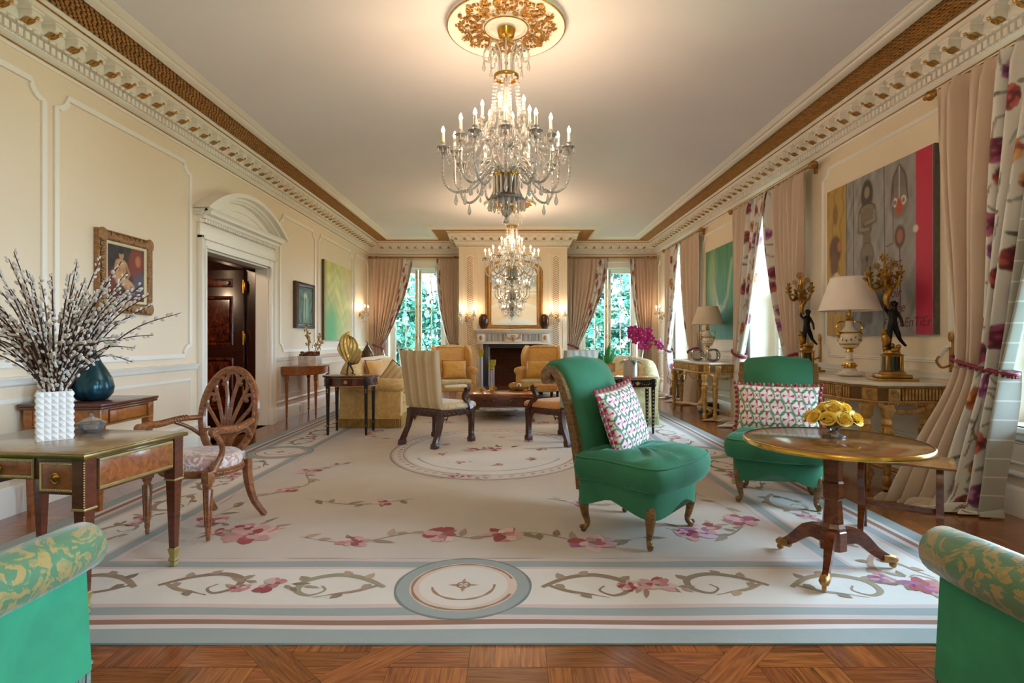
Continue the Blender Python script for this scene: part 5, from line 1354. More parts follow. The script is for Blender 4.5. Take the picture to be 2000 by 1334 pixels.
cushion('gold ruched cushion on the right wing chair', (.45, 10.22, .645), RZ(-.28) @ RX(-.25), .44, .34, .15, M_ycush, None, M_cfr)

# ================================================================== coffee table and what stands on it
t = thing('coffee_table', 'large low mahogany coffee table with gilt paw feet between the armchairs', 'table', (-.155, 8.68, RT))
b = MB(); b.box(-.50, .50, -.72, .72, .385, .40, .004); b.box(-.485, .485, -.705, .705, .355, .386, .004); b.build('tabletop', wood('flame_top', '#6a2c12', '#9c5424', .12, (3, 3, 3), .6), t)
b = MB(); b.box(-.46, .46, -.68, .68, .22, .355, .004); b.box(-.475, .475, -.695, .695, .205, .225, .006); b.build('apron', M_rose, t)
b = MB()
for i in range(56): b.ell((-.477+i*.954/55, -.69, .352), (.009, .008, .009), 5, 4)
for i in range(80): b.ell((.49, -.69+i*1.38/79, .352), (.008, .009, .009), 5, 4)
b.build('bead_moulding', M_yew, t)
for x in (-.12, .12): b = MB(); b.ell((x, -.69, .30), (.012, .014, .012), 8, 5); b.build('knob', M_gold, t)
for sx in (-1, 1):
    for sy in (-1, 1):
        b = MB(); x, y = sx*.42, sy*.63; b.tube(catmull([(x*.92, y*.95, .22), (x, y, .16), (x*1.0, y, .08), (x*1.05, y*1.03, .03)], 5), [.035, .03, .022, .03], 8)
        for k in (-1, 0, 1): b.ell((x*1.06+k*.02*abs(1), y*1.03-.02*(1), .016), (.015, .03, .016), 6, 4)
        b.build('leg', M_oldgold, t)
M_yglass = glassm('yellow_glass', (.92, .78, .05), .03, .25); M_clear = MATS['clear_glass']; M_amber = glassm('amber_glass', (.95, .55, .12), .05, .35)
for i, (x, y, h) in enumerate(((-.50, 8.6, .52), (-.335, 8.45, .33), (-.32, 8.95, .36))):
    c = thing('candlestick', ['tallest', 'shortest, nearest', 'middle, rearmost'][i]+' of three crystal candlesticks with yellow glass votives on the coffee table', 'candlestick', (x, y, RT+.40))
    b = MB(); b.lathe([(.06, 0), (.06, .01), (.03, .02), (.024, .05), (.02, .055)], 4, cap=True); b.build('base', M_gold, c)
    b = MB(); b.lathe([(.022, .05), (.019, h*.5), (.022, h-.02), (.012, h-.01), (.03, h)], 8); b.build('stem', mat('cut_crystal', '#cfc9d2', .08, .0, .1, 8, 0, 60, **{'Transmission_Weight': .5}), c, flat=True)
    b = MB(); b.lathe([(.028, h), (.036, h+.005), (.04, h+.045), (.046, h+.1), (.042, h+.1), (.036, h+.045), (.03, h+.012), (0, h+.012)], 16); b.build('votive', M_yglass, c)
c = thing('amber_bowl', 'lobed amber glass bowl with a clear crystal lens on the coffee table', 'bowl', (.09, 8.55, RT+.40))
b = MB(); n = 24; rg = []
for r, z in ((.05, 0), (.11, .02), (.15, .06), (.14, .10), (.10, .125), (.095, .12), (.13, .07), (.1, .03)):
    rg.append([Vector((r*(1+.10*cos(a_*2*PI/n*8))*cos(a_*2*PI/n), r*.8*(1+.1*cos(a_*2*PI/n*8))*sin(a_*2*PI/n), z)) for a_ in range(n)])
b.loft(rg); b.build('bowl', M_amber, c); b = MB(); b.ell((.0, -.10, .08), (.04, .02, .04), 14, 8); b.build('lens', mat('lens', '#dfe6f2', .05, .3, 0, 5), c)
b = MB()
for k in range(5): b.tube([(.1+.03*k, -.04, .01), (.12+.03*k, 0, .05+.012*k), (.15+.015*k, .03, .0)], .008, 6)
b.build('curl', M_gold, c)

# ================================================================== fireplace
t = thing('fireplace_surround', 'white marble mantelpiece with fluted frieze and slate slips', 'fireplace', (0, YF, 0))
M_gm = mat('grey_marble', '#c2bdbb', .25, 0, .12, 6); M_sl = mat('slate', '#26282a', .3, 0, .2, 6); M_orn = mat('gilt_ornament', '#a9875a', .5, .3, .15, 20)
b = MB(); b.box(-.84, .84, -.235, 0, 1.385, 1.425, .008); b.box(-.81, .81, -.21, 0, 1.355, 1.385, .006); b.box(-.79, .79, -.185, 0, 1.335, 1.356, .006); b.build('mantel_shelf', M_marble, t)
b = MB(); b.box(-.775, .775, -.14, 0, 1.13, 1.336, .003); b.box(-.79, .79, -.155, 0, 1.10, 1.13, .006); fz = b.build('frieze', M_marble, t)
for x0 in (-.60, .19): b = MB(); b.box(x0, x0+.41, -.1405, -.13, 1.16, 1.315); b.build('flute_ground', M_sl, fz, flat=True)
b = MB()
for s_ in (-1, 1):
    for k in range(15): b.box(s_*(.215+k*.0265)-.007, s_*(.215+k*.0265)+.007, -.15, -.138, 1.16, 1.315, .004)
b.build('fluting', M_marble, fz)
b = MB()
for s_ in (-1, 1):
    b.box(s_*.69-.07, s_*.69+.07, -.155, -.135, 1.14, 1.33, .004)
b.box(-.185, .185, -.16, -.135, 1.14, 1.33, .004); b.build('tablet', M_marble, fz)
b = MB()
for s_ in (-1, 1):
    b.ell((s_*.69, -.156, 1.235), (.034, .012, .055), 14, 8)
    b.tube([(s_*(.02+.13*u), -.165, 1.30-.09*sin(PI*u)) for u in [i/10 for i in range(11)]], .008, 6); b.ell((s_*.155, -.165, 1.30), (.02, .01, .02), 8, 5); b.ell((s_*.155, -.165, 1.24), (.01, .008, .04), 8, 5)
b.tube([(.045*cos(a_*PI/8), -.166, 1.225+.06*sin(a_*PI/8)) for a_ in range(16)], .008, 6, closed=True); b.ell((0, -.166, 1.225), (.02, .012, .045), 8, 5); b.build('carved_ornament', M_orn, fz)
for s_ in (-1, 1):
    b = MB(); b.box(s_*.71-.06, s_*.71+.06, -.13, 0, .02, 1.10, .004); b.box(s_*.71-.07, s_*.71+.07, -.145, 0, 0, .16, .006); b.box(s_*.71-.04, s_*.71+.04, -.138, -.12, .24, .92, .006)
    p_ = b.build('pilaster', M_gm, t); b = MB(); b.box(s_*.71-.055, s_*.71+.055, -.146, -.12, .96, 1.08, .004); b.ell((s_*.71, -.147, 1.02), (.03, .012, .042), 12, 6); b.build('capital', M_orn, p_)
b = MB(); b.box(-.65, -.525, -.03, 0, 0, 1.10, .002); b.box(.525, .65, -.03, 0, 0, 1.10, .002); b.box(-.525, .525, -.03, 0, FH, 1.10, .002); b.build('slate_slip', M_sl, t)
b = MB(); b.tube([(-.525, -.034, 0), (-.525, -.034, FH), (.525, -.034, FH), (.525, -.034, 0)], .010, 4); b.build('steel_edge', mat('steel_edge', '#b9b7b4', .3, .7, 0, 5), t)
a = N('sooty_brick'); mp = a.coords(); bk = a.n('ShaderNodeTexBrick'); sx = a.n('ShaderNodeSeparateXYZ'); cb = a.n('ShaderNodeCombineXYZ'); ad = a.n('ShaderNodeMath', operation='ADD'); a.l(mp, 0, sx, 0); a.l(sx, 0, ad, 0); a.l(sx, 1, ad, 1); a.l(ad, 0, cb, 0); a.l(sx, 2, cb, 1); a.l(cb, 0, bk, 'Vector')
bk.inputs['Color1'].default_value = (*hexc('#5c3426'), 1); bk.inputs['Color2'].default_value = (*hexc('#4a2b22'), 1); bk.inputs['Mortar'].default_value = (*hexc('#35231d'), 1); bk.inputs['Scale'].default_value = 1
bk.inputs['Brick Width'].default_value = .23; bk.inputs['Row Height'].default_value = .05; bk.inputs['Mortar Size'].default_value = .006; a.l(bk, 'Color', a.b, 'Base Color'); a.set(Roughness=.85); M_brick = a.m
b = MB(); b.box(-FB, FB, .45, .5, 0, FH); b.box(-FB, -FB+.02, .0, .45, 0, FH); b.box(FB-.02, FB, .0, .45, 0, FH); b.box(-FB+.02, FB-.02, 0, .45, FH-.02, FH); b.build('firebox', M_brick, t, flat=True)
b = MB(); b.box(-.95, .95, -.5, -.0, 0, .02, .004); one(b.build('hearth_slab', M_sl), 'flat dark slate hearth on the floor before the fireplace', 'hearth', (0, YF-.15, 0))
# overmantel mirror
t = thing('overmantel_mirror', 'tall arched gilt mirror above the mantelpiece', 'mirror', (.02, YF-.005, 1.43))
def archpts(hw, z0, zs, rise, n=12): return [(-hw, z0), (hw, z0), (hw, zs)] + [(hw*cos(PI*i/n), zs+rise*sin(PI*i/n)) for i in range(1, n)] + [(-hw, zs)]
XZ = Matrix(((1, 0, 0, 0), (0, 0, -1, 0), (0, 1, 0, 0), (0, 0, 0, 1)))
b = MB(); b.prism(archpts(.50, .08, 1.2, .22), .02, .026, XZ); a = N('mirror_glass'); a.b.inputs['Base Color'].default_value = (.9, .92, .92, 1); a.set(Roughness=.01, Metallic=1.); b.build('mirror_plate', a.m, t, flat=True)
b = MB(); b.prism(archpts(.60, 0, 1.25, .25), .0, .02, XZ); b.build('backboard', mat('pale_gilt', '#c8ab78', .4, .3, .15, 12), t, flat=True)
for hw, z0, zs, ri, r, m in ((.615, .005, 1.25, .25, .014, M_gilt), (.505, .075, 1.2, .22, .018, M_gilt), (.585, .03, 1.24, .24, .007, M_oldgold)):
    b = MB(); b.tube([(x, -.035, z) for x, z in archpts(hw, z0, zs, ri)], r, 8, closed=True, up=(0, 1, 0)); b.build('gilt_moulding', m, t)
for s_ in (-1, 1):
    b = MB()
    for k in range(40): b.ell((s_*.56, -.026, .08+k*.03), (.018, .008, .018), 6, 4)
    b.build('leaf_ornament', M_gilt, t)
for s_, w_ in ((-1, 'left'), (1, 'right')):
    b = MB(); b.lathe([(.05, 0), (.055, .01), (.09, .09), (.1, .17), (.09, .25), (.06, .315), (.045, .32), (.05, .29)], 20, sq=.7)
    one(b.build('mottled_vase', mat('tortoise_glaze', '#4a2412', .15, 0, .6, 9), ang=180), 'brown tortoiseshell oval vase at the %s end of the mantel shelf' % w_, 'vase', (s_*.66+.02, YF-.13, 1.425))
b = MB()
for k in range(7): a_ = PI*k/6; b.tube([(0, 0, .015), (.1*cos(a_), 0, .012+.03*sin(a_)), (.2*cos(a_), 0, .01+.035*sin(a_))], [.016, .012, .003], 6)
one(b.build('gilt_starfish', M_oldgold), 'small gilt starfish ornament at the middle of the mantel shelf', 'ornament', (0, YF-.17, 1.425))

# ================================================================== crystal wall sconces
M_crys = glassm('crystal', (1, 1, 1), .03, .2); M_bulb = emit('candle_bulb', '#ffd8ae', BULB); M_sleeve = mat('candle_sleeve', '#e6d3b4', .5, 0, .05, 8)
def drop(b, p, L, r): b.lathe([(.001, 0), (r*.45, -L*.25), (r, -L*.68), (r*.6, -L*.92), (0, -L)], 6, p)
def candle_head(x, y, z, par, up=1.):
    """cup, drip pan with drops, sleeve and bulb"""
    b = MB(); b.lathe([(.006, -.03), (.02, -.015), (.045, -.004), (.048, 0), (.012, .004), (.014, .02), (.02, .035), (.016, .038)], 10, (x, y, z)); 
    for k in range(8): a_ = k*PI/4; drop(b, (x+.044*cos(a_), y+.044*sin(a_), z-.004), .05, .008)
    b.build('drip_pan', M_crys, par, flat=True); b = MB(); b.lathe([(.007, -.045), (.014, -.035), (.011, -.02), (.006, -.012)], 8, (x, y, z)); b.lathe([(.012, .03), (.0135, .034), (.012, .04)], 8, (x, y, z), cap=False); b.build('gilt_cup', M_oldgold, par)
    b = MB(); b.lathe([(.0105, .03), (.0105, .11*up)], 10, (x, y, z)); s_ = b.build('candle_sleeve', M_sleeve, par)
    b = MB(); b.lathe([(.006, .11*up), (.0125, .11*up+.014), (.009, .11*up+.03), (0, .11*up+.05)], 8, (x, y, z), cap=False); b.build('bulb', M_bulb, s_)
def sconce(label, loc, rz):
    t = thing('wall_sconce', label, 'lamp', loc, rz)
    b = MB(); b.lathe([(.05, 0), (.055, .008), (.04, .016), (.02, .03), (0, .032)], 16, M=RX(PI/2)); b.tube([(0, -.02, 0), (0, -.07, .0)], .012, 8); b.build('backplate', M_gilt, t)
    b = MB(); b.lathe([(.02, -.06), (.03, -.03), (.018, 0), (.03, .03), (.012, .06), (.02, .1), (.008, .16), (.015, .18), (0, .23)], 10, (0, -.08, 0)); 
    for k in range(8): drop(b, (.035*cos(k*PI/4), -.08+.035*sin(k*PI/4), -.02), .09, .012); drop(b, (.05*cos(k*PI/4+.4), -.08+.05*sin(k*PI/4+.4), .10), .06, .009)
    drop(b, (0, -.08, -.08), .1, .02); b.build('crystal_stem', M_crys, t, flat=True)
    for s_ in (-1, 1):
        b = MB(); P = catmull([(0, -.08, -.02), (s_*.05, -.1, -.09), (s_*.12, -.13, -.06), (s_*.15, -.15, .03)], 6); b.tube(P, .008, 6)
        drop(b, (s_*.1, -.12, -.09), .07, .012); drop(b, (s_*.14, -.14, -.03), .05, .01)
        ao = b.build('arm', M_crys, t, ang=180); candle_head(s_*.15, -.15, .06, ao)
    return t
sconce('crystal two-candle sconce on the chimney breast left of the mirror', (-.99+.0, YF-.012, 1.68), 0)
sconce('crystal two-candle sconce on the chimney breast right of the mirror', (.97, YF-.012, 1.68), 0)
sconce('crystal two-candle sconce on the left wall by the far corner', (-W+.005, 12.35, 1.75), PI/2)
sconce('crystal two-candle sconce on the right wall by the far corner', (W-.005, 12.5, 1.75), -PI/2)

# ================================================================== orchid and green plant
t = thing('potted_orchid', 'magenta moth orchid in a ribbed silver pot on the ebonised side table', 'plant', (1.50, 7.08, RT+.71))
b = MB(); b.lathe([(.085, 0)]+[(.088+.004*(k % 2), .01+k*.018) for k in range(12)]+[(.095, .215), (.085, .215), (.08, .18), (0, .18)], 24); b.build('pot', mat('ribbed_pot', '#bdb6ae', .35, .3, .05, 8), t)
M_leaf = mat('orchid_leaf', '#2f5a30', .4, 0, .2, 8); M_mag = mat('magenta_petal', '#c01f8a', .55, 0, .25, 25); M_ctr = mat('orchid_throat', '#e7b6d8', .5, 0, .1, 20)
def strap(b, p, d, L, w_, droop, n=6):
    d = Vector(d).normalized(); s_ = d.cross(Vector((0, 0, 1))).normalized(); vs = []
    for i in range(n+1):
        u = i/n; c_ = Vector(p)+d*L*u+Vector((0, 0, droop*(-u*u)+.25*L*u*(1-u))); ww = w_*sin(PI*min(1, .12+u*.88))**.8
        vs += [c_+s_*ww+Vector((0, 0, ww*.3)), c_, c_-s_*ww+Vector((0, 0, ww*.3))]
    fs = []
    for i in range(n): a_ = i*3; fs += [(a_, a_+3, a_+4, a_+1), (a_+1, a_+4, a_+5, a_+2)]
    b.add(vs, fs)
rnd = random.Random(12); b = MB()
for k in range(7): a_ = k*2.4; strap(b, (0, 0, .2), (cos(a_), sin(a_), 0), rnd.uniform(.14, .2), .025, .05)
b.build('leaf', M_leaf, t)
b = MB(); f = MB(); g = MB()
for s_ in (-.05, .0, .05):
    P = catmull([(s_*.3, 0, .2), (s_*.4, .01, .42), (s_+.05, 0, .58), (s_*1.6+.16, -.02, .52), (s_*2+.24, -.03, .40)], 6); b.tube(P, .004, 5)
    for k in range(11):
        p = P[int(9+k*(len(P)-10)/10.)]+Vector((rnd.uniform(-.05, .05), rnd.uniform(-.05, .03), rnd.uniform(-.045, .045))); yaw = rnd.uniform(-.7, .7)
        for q in range(5):
            a_ = q*2*PI/5+.3; M = RZ(yaw) @ RY(a_) @ TR(0, 0, .028); c_ = p+(RZ(yaw) @ Vector((.026*sin(a_), 0, .026*cos(a_)))); f.ell(c_, (.020, .005, .026), 7, 4, RZ(yaw) @ RY(a_))
        g.ell(p+Vector((0, -.012, -.004)), .009, 6, 4)
b.build('flower_stem', M_leaf, t); f.build('petals', M_mag, t); g.build('throat', M_ctr, t)
t = thing('potted_plant', 'strap-leaved green plant in front of the right-hand fireplace-wall window', 'plant', (1.98, 11.9, 0))
b = MB(); b.lathe([(.12, 0), (.14, .02), (.18, .5), (.185, .55), (.17, .55), (.16, .5), (0, .5)], 20); b.build('pot', M_ceramic, t)
b = MB()
for k in range(34):
    a_ = k*2.4; e = rnd.uniform(.15, 1); d = Vector((cos(a_)*e, sin(a_)*e, 1.6-e)); L = rnd.uniform(.5, .85); s_ = d.cross(Vector((.1, .2, 1))).normalized(); d.normalize(); vs = []
    for i in range(7): u = i/6; c_ = Vector((0, 0, .5))+d*L*u+Vector((0, 0, -.25*e*u*u)); ww = .035*sin(PI*min(1, .15+u*.85)); vs += [c_+s_*ww, c_-s_*ww]
    b.add(vs, [(2*i, 2*i+2, 2*i+3, 2*i+1) for i in range(6)])
b.build('foliage', mat('plant_green', '#3a7a3c', .45, 0, .35, 6), t)
# ================================================================== green slipper chairs
M_grn = velvet('green_velvet', '#2a7050'); M_gw = wood('gilt_worn_frame', '#4d3014', '#97703a', .3, (9, 9, 22), .5, 3); M_gw.node_tree.nodes['Principled BSDF'].inputs['Metallic'].default_value = .35
def slipper_chair(label, loc, rz):
    t = thing('slipper_chair', label, 'chair', loc, rz)
    def outline(k=1., bulge=0.):
        return [(-.25*k, .24), (-.275*k, .05), (-.30*k, -.12), (-.275*k-bulge*.5, -.235-bulge), (-.16*k, -.285-bulge), (0, -.30-bulge), (.16*k, -.285-bulge), (.275*k+bulge*.5, -.235-bulge), (.30*k, -.12), (.275*k, .05), (.25*k, .24)]
    def dense(o_): return [tuple(v) for v in catmull([(p[0], p[1], 0) for p in o_], 4, closed=True)]
    D0_ = dense(outline(1.0)); n = len(D0_)
    b = MB(); rg = []
    for z, k in ((.17, .985), (.25, 1.), (.33, 1.0), (.35, .97)):
        ring = []
        for x, y, _ in D0_:
            zz = z
            if z < .2:
                a_ = math.atan2(y, x); zz = .20+.035*cos(a_*4+PI)*-1
            ring.append(Vector((x*k, y*k, zz)))
        rg.append(ring)
    b.loft(rg); b.build('seat_base', M_grn, t, ang=60)
    b = MB(); rg = []; rn = random.Random(3); C_ = dense(outline(1.10, .055))
    prof = [(.325, .88), (.335, .96), (.36, 1.02), (.41, 1.04), (.455, 1.02), (.48, .96), (.497, .86), (.505, .7), (.507, .5), (.506, .3), (.506, .1)]
    for i, (z, k) in enumerate(prof):
        ring = []
        for x, y, _ in C_:
            a_ = math.atan2(y, x); w_ = 0
            if .1 < k and i >= 6: w_ = .016*sin(a_*9+k*7+sin(a_*3)*2)*min(1, (1.05-k)*3)+.006*sin(y*40-x*14)
            if 2 <= i <= 4: w_ = .004*sin(a_*17)
            ring.append(Vector((x*k*(1+w_), y*k, z+w_*(.9 if i >= 6 else .4))))
        rg.append(ring)
    b.loft(rg); co_ = b.build('seat_cushion', M_grn, t, ang=180)
    b = MB(); 
    for z, k in ((.468, 1.005), (.345, .985)): b.tube([(x*k, y*k, z) for x, y, _ in C_], .0055, 6, closed=True)
    b.build('piping', M_grn, co_)
    # padded back rolling over at the top
    path = [(.215, .34), (.235, .48), (.262, .62), (.30, .77), (.34, .875), (.375, .94), (.415, .975), (.455, .97), (.475, .935), (.465, .90)]
    P = catmull([(0, y, z) for y, z in path], 5); rg = []
    for i, p in enumerate(P):
        d = (P[min(i+1, len(P)-1)]-P[max(i-1, 0)]).normalized(); nn = Vector((0, d.z, -d.y)); u = i/(len(P)-1)
        hw = .245+.012*u; th = .028+.012*sin(PI*u)
        rg.append([p+Vector((x*hw, 0, 0))+nn*(yy*th) for x, yy in ((-1, -.6), (-.9, -1.5), (0, -2.1), (.9, -1.5), (1, -.6), (1, .3), (0, .5), (-1, .3))])
    b = MB(); b.loft([[q for q in r] for r in rg]); b.build('backrest', M_grn, t, ang=75)
    for s_ in (-1, 1):
        b = MB(); Q = [(s_*.262, y+.004, z) for y, z in [(.21, .26), (.215, .34)]+path[1:]]; Q += [(s_*.262, .445, .915), (s_*.262, .435, .935)]
        Q = catmull(Q, 5); b.tube(Q, [.022, .024, .024, .024, .022, .020, .014], sec=[(-1, -1.0), (-.4, -1.25), (0, -1.0), (.4, -1.25), (1, -1.0), (1, 1.), (-1, 1.)], up=(1, 0, 0))
        b.lathe([(.03, 0), (.026, .008), (.012, .012), (0, .012)], 12, M=TR(s_*.275, .452, .938) @ RY(s_*PI/2))
        b.build('frame_post', M_gw, t, ang=35)
    for i, (x, y) in enumerate(((-.245, -.21), (.245, -.21), (-.225, .20), (.225, .20))):
        b = MB(); o_ = 1 if x > 0 else -1; f = -1 if y < 0 else 1
        b.tube(catmull([(x, y, .26), (x+o_*.012, y+f*.012, .19), (x+o_*.006, y+f*.008, .11), (x-o_*.004, y-f*.002, .05), (x+o_*.012, y+f*.012, .018), (x+o_*.014, y+f*.014, 0)], 5), [.032, .033, .023, .016, .019, .013], 8)
        b.ell((x+o_*.022, y+f*.022, .03), .014, 8, 6); b.build('leg', M_gw, t, ang=60)
    return t
slipper_chair('green velvet slipper chair in the middle of the rug, seen from its side', (.775, 3.475, RT), .853).scale = (1.06, 1.06, 1.02)
slipper_chair('green velvet slipper chair facing forward behind the round table', (1.98, 4.14, RT), -.445)
def arabesque(nx, nz, w=240, h=240):
    tw, th = w//nx, h//nz; T = Paint(tw, th, '#efe9df')
    G_, K = '#23683f', '#c3106e'
    for cx, cy in ((.5, .5), (0, 0), (1, 0), (0, 1), (1, 1)):
        q = [(cx+(.26+.13*abs(cos(a_*PI/18)))*cos(a_*PI/18+PI/4), cy+(.26+.13*abs(cos(a_*PI/9)))*sin(a_*PI/18+PI/4)) for a_ in range(37)]
        T.line(q, .045, G_, .98)
        for k in range(4):
            a_ = k*PI/2; x, y = cx+.2*cos(a_), cy+.2*sin(a_); T.ell(x, y, .07, .05, K, a_, .3).ell(x+.045*cos(a_+.8), y+.045*sin(a_+.8), .04, .025, K, a_+.8, .3).ell(x+.045*cos(a_-.8), y+.045*sin(a_-.8), .04, .025, K, a_-.8, .3)
            T.line([(cx+.05*cos(a_+.6), cy+.05*sin(a_+.6)), (x, y)], .026, K)
    for cx, cy in ((.5, 0), (0, .5), (.5, 1), (1, .5)):
        T.ell(cx, cy, .05, .05, G_, 0, .3); 
        for k in range(4): a_ = PI/4+k*PI/2; T.line([(cx, cy), (cx+.12*cos(a_), cy+.12*sin(a_))], .016, K)
    P = Paint(8, 8, '#ffffff'); P.a = np.tile(T.a, (nz, nx, 1)); P.h, P.w = P.a.shape[:2]; return P
M_ara = colmat('embroidered_linen', .75, .05, 60, .2, 250)
M_tas = mat('magenta_tassel', '#a81f55', .8, 0, .35, 40); M_tasg = mat('green_tassel', '#9aa884', .8, 0, .3, 40); M_braid = mat('tan_braid', '#8b6a48', .8, 0, .3, 60, .4, 200)
def tassels(t, P_, M):
    b = MB(); g = MB(); n = len(P_); L = 0
    for i in range(n):
        for f in (0, .5):
            p = P_[i].lerp(P_[(i+1) % n], f); c_ = sum((Vector(q) for q in P_), Vector())/n; d = (p-c_).normalized()
            if (2*i+int(f*2)) % 2 == 0: b.ell(p+d*.018, (.012, .012, .015), 7, 5)
            else: g.ell(p+d*.016, (.009, .009, .012), 6, 4)
    b.build('tassel_trim', M_tas, t); g.build('tassel_trim', M_tasg, t)
R1 = RZ(.853); c1 = Vector((.775, 3.50, 0))+R1 @ Vector((-.01, .075, 0))
cushion('square arabesque-embroidered cushion with magenta tassels on the side-on green chair', (c1.x, c1.y, RT+.675), R1 @ RX(-.30) @ RY(-.12), .43, .43, .15, M_ara, arabesque(3, 3), M_braid, tassels, None, 90)
R2 = RZ(-.445); c2 = Vector((1.98, 4.14, 0))+R2 @ Vector((.0, .085, 0))
cushion('wide arabesque-embroidered cushion with magenta tassels on the green chair behind the round table', (c2.x, c2.y, RT+.66), R2 @ RX(-.25), .58, .36, .14, M_ara, arabesque(4, 2, 320, 180), M_braid, tassels, None, 90)

# ================================================================== round tripod table, roses, small table
M_rt = wood('mahogany_table', '#4a1f10', '#7c3f20', .22, (4, 4, 10), .4, 3); M_rtop = wood('crossbanded_top', '#5a3216', '#8f5f30', .12, (2, 7, 2), .7, 1.6)
t = thing('tripod_table', 'round brass-edged mahogany pedestal table holding yellow roses', 'table', (1.66, 2.87, RT))
b = MB(); b.lathe([(.425, .647), (.428, .663), (.42, .667), (0, .667)], 64); b.build('tabletop', M_rtop, t)
b = MB(); b.lathe([(.415, .64), (.428, .642), (.433, .647), (.433, .662), (.428, .6685), (.420, .6685)], 64, cap=False); b.build('brass_edge', M_gold, t)
b = MB(); b.lathe([(.055, .30), (.10, .62), (.16, .64), (.16, .645)], 8) if 0 else b.lathe([(.058, .19), (.06, .22), (.05, .24), (.042, .36), (.05, .37), (.052, .45), (.044, .46), (.05, .60), (.075, .635), (.15, .645)], 8); b.lathe([(.045, .10), (.065, .105), (.065, .2), (.058, .205)], 8); b.build('pedestal', M_rt, t, flat=True)
for fx, fy in ((1.46, 2.597), (1.99, 2.88), (1.51, 3.146)):
    dx, dy = fx-1.66, fy-2.87; L = math.hypot(dx, dy); ux, uy = dx/L, dy/L; b = MB()
    P = catmull([(ux*.05, uy*.05, .17), (ux*.13, uy*.13, .165), (ux*.22, uy*.22, .09), (ux*(L-.04), uy*(L-.04), .05)], 7)
    b.tube(P, [.04, .036, .026, .02], sec=[(-.6, -1), (.6, -1), (.6, 1), (-.6, 1)], up=(0, 0, 1)); lo = b.build('leg', M_rt, t, ang=40)
    b = MB(); b.tube([(ux*(L-.07), uy*(L-.07), .052), (ux*(L-.01), uy*(L-.01), .046), (ux*(L+.01), uy*(L+.01), .04)], [.024, .024, .012], 8); b.lathe([(.006, -.010), (.016, -.008), (.016, .008), (.006, .010)], 14, M=TR(ux*(L-.012), uy*(L-.012), .0165) @ RZ(math.atan2(uy, ux)) @ RX(PI/2))
    b.build('brass_caster', M_oldgold, lo)
bz = RT+.6685; rbx, rby = 1.715, 2.96
b = MB(); b.lathe([(.055, 0), (.058, .008), (.03, .016), (.018, .03), (.03, .045), (.07, .075), (.105, .115), (.11, .125), (.10, .122), (.062, .085), (.02, .055), (0, .05)], 10)
one(b.build('footed_bowl', M_thin, flat=True), 'footed cut crystal bowl filled with yellow roses on the round table', 'bowl', (rbx, rby, bz))
M_yrose = mat('rose_petal', '#efcf62', .75, 0, .06, 20); M_yrose.node_tree.nodes['Principled BSDF'].inputs['Subsurface Weight'].default_value = 0
b = MB(); rn = random.Random(6)
for layer, (k, r, h, dr) in enumerate(((3, .009, .034, 0), (3, .016, .034, .15), (5, .024, .031, .4), (5, .032, .026, .9))):
    for q in range(k):
        a0 = q*2*PI/k+layer*.7; vs = []; n = 6; m = 5
        for i in range(n+1):
            for j in range(m+1):
                u, v = (i/n-.5)*2, j/m; a_ = a0+u*(1.15 if k == 3 else .78)*(.55+.45*v)
                rr_ = r*(.3+.7*v**.5)+dr*.010*max(0, v-.6)/.4+.0015*sin(u*5+q); z = h*v*(1-.22*u*u)-dr*.006*max(0, v-.7)/.3
                vs.append((rr_*cos(a_), rr_*sin(a_), z))
        b.add(vs, [(i*(m+1)+j, (i+1)*(m+1)+j, (i+1)*(m+1)+j+1, i*(m+1)+j+1) for i in range(n) for j in range(m)])
b.ell((0, 0, .008), (.022, .022, .014), 8, 5); rose0 = b.build('yellow_rose', M_yrose, ang=180)
one(rose0, 'yellow rose in the crystal bowl on the round table', 'flower', group='yellow roses in the crystal bowl')
rs = [(0, 0, 1)]+[(.5, a_*PI/3, 1) for a_ in range(6)]+[(1, a_*PI*2/10+.2, 1) for a_ in range(10)]
for i, (k, a_, _) in enumerate(rs):
    o = rose0 if i == 0 else rose0.copy()
    if i: COL.objects.link(o)
    r = .102*k; z = .158-.06*k*k; o.location = (rbx+r*cos(a_), rby+r*sin(a_), bz+z); d = Vector((r*cos(a_), r*sin(a_), .07)).normalized()
    o.rotation_euler = (Vector((0, 0, 1)).rotation_difference(d)).to_euler(); s_ = rn.uniform(.95, 1.15); o.scale = (s_, s_, s_)
    if i: o['label'] = rose0['label']
b = MB()
for k in range(160):
    a_ = rn.uniform(0, 6.3); r = rn.uniform(.06, .125); b.ell((r*cos(a_), r*sin(a_), rn.uniform(.085, .11)), (.014, .006, .006), 5, 3, RZ(rn.random()*6) @ RY(rn.uniform(-1, 1)))
one(b.build('moss_collar', M_soil), 'dark moss and greenery under the yellow roses', 'moss', (rbx, rby, bz)); bpy.data.objects['moss_collar']['kind'] = 'stuff'
t = thing('stool_table', 'small low mahogany occasional table behind the round table by the big curtain', 'table', (2.315, 3.31, RT-.01), -.64)
b = MB(); b.box(-.26, .26, -.175, .175, .475, .49, .003); b.build('tabletop', M_rtop, t)
for s_ in (-1, 1):
    for sy in (-1, 1):
        b = MB(); b.tube(catmull([(s_*.19, sy*.07, .47), (s_*.19, sy*.10, .36), (s_*.19, sy*.05, .24), (s_*.19, sy*.04, .18), (s_*.19, sy*.10, .10), (s_*.19, sy*.145, 0.005)], 6), [.016, .016, .018, .02, .016, .014], sec=[(-1, -1), (1, -1), (1, 1), (-1, 1)], up=(1, 0, 0)); b.build('leg', M_rt, t)
b = MB(); b.box(-.19, .19, -.012, .012, .185, .215, .003); b.build('stretcher', M_rt, t)
b = MB()
for k in range(22): a_ = k*2.4; r = .006+.0019*k; b.ell((r*cos(a_), r*sin(a_), .045-.0012*k), (.016, .004, .016), 6, 4, RZ(a_) @ RX(.4))
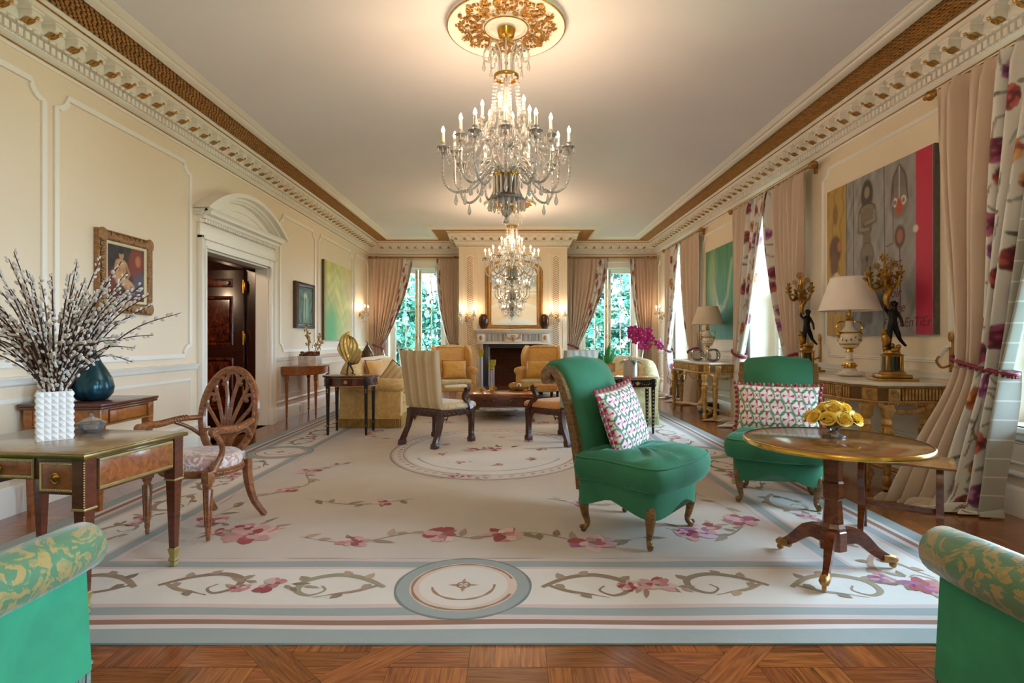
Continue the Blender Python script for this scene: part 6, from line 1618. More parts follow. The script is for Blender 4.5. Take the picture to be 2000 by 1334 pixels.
one(b.build('pink_blossom', mat('pink_petal', '#e3a9b6', .6, 0, .1, 20)), 'single pink blossom lying on the small occasional table', 'flower', (2.40, 3.33, RT+.485))

# ================================================================== green sofas at the bottom corners
M_vg1 = velvet('sofa_velvet', '#2f8f68'); M_broc = N('green_gold_brocade')
a = M_broc; mp = a.coords(); nz = a.noise(mp, 9, 2.5, .5, 3.2); r1 = a.ramp(nz, 0, [(.5, (0, 0, 0)), (.54, (1, 1, 1))]); n2 = a.noise(mp, 30, 2, .5, 1.5)
r2 = a.ramp(n2, 0, [(.35, (.5, .5, .5)), (.5, (1, 1, 1))]); gm = a.n('ShaderNodeMix', data_type='RGBA'); gm.inputs[6].default_value = (*hexc('#4a7a56'), 1); gm.inputs[7].default_value = (*hexc('#a3894e'), 1)
ml = a.n('ShaderNodeMath', operation='MULTIPLY'); a.l(r1, 0, ml, 0); a.l(r2, 0, ml, 1); a.l(ml, 0, gm, 0); a.l(gm, 2, a.b, 'Base Color'); a.set(Roughness=.42); a.b.inputs['Sheen Weight'].default_value = .3; a.bump(ml, 0, .25, .003)
M_gfr = mat('grey_green_fringe', '#87988c', .8, 0, .25, 60)
sofa('green_sofa', 'green velvet sofa with brocade arm roll in front of the writing desk', (-2.39, 1.46, 0), PI, 1.9, .92, .575, .72, M_vg1, M_broc.m, 2, .088, M_gfr, .40, fr=.09)
sofa('green_sofa', 'green velvet sofa with brocade arm roll and blue-grey cushion, in front of the tripod table', (2.36, 1.42, 0), PI, 1.9, .92, .575, .72, M_vg1, M_broc.m, 2, .088, M_gfr, .40, fr=.09)
P = Paint(60, 60, '#aebac2').noise(.1, 8, 3)
for k in range(26):
    a_ = rn.uniform(0, 6.3); x, y = rn.random(), rn.random(); P.line([(x, y), (x+.12*cos(a_), y+.12*sin(a_)), (x+.12*cos(a_)+.06*sin(a_), y+.16*sin(a_))], .018, rn.choice(['#3f4c58', '#e8ecec', '#e2e6ea']))
cushion('blue-grey and white figured cushion on the right green sofa', (1.86, 1.66, .56), RZ(.1) @ RX(-.5), .44, .36, .16, M_ara, P, None, None, None, 40)

# ================================================================== gilt marble-topped consoles on the right wall
M_cg = mat('carved_giltwood', '#b98c50', .45, .4, .3, 18, .3, 60); M_cgd = mat('giltwood_recess', '#6b4826', .7, .2, .3, 18)
def gilt_console(label, y, L=1.75):
    t = thing('gilt_console', label, 'table', (W-.004, y, 0)); d = .66; hl = L/2; h = .86
    out = [(0, -hl), (-.50, -hl), (-.56, -hl+.02), (-.60, -hl+.16), (-.66, -hl+.22), (-.66, hl-.22), (-.60, hl-.16), (-.56, hl-.02), (-.50, hl), (0, hl)]; out = out[::-1]
    b = MB(); softprism(b, out, .028, .006, TR(0, 0, h-.014)); b.build('marble_top', M_marble, t, ang=50)
    o2 = [(x+.02 if x < -.01 else x, y_*(1-.03)) for x, y_ in out]
    b = MB(); b.prism(o2, h-.165, h-.03); b.build('frieze_ground', M_cgd, t, flat=True)
    b = MB(); q = [p for p in o2 if True]
    for z, r in ((h-.038, .010), (h-.155, .010)): b.tube([(x, y_, z) for x, y_ in q], r, 6)
    for i in range(len(q)-1):
        p, r_ = Vector(q[i]), Vector(q[i+1]); Ls = (r_-p).length; dd = (r_-p)/Ls; nn = Vector((dd.y, -dd.x)); M = Matrix(((dd.x, -nn.x, 0, p.x), (dd.y, -nn.y, 0, p.y), (0, 0, 1, 0), (0, 0, 0, 1)))
        if Ls < .1: continue
        nb = max(1, int(Ls/.16)); a_ = b.mark()
        for k in range(nb):
            x0 = k*Ls/nb; w_ = Ls/nb
            if k % 2 == 0 and nb > 1 or nb == 1:
                b.box(x0+.004, x0+w_*.4 if nb > 1 else Ls-.004, -.012, .004, h-.145, h-.048, .003); xm = x0+w_*.2 if nb > 1 else Ls/2
                for r3 in (.034, .02): b.tube([(xm+r3*cos(g_*PI/6), -.016, h-.096+r3*sin(g_*PI/6)) for g_ in range(12)], .005, 5, closed=True)
                b.ell((xm, -.016, h-.096), .010, 6, 4); rng_ = (x0+w_*.45, x0+w_) if nb > 1 else None
            else: rng_ = (x0, x0+w_)
            if rng_:
                kk = int((rng_[1]-rng_[0])/.026)
                for g_ in range(kk): xx = rng_[0]+(g_+.5)*(rng_[1]-rng_[0])/kk; b.box(xx-.008, xx+.008, -.008, .004, h-.14, h-.052, .003)
        # acanthus drip edge
        for k in range(int(Ls/.022)): b.ell((.01+k*.022, -.002, h-.172), (.009, .008, .012), 5, 4)
        b.xf(M, a_)
    b.build('carved_frieze', M_cg, t, ang=45)
    for x, y_ in ((-.60, -hl+.10), (-.60, hl-.10), (-.14, -hl+.08), (-.14, hl-.08), (-.46, -hl+.06), (-.46, hl-.06)):
        b = MB(); b.lathe([(.016, 0), (.028, .012), (.022, .03), (.034, .05), (.032, .1), (.022, .12), (.03, .14), (.024, .18), (.036, .42), (.04, .50), (.03, .51), (.044, .53), (.04, .56), (.03, .57), (.046, .60), (.05, h-.175)], 14, (x, y_, 0))
        for k in range(10): a_ = k*PI/5; b.tube([(x+.024*cos(a_), y_+.024*sin(a_), .19), (x+.036*cos(a_), y_+.036*sin(a_), .42)], .0045, 5); b.ell((x+.042*cos(a_), y_+.042*sin(a_), .47), (.008, .008, .03), 5, 4)
        b.build('leg', M_cg, t)
    b = MB()
    for s_ in (-1, 1): b.tube(catmull([(-.58, s_*(hl-.1), .09), (-.42, s_*(hl-.34), .10), (-.36, s_*.14, .12), (-.38, 0, .12)], 6), [.022, .026, .024, .03], 8); b.tube(catmull([(-.14, s_*(hl-.08), .09), (-.22, s_*(hl-.3), .1), (-.32, s_*.12, .12)], 6), .02, 8)
    b.lathe([(.06, .09), (.09, .10), (.07, .14), (.09, .16), (.05, .22), (.03, .26), (0, .27)], 14, (-.36, 0, 0)); b.build('stretcher', M_cg, t)
    b = MB()
    for s_ in (-1, 1):
        for k in range(9): u = k/8; b.ell((-.63, s_*(.12+u*.42), h-.19-.07*sin(PI*u)), (.014, .022, .02), 6, 4)
        for k in range(6): b.ell((-.52+k*.075, s_*(hl-.03), h-.185-.05*sin(PI*k/5)), (.045, .014, .022), 7, 4, RY(.5*cos(PI*k/5)))
    b.ell((-.64, 0, h-.2), (.02, .07, .05), 10, 6); b.build('garland', M_cg, t)
    return t
gilt_console('carved gilt console with white marble top', 5.20)
bpy.data.objects['gilt_console']['label'] = 'carved gilt console with white marble top under the red-edged grey painting'
gilt_console('carved gilt console with marble top under the green painting, farther along the right wall', 8.93)

# ---- lamps
M_shade = mat('pleated_shade', '#efe3da', .8, 0, .02, 10); M_shade.node_tree.nodes['Principled BSDF'].inputs['Subsurface Weight'].default_value = 0
M_alab = mat('alabaster', '#ded3c8', .25, 0, .08, 12)
def table_lamp(label, loc, sr=.255, tr=.155, sh=.30, rb=1., shade_m=M_shade):
    t = thing('table_lamp', label, 'lamp', loc)
    b = MB(); b.box(-.065, .065, -.065, .065, .0, .018, .003); b.lathe([(.06, .018), (.058, .04), (.045, .05)], 20); b.lathe([(.05, .10), (.03, .12), (.024, .19), (.03, .20)], 20); b.lathe([(.03, .225), (.07, .25), (.092, .30), (.095, .35), (.08, .375), (.085, .38), (.06, .40), (.035, .44), (.03, .49)], 24); b.build('urn_body', M_alab, t)
    b = MB(); b.lathe([(.046, .05), (.056, .06), (.056, .085), (.05, .10)], 20); b.lathe([(.028, .12-.0), (.034, .122), (.03, .13)], 16); b.lathe([(.026, .195), (.036, .2), (.03, .225), (.05, .235), (.086, .275), (.08, .27)], 20); b.lathe([(.086, .372), (.09, .378), (.086, .385)], 24)
    b.lathe([(.031, .485), (.036, .49), (.022, .505), (.03, .52), (.012, .54), (.012, .62)], 16)
    for s_ in (-1, 1):
        b.tube(catmull([(s_*.088, 0, .38), (s_*.12, 0, .42), (s_*.10, 0, .47), (s_*.05, 0, .48)], 5), .008, 6); b.ell((s_*.1, 0, .36), (.022, .02, .03), 8, 6)
    for k in range(16):
        a_ = k*2*PI/16; b.ell((.094*cos(a_), .094*sin(a_), .335-.03*abs(sin(a_*2))), (.009, .009, .012), 5, 4); b.ell((.06*cos(a_), .06*sin(a_), .073), .006, 5, 3)
    b.build('ormolu_mounts', M_gold, t)
    b = MB(); n = 96; z0, z1 = .585, .585+sh; vs = []
    for z, r in ((z0, sr), (z1, tr), (z1, tr-.004), (z0, sr-.004)):
        for k in range(n): q = r*(1+(.006 if k % 2 else -.002)); a_ = 2*PI*k/n; vs.append((q*cos(a_), q*sin(a_), z))
    b.add(vs, [(r*n+k, r*n+(k+1) % n, ((r+1) % 4)*n+(k+1) % n, ((r+1) % 4)*n+k) for r in range(4) for k in range(n)]); 
    b.tube([(sr*cos(a_*PI/24), sr*sin(a_*PI/24), z0) for a_ in range(48)], .006, 5, closed=True); b.tube([(tr*cos(a_*PI/24), tr*sin(a_*PI/24), z1) for a_ in range(48)], .006, 5, closed=True)
    b.build('lamp_shade', shade_m, t, ang=25)
    return t
table_lamp('alabaster and gilt urn lamp with pleated white shade before the large grey painting', (3.12, 5.13, .885))
M_sh2 = mat('beige_shade', '#d9c6b0', .8, 0, .02, 10)
table_lamp('gilt and alabaster urn lamp with beige shade in front of the green painting', (3.14, 8.92, .86), .245, .155, .28, 1., M_sh2)
b = MB(); b.lathe([(.07, 0), (.09, .004), (.125, .02), (.128, .026), (.12, .026), (.08, .012), (0, .012)], 24)
one(b.build('porcelain_dish', M_ceramic), 'white porcelain dish under the lamp on the near gilt console', 'dish', (3.12, 5.13, .86))
for i, (x, y, r) in enumerate(((2.93, 8.78, .10), (3.03, 8.38, .108))):
    b = MB(); n = 24
    b.loft([[Vector((rr_*(1+(.03 if k % 2 else -.01))*cos(2*PI*k/n), rr_*(1+(.03 if k % 2 else -.01))*sin(2*PI*k/n), z)) for k in range(n)] for rr_, z in [(r*max(.3, sin(PI*u)**.8), r*.95*(1-cos(PI*u))) for u in (.06, .15, .25, .35, .45, .55, .65, .75, .85, .91)]], cap=True)
    one(b.build('glass_globe', M_thin, ang=20), 'ribbed clear glass globe %s the beige-shaded lamp' % ('just left of', 'right of')[i], 'vase', (x, y, .86))

# ---- candelabra: bronze youth carrying gilt branches
def skin_body(name, nodes, edges, m, parent, M=None, sub=2):
    me = bpy.data.meshes.new(name); vs = [Vector(n[0]) for n in nodes]
    if M is not None: vs = [M @ v for v in vs]
    me.from_pydata(vs, edges, []); o = bpy.data.objects.new(name, me); COL.objects.link(o); o.parent = parent
    md = o.modifiers.new('skin', 'SKIN'); 
    if not me.skin_vertices: me.attributes.new('x', 'FLOAT', 'POINT') if 0 else None
    bpy.context.view_layer.objects.active = o
    sv = me.skin_vertices[0].data if me.skin_vertices else None
    if sv is None:
        bm = bmesh.new(); bm.from_mesh(me); bm.verts.layers.skin.verify(); bm.to_mesh(me); bm.free(); sv = me.skin_vertices[0].data
    for i, n in enumerate(nodes): r = n[1]; sv[i].radius = (r, r) if not isinstance(r, tuple) else r
    sv[0].use_root = True; md.use_smooth_shade = True
    s_ = o.modifiers.new('sub', 'SUBSURF'); s_.levels = s_.render_levels = sub; me.materials.append(m)
    for p in me.polygons: p.use_smooth = True
    return o
M_bfig = mat('black_bronze', '#15120f', .3, .5, .2, 15); M_cand = mat('ormolu', '#a37b38', .28, .9, .25, 20)
def candelabrum(label, loc, rz):
    t = thing('candelabrum', label, 'candelabra', loc, rz)
    b = MB(); b.box(-.15, .15, -.12, .12, 0, .022, .004); b.box(-.115, .115, -.10, .10, .022, .055, .01); b.lathe([(.10, .055), (.09, .075), (.07, .085)], 20); b.lathe([(.08, .20), (.085, .215), (.06, .225), (.05, .25), (0, .26)], 20)
    for k in range(4): a_ = k*PI/2+PI/4; b.box(.068*cos(a_)-.014, .068*cos(a_)+.014, .068*sin(a_)-.014, .068*sin(a_)+.014, .08, .205, .004)
    for k in range(14): a_ = rn.uniform(0, 6.3); b.ell((.05*cos(a_), .05*sin(a_), rn.uniform(.24, .30)), (.022, .02, .02), 7, 5)
    b.ell((-.045, 0, .34), (.035, .03, .055), 8, 6); b.ell((-.06, .0, .40), (.028, .024, .025), 8, 6); b.build('gilt_base', M_cand, t)
    b = MB(); b.lathe([(.066, .085), (.066, .2)], 20); b.build('black_drum', M_ebony, t)
    nd = [((.0, 0, .455), .026), ((.0, 0, .50), .024), ((.005, 0, .545), .030), ((.004, 0, .575), .018), ((.012, -.005, .592), .011), ((.014, -.010, .622), (.021, .023)),
          ((-.018, 0, .44), .021), ((-.022, -.006, .37), .017), ((-.018, 0, .34), .012), ((-.02, .004, .28), .009), ((-.018, -.02, .268), .008),
          ((.02, 0, .438), .021), ((.045, -.004, .375), .016), ((.055, .004, .345), .012), ((.095, .02, .30), .009), ((.108, .012, .283), .008),
          ((-.032, 0, .568), .012), ((-.06, -.01, .60), .0095), ((-.045, -.015, .645), .008), ((-.035, -.01, .665), .008),
          ((.036, 0, .562), .012), ((.062, -.005, .51), .0095), ((.065, -.025, .46), .008), ((.064, -.032, .442), .008)]
    ed = [(0, 1), (1, 2), (2, 3), (3, 4), (4, 5), (0, 6), (6, 7), (7, 8), (8, 9), (9, 10), (0, 11), (11, 12), (12, 13), (13, 14), (14, 15), (3, 16), (16, 17), (17, 18), (18, 19), (3, 20), (20, 21), (21, 22), (22, 23)]
    nd = [(p, tuple(q*1.28 for q in r) if isinstance(r, tuple) else r*1.34) for p, r in nd]
    fg = skin_body('figure', nd, ed, M_bfig, t)
    b = MB()
    b.ell((.014, -.004, .630), (.027, .028, .026), 12, 8)
    for k in range(26):
        a_ = rn.uniform(0, 6.3); e = rn.uniform(.0, 1.2); b.ell((.014+.026*cos(a_)*sin(e), -.004+.027*sin(a_)*sin(e), .630+.025*cos(e)), .007, 6, 4)
    b.build('curly_hair', M_bfig, fg)
    b = MB(); b.tube(catmull([(.03, -.012, .60), (.015, -.012, .68), (.045, 0, .76), (0, 0, .80)], 5), [.014, .022, .03, .045], 10)
    for k in range(9): a_ = k*2.4; b.ell((.045*cos(a_), .045*sin(a_), .79+.01*(k % 3)), (.03, .022, .012), 6, 4, RZ(a_) @ RY(-.5))
    b.tube(catmull([(0, 0, .8), (.0, 0, .9), (.012, 0, .98), (0, 0, 1.02)], 5), [.012, .009, .007], 6); b.xf(TR(-.065, 0, 0)); b.build('cornucopia', M_cand, t)
    for k in range(6):
        a_ = k*PI/3+.3; r = .125; hz = .87+.03*(k % 2); c_, s_ = cos(a_), sin(a_); b = MB()
        b.tube(catmull([(0, 0, .80), (.05*c_, .05*s_, .76), (.10*c_, .10*s_, .775), (r*c_, r*s_, hz-.03)], 6), [.013, .011, .010, .008], 7)
        b.lathe([(.008, hz-.04), (.022, hz-.025), (.034, hz-.01), (.034, hz-.005), (.014, hz), (.016, hz+.03), (.02, hz+.04), (.012, hz+.042)], 12, (r*c_, r*s_, 0))
        for q in range(5): aa = a_+rn.uniform(-.6, .6); b.ell((rn.uniform(.04, .1)*cos(aa), rn.uniform(.04, .1)*sin(aa), rn.uniform(.77, .88)), (.022, .016, .008), 6, 4, RZ(rn.random()*6) @ RY(rn.uniform(-.8, .8)))
        b.xf(TR(-.065, 0, 0)); b.build('branch', M_cand, t)
    b = MB()
    for (x, y, z, r) in ((0, -.01, 1.02, .028), (.07, .0, .97, .022), (-.05, .0, .95, .02), (.0, -.05, .87, .03), (.03, -.04, .93, .02)):
        for q in range(9): a_ = q*2*PI/9; b.ell((x+r*cos(a_), y-.01, z+r*sin(a_)), (r*.5, .006, r*.3), 6, 4, RY(-a_))
        b.ell((x, y-.015, z), (r*.4, .012, r*.4), 8, 5); b.tube([(x, y, z), (x*.3, 0, .86)], .004, 5)
    b.xf(TR(-.065, 0, 0)); b.build('gilt_flowers', M_cand, t)
    return t
candelabrum('gilt candelabrum with black bronze youth to the right of the white-shaded lamp', (3.14, 4.58, .86), -.25)
candelabrum('gilt candelabrum with black bronze youth left of the white-shaded lamp, by the middle window', (3.13, 5.90, .86), -.25)
b = MB(); b.tube(catmull([(3.12, 4.99, .865), (3.2, 4.9, .865), (3.3, 4.95, .865), (3.41, 4.86, .865)], 6), .003, 5); one(b.build('lamp_cord', M_oldgold), 'thin lamp cord trailing over the near console marble', 'cord')
b = MB(); b.box(-.14, .14, -.1, .1, 0, .16, .01); b.box(-.13, .13, -.104, -.1, .02, .14, .004); one(b.build('black_box', M_ebony), 'small black box on the floor under the far gilt console', 'box', (3.22, 9.1, 0))

# ================================================================== pictures on the right wall
P = Paint(260, 260, '#8a8684').noise(.16, 10, 21, 2.5, .4).noise(.05, 8, 5)
def rv(x): return x
P.rect(0, .225, 0, 1, '#b08a34', .95); P.blend(((P.X < .225) & (np.sin(P.X*70+P.Y*9+np.sin(P.Y*30)) > .8)).astype(np.float32), '#7d5c22', .5)
P.rect(.86, .985, 0, 1, '#b8123f', .98).rect(.985, 1, 0, 1, '#2b2522')
for x in (.225, .30, .60): P.line([(x, 0), (x+.006, .5), (x-.003, 1)], .006, '#2f2a28', .8)
P.ell(.44, .13, .058, .095, '#3b332a', 0, .25).ell(.44, .115, .026, .036, '#857863', 0, .3).ell(.44, .225, .082, .045, '#3d352b', 0, .2).ell(.44, .228, .074, .038, '#766b58', 0, .2).ell(.44, .30, .058, .10, '#6f6452', 0, .2).line([(.37, .24), (.365, .34), (.46, .35)], .024, '#3d352b').line([(.372, .24), (.37, .335), (.455, .345)], .016, '#8a7e69').line([(.51, .24), (.52, .30), (.42, .31)], .022, '#3d352b').line([(.508, .24), (.515, .295), (.425, .305)], .015, '#8a7e69')
P.ell(.44, .42, .042, .07, '#6b604f', 0, .2).ell(.44, .50, .066, .075, '#3f372d', 0, .15).ell(.44, .50, .060, .07, '#75695a', 0, .15).line([(.415, .54), (.41, .72), (.405, .93)], .034, '#3f372d').line([(.465, .54), (.475, .72), (.465, .90)], .034, '#3f372d').line([(.415, .54), (.41, .72), (.405, .92)], .026, '#6c6153').line([(.465, .54), (.475, .72), (.465, .89)], .026, '#6c6153').ell(.44, .525, .014, .02, '#2d261f', 0, .4)
P.ell(.10, .42, .07, .1, '#5d3d20', 0, .3).ell(.09, .52, .045, .08, '#6b4725', 0, .3).ell(.10, .18, .03, .07, '#7e5a2a', 0, .5).ell(.15, .40, .025, .035, '#a86a4a', 0, .5)
for k in range(20): a_ = k*PI/10; P.line([(.11+.02*cos(a_), .63+.025*sin(a_)), (.11+.045*cos(a_), .63+.055*sin(a_))], .006, '#d9c8b6')
P.ell(.11, .63, .025, .03, '#a88a60', 0, .3).line([(.11, .68), (.11, .85)], .006, '#3a2a1c')
P.ell(.73, .17, .07, .13, '#6b625d', 0, .2).ell(.73, .25, .075, .09, '#766c66', 0, .3).line([(.66, .24), (.68, .1), (.73, .03), (.78, .1), (.8, .24)], .005, '#3a3230').line([(.73, .04), (.73, .3)], .004, '#d8d0c8')
for x in (.695, .765): P.ell(x, .24, .022, .026, '#cfc8c0', 0, .4).ell(x, .24, .012, .014, '#7a706a', 0, .4)
P.ell(.73, .27, .025, .05, '#a8482c', 0, .4).rect(.695, .765, .27, .30, '#a8482c', .9).ell(.735, .44, .045, .065, '#5b3f33', 0, .3).ell(.735, .44, .025, .04, '#96604c', 0, .4).line([(.735, .5), (.74, .9)], .006, '#3a2522').line([(.62, .48), (.68, .47), (.68, .1)], .005, '#6b3a34')
P.ell(.86, .42, .02, .02, '#cfc0b0', 0, .5)
# the right wall is seen with its far end on the picture's left
pt = picture('canvas_painting', 'large unframed grey canvas with figures, ochre left strip and crimson right strip', 4.44, 5.96, 1.24, 2.78, 1, P, None, 0, .06)
def script(par, rows, x0, z0, size, m):
    for i, (s_, dx) in enumerate(rows):
        cu = bpy.data.curves.new('txt', 'FONT'); cu.body = s_; cu.size = size; cu.extrude = .0006; cu.shear = .25
        ob = bpy.data.objects.new('txt', cu); me = bpy.data.meshes.new_from_object(ob); mb_all = MB(); a_ = 0
        mb_all.add([(v.co.x+x0+dx, v.co.y+z0-i*size*1.15, v.co.z) for v in me.vertices], [tuple(p.vertices) for p in me.polygons])
        mb_all.xf(TR(-.0445, 0, 0) @ RZ(-PI/2) @ RX(PI/2), a_); bpy.data.objects.remove(ob); bpy.data.curves.remove(cu); bpy.data.meshes.remove(me); mb_all.build('painted_writing', m, par, flat=True)
script(pt, [("c'est", 0), ('Faire', -.01), ('Voir', 0), ('Ange', .01), ('PaRmEnTiEr', -.03)], .17, .60, .115, mat('red_script', '#6d2530', .7, 0, .2, 20))
P = Paint(110, 140, '#4f8a6a').noise(.14, 10, 31, 2., .5)
P.blend(np.clip((P.X*.9+P.Y*.3-.35), 0, 1), '#3f8f6b', .6); P.ell(.22, .3, .12, .3, '#9db58e', .1, .8, .8).ell(.3, .55, .08, .2, '#b8b48c', -.2, .7, .6).line([(.3, .45), (.42, .66), (.55, .68), (.68, .55), (.8, .2)], .045, '#a9c09a', .8).line([(.38, .62), (.5, .70), (.6, .66)], .02, '#d0cfb0', .8)
P.ell(.88, .78, .2, .12, '#1d4a34', -.3, .9, .8); P.line([(.32, 0), (.32, 1)], .005, '#2a4f3c', .8).line([(.66, 0), (.67, 1)], .005, '#2a4f3c', .8)
P.rect(0, .05, 0, 1, '#8f8a68', .5, .05)
picture('canvas_painting', 'unframed green abstract canvas between the far curtains on the right wall', 8.28, 9.72, 1.21, 2.72, 1, P, None, 0, .06)

# ================================================================== curtains
FP = Paint(360, 1100, '#dbd7d1').noise(.04, 8, 2)
rn = random.Random(15)
for k in range(190):
    x, y = rn.random(), rn.random(); a_ = rn.uniform(0, 6.3)
    if k < 50: FP.line([(x, y), (x+.08*cos(a_), y+.03*sin(a_)), (x+.14*cos(a_+.5), y+.05*sin(a_+.5))], .004, '#6f6a58', .8)
    FP.ell(x, y, .026, .005, rn.choice(['#5f6a5c', '#7d8172', '#8b7350', '#4c5148', '#8d9c9a']), a_, .3, .9)
for k in range(52):
    x, y = (k*.37+rn.uniform(-.05, .05)) % 1, k/52+rn.uniform(-.01, .01); pal = rn.choice([['#7d2446', '#5b1a30', '#a2476e'], ['#8c4a7c', '#6a2f5e', '#c08ab0'], ['#8f2c33', '#5e1c20', '#b8574a'], ['#b5683a', '#8c3f22', '#d09a5c']])
    for q in range(9): a_ = q*2*PI/9+k; FP.ell(x+.034*cos(a_), y+.016*sin(a_), .022, .0105, pal[q % 3], 0, .3, .95)
    FP.ell(x, y, .026, .0125, pal[1], 0, .3).ell(x, y, .016, .008, pal[0], 0, .4).ell(x, y, .008, .003, pal[2], 0, .4)
M_cur = colmat('curtain_silk', .5, .03, 10, .06, 120, .25); M_tie = mat('burgundy_tieback', '#7d1f38', .6, 0, .5, 60, .5, 120)
BEIGE = np.array(hexc('#cdb5a1')); 
def curtain(name, label, A, d, nrm, Wt, ftop, tie_s=.10, zt=1.02, ztop=3.12, Wb=.5, nf=9, nu=110, nv=130, floral=(.84, 1.), lining=None, back=-.05, seed=0, off0=.10, puddle=.14, grp=None, tw=.17, bow=1.6, flare=0., deep=1.):
    """hangs from the rod start A along d; nrm points into the room; gathered at the tie, spreading and puddling below"""
    r = random.Random(seed); b = MB(); b.col = (0, 0, 0); ph = r.uniform(0, 6); vs = []; cs = []; d = Vector((d[0], d[1], 0)); nr = Vector((nrm[0], nrm[1], 0)); A = Vector((A[0], A[1], 0))
    for j in range(nv+1):
        v = j/nv; zf = ztop*(1-v/.93) if v < .93 else 0
        z = max(zf, .0)
        for i in range(nu+1):
            u = i/nu; up = u+.018*sin(u*nf*2.1+seed)
            if z > zt:
                q = (ztop-z)/(ztop-zt); s0 = lerp(0, tie_s-tw/2, smooth(q)**1.5); s1 = lerp(Wt, tie_s+tw/2, q**bow)
                s_ = lerp(s0, s1, up); amp = deep*lerp(.044, .055, q)*(.75+.35*sin(u*31+seed*3)); pin = 0
                # pinch pleats at the heading
                if q < .06: amp *= .5+q*8
                o = off0+amp*sin(nf*2*PI*up+ph)+.012*sin(nf*4.4*up+z*2)+.03*sin(q*PI)*u
            else:
                q = (zt-z)/zt; g = smooth(q**.8); s0 = lerp(tie_s-tw/2, tie_s+back-Wb*.15, g); s1 = lerp(tie_s+tw/2, tie_s+Wb, g*(.7+.3*q))
                s_ = lerp(s0, s1, up); amp = lerp(.045, .08, g)
                o = off0+.02*g+flare*g*(1-u)**1.3*(.55+.45*q)+amp*sin(nf*.8*2*PI*up+ph+q*.8)+.02*sin(nf*5*up+z*4)
                if v >= .93:
                    w_ = (v-.93)/.07; o += puddle*(w_**.8)*(.6+.5*sin(u*9+seed)); s_ += .08*w_*(u-.3)
                    z = .012+.055*max(0, sin(w_*PI))*(.6+.5*sin(u*21+seed*2))+.02*(1-w_)*0
                elif z < .12: o += .05*(1-z/.12)*(.5+.5*sin(u*9+seed)); 
            p = A+d*s_+nr*max(.035, o); vs.append((p.x, p.y, max(z, .012)))
            if floral[0] < u < floral[1]:
                c = FP.get((u-floral[0])*1.6 % 1, (v*1.02+seed*.13) % 1)
            elif lining and u > floral[1]: c = tuple(hexc('#a5a39a') if (v*26) % 1 > .06 else hexc('#d8d4cc'))
            else: c = tuple(BEIGE)
            cs.append(c)
    o0 = b.mark(); b.add(vs, [(j*(nu+1)+i, j*(nu+1)+i+1, (j+1)*(nu+1)+i+1, (j+1)*(nu+1)+i) for j in range(nv) for i in range(nu)]); b.c[o0:] = cs
    t = thing('curtain', label, 'curtain', (0, 0, 0), 0, grp); o = b.build('curtain_panel', M_cur, t, ang=180); md = o.modifiers.new('s', 'SOLIDIFY'); md.thickness = .004
    b = MB(); C_ = A+d*tie_s+nr*off0; P_ = [C_+d*((tw/2+.025)*cos(k*PI/16))+nr*(.085*sin(k*PI/16))+Vector((0, 0, zt+.02-.05*cos(k*PI/16))) for k in range(32)]
    b.tube(P_, .014, 7, closed=True)
    for k in range(0, 32): b.ell(P_[k]-Vector((0, 0, .018)), .0115, 6, 4)
    b.build('tieback', M_tie, t)
    return t
def pole(label, A, B_, nr):
    t = thing('curtain_rod', label, 'curtain rod', (0, 0, 0)); A, B_ = Vector(A), Vector(B_); d = (B_-A).normalized(); b = MB(); b.tube([A, B_], .016, 10); b.build('rod', M_oldgold, t)
    for p, s_ in ((A, -1), (B_, 1)):
        b = MB(); b.lathe([(.016, 0), (.028, .01), (.02, .025), (.036, .045), (.04, .07), (.02, .10), (.012, .11), (.016, .12), (0, .13)], 12, M=TR(*p) @ align(d*s_)); b.build('finial', M_oldgold, t)
        b = MB(); q = p-d*s_*.06; w_ = q-Vector((nr[0], nr[1], 0))*.10; b.tube([q, w_], .014, 6); b.box(w_.x-.02, w_.x+.02, w_.y-.02, w_.y+.02, w_.z-.07, w_.z+.05, .005); b.build('bracket', M_oldgold, t)
BN = (0, -1); zr = 3.14
for cx, w_ in ((-BWC, 'left'), (BWC, 'right')):
    x0, x1 = cx-1.02, cx+.98
    pole('gilt curtain rod above the %s fireplace-wall window' % w_, (x0, YB-.11, zr), (x1, YB-.11, zr), BN)
wl = .96
curtain('c', 'wider beige curtain left of the left fireplace-wall window, tied back at the corner', (-3.33, YB), (1, 0), BN, .95, 0, .14, 1.02, seed=1, nf=9, floral=(.76, 1.), Wb=.42, nu=90, nv=90, tw=.22)
curtain('c', 'narrow beige curtain right of the left fireplace-wall window beside the chimney breast', (-1.26, YB), (-1, 0), BN, .60, 0, .16, 1.02, seed=2, nf=7, floral=(.76, 1.), Wb=.28, nu=70, nv=90, tw=.2, bow=2.2)
curtain('c', 'wider beige curtain left of the right fireplace-wall window beside the chimney breast', (1.27, YB), (1, 0), BN, .98, 0, .16, 1.02, seed=3, nf=9, floral=(.76, 1.), Wb=.42, nu=90, nv=90, tw=.22)
curtain('c', 'narrow beige curtain right of the right fireplace-wall window in the corner', (3.33, YB), (-1, 0), BN, .56, 0, .16, 1.02, seed=4, nf=7, floral=(.76, 1.), Wb=.28, nu=70, nv=90, tw=.2, bow=2.2)
RN = (-1, 0)
for (y0, y1), w_ in (((9.85, 12.08), 'far'), ((6.2, 8.35), 'middle'), ((1.95, 4.32), 'near')):
    pole('gilt curtain rod above the %s right-wall window' % w_, (W-.11, y0-.02, zr), (W-.11, y1+.02, zr), RN)
curtain('c', 'beige curtain with floral edge at the far side of the farthest right-wall window', (W, 12.0), (0, -1), RN, 1.08, 0, .22, .98, seed=5, nf=9, Wb=.55, floral=(.5, 1.), nu=110, nv=110, off0=.13, puddle=.3, tw=.3)
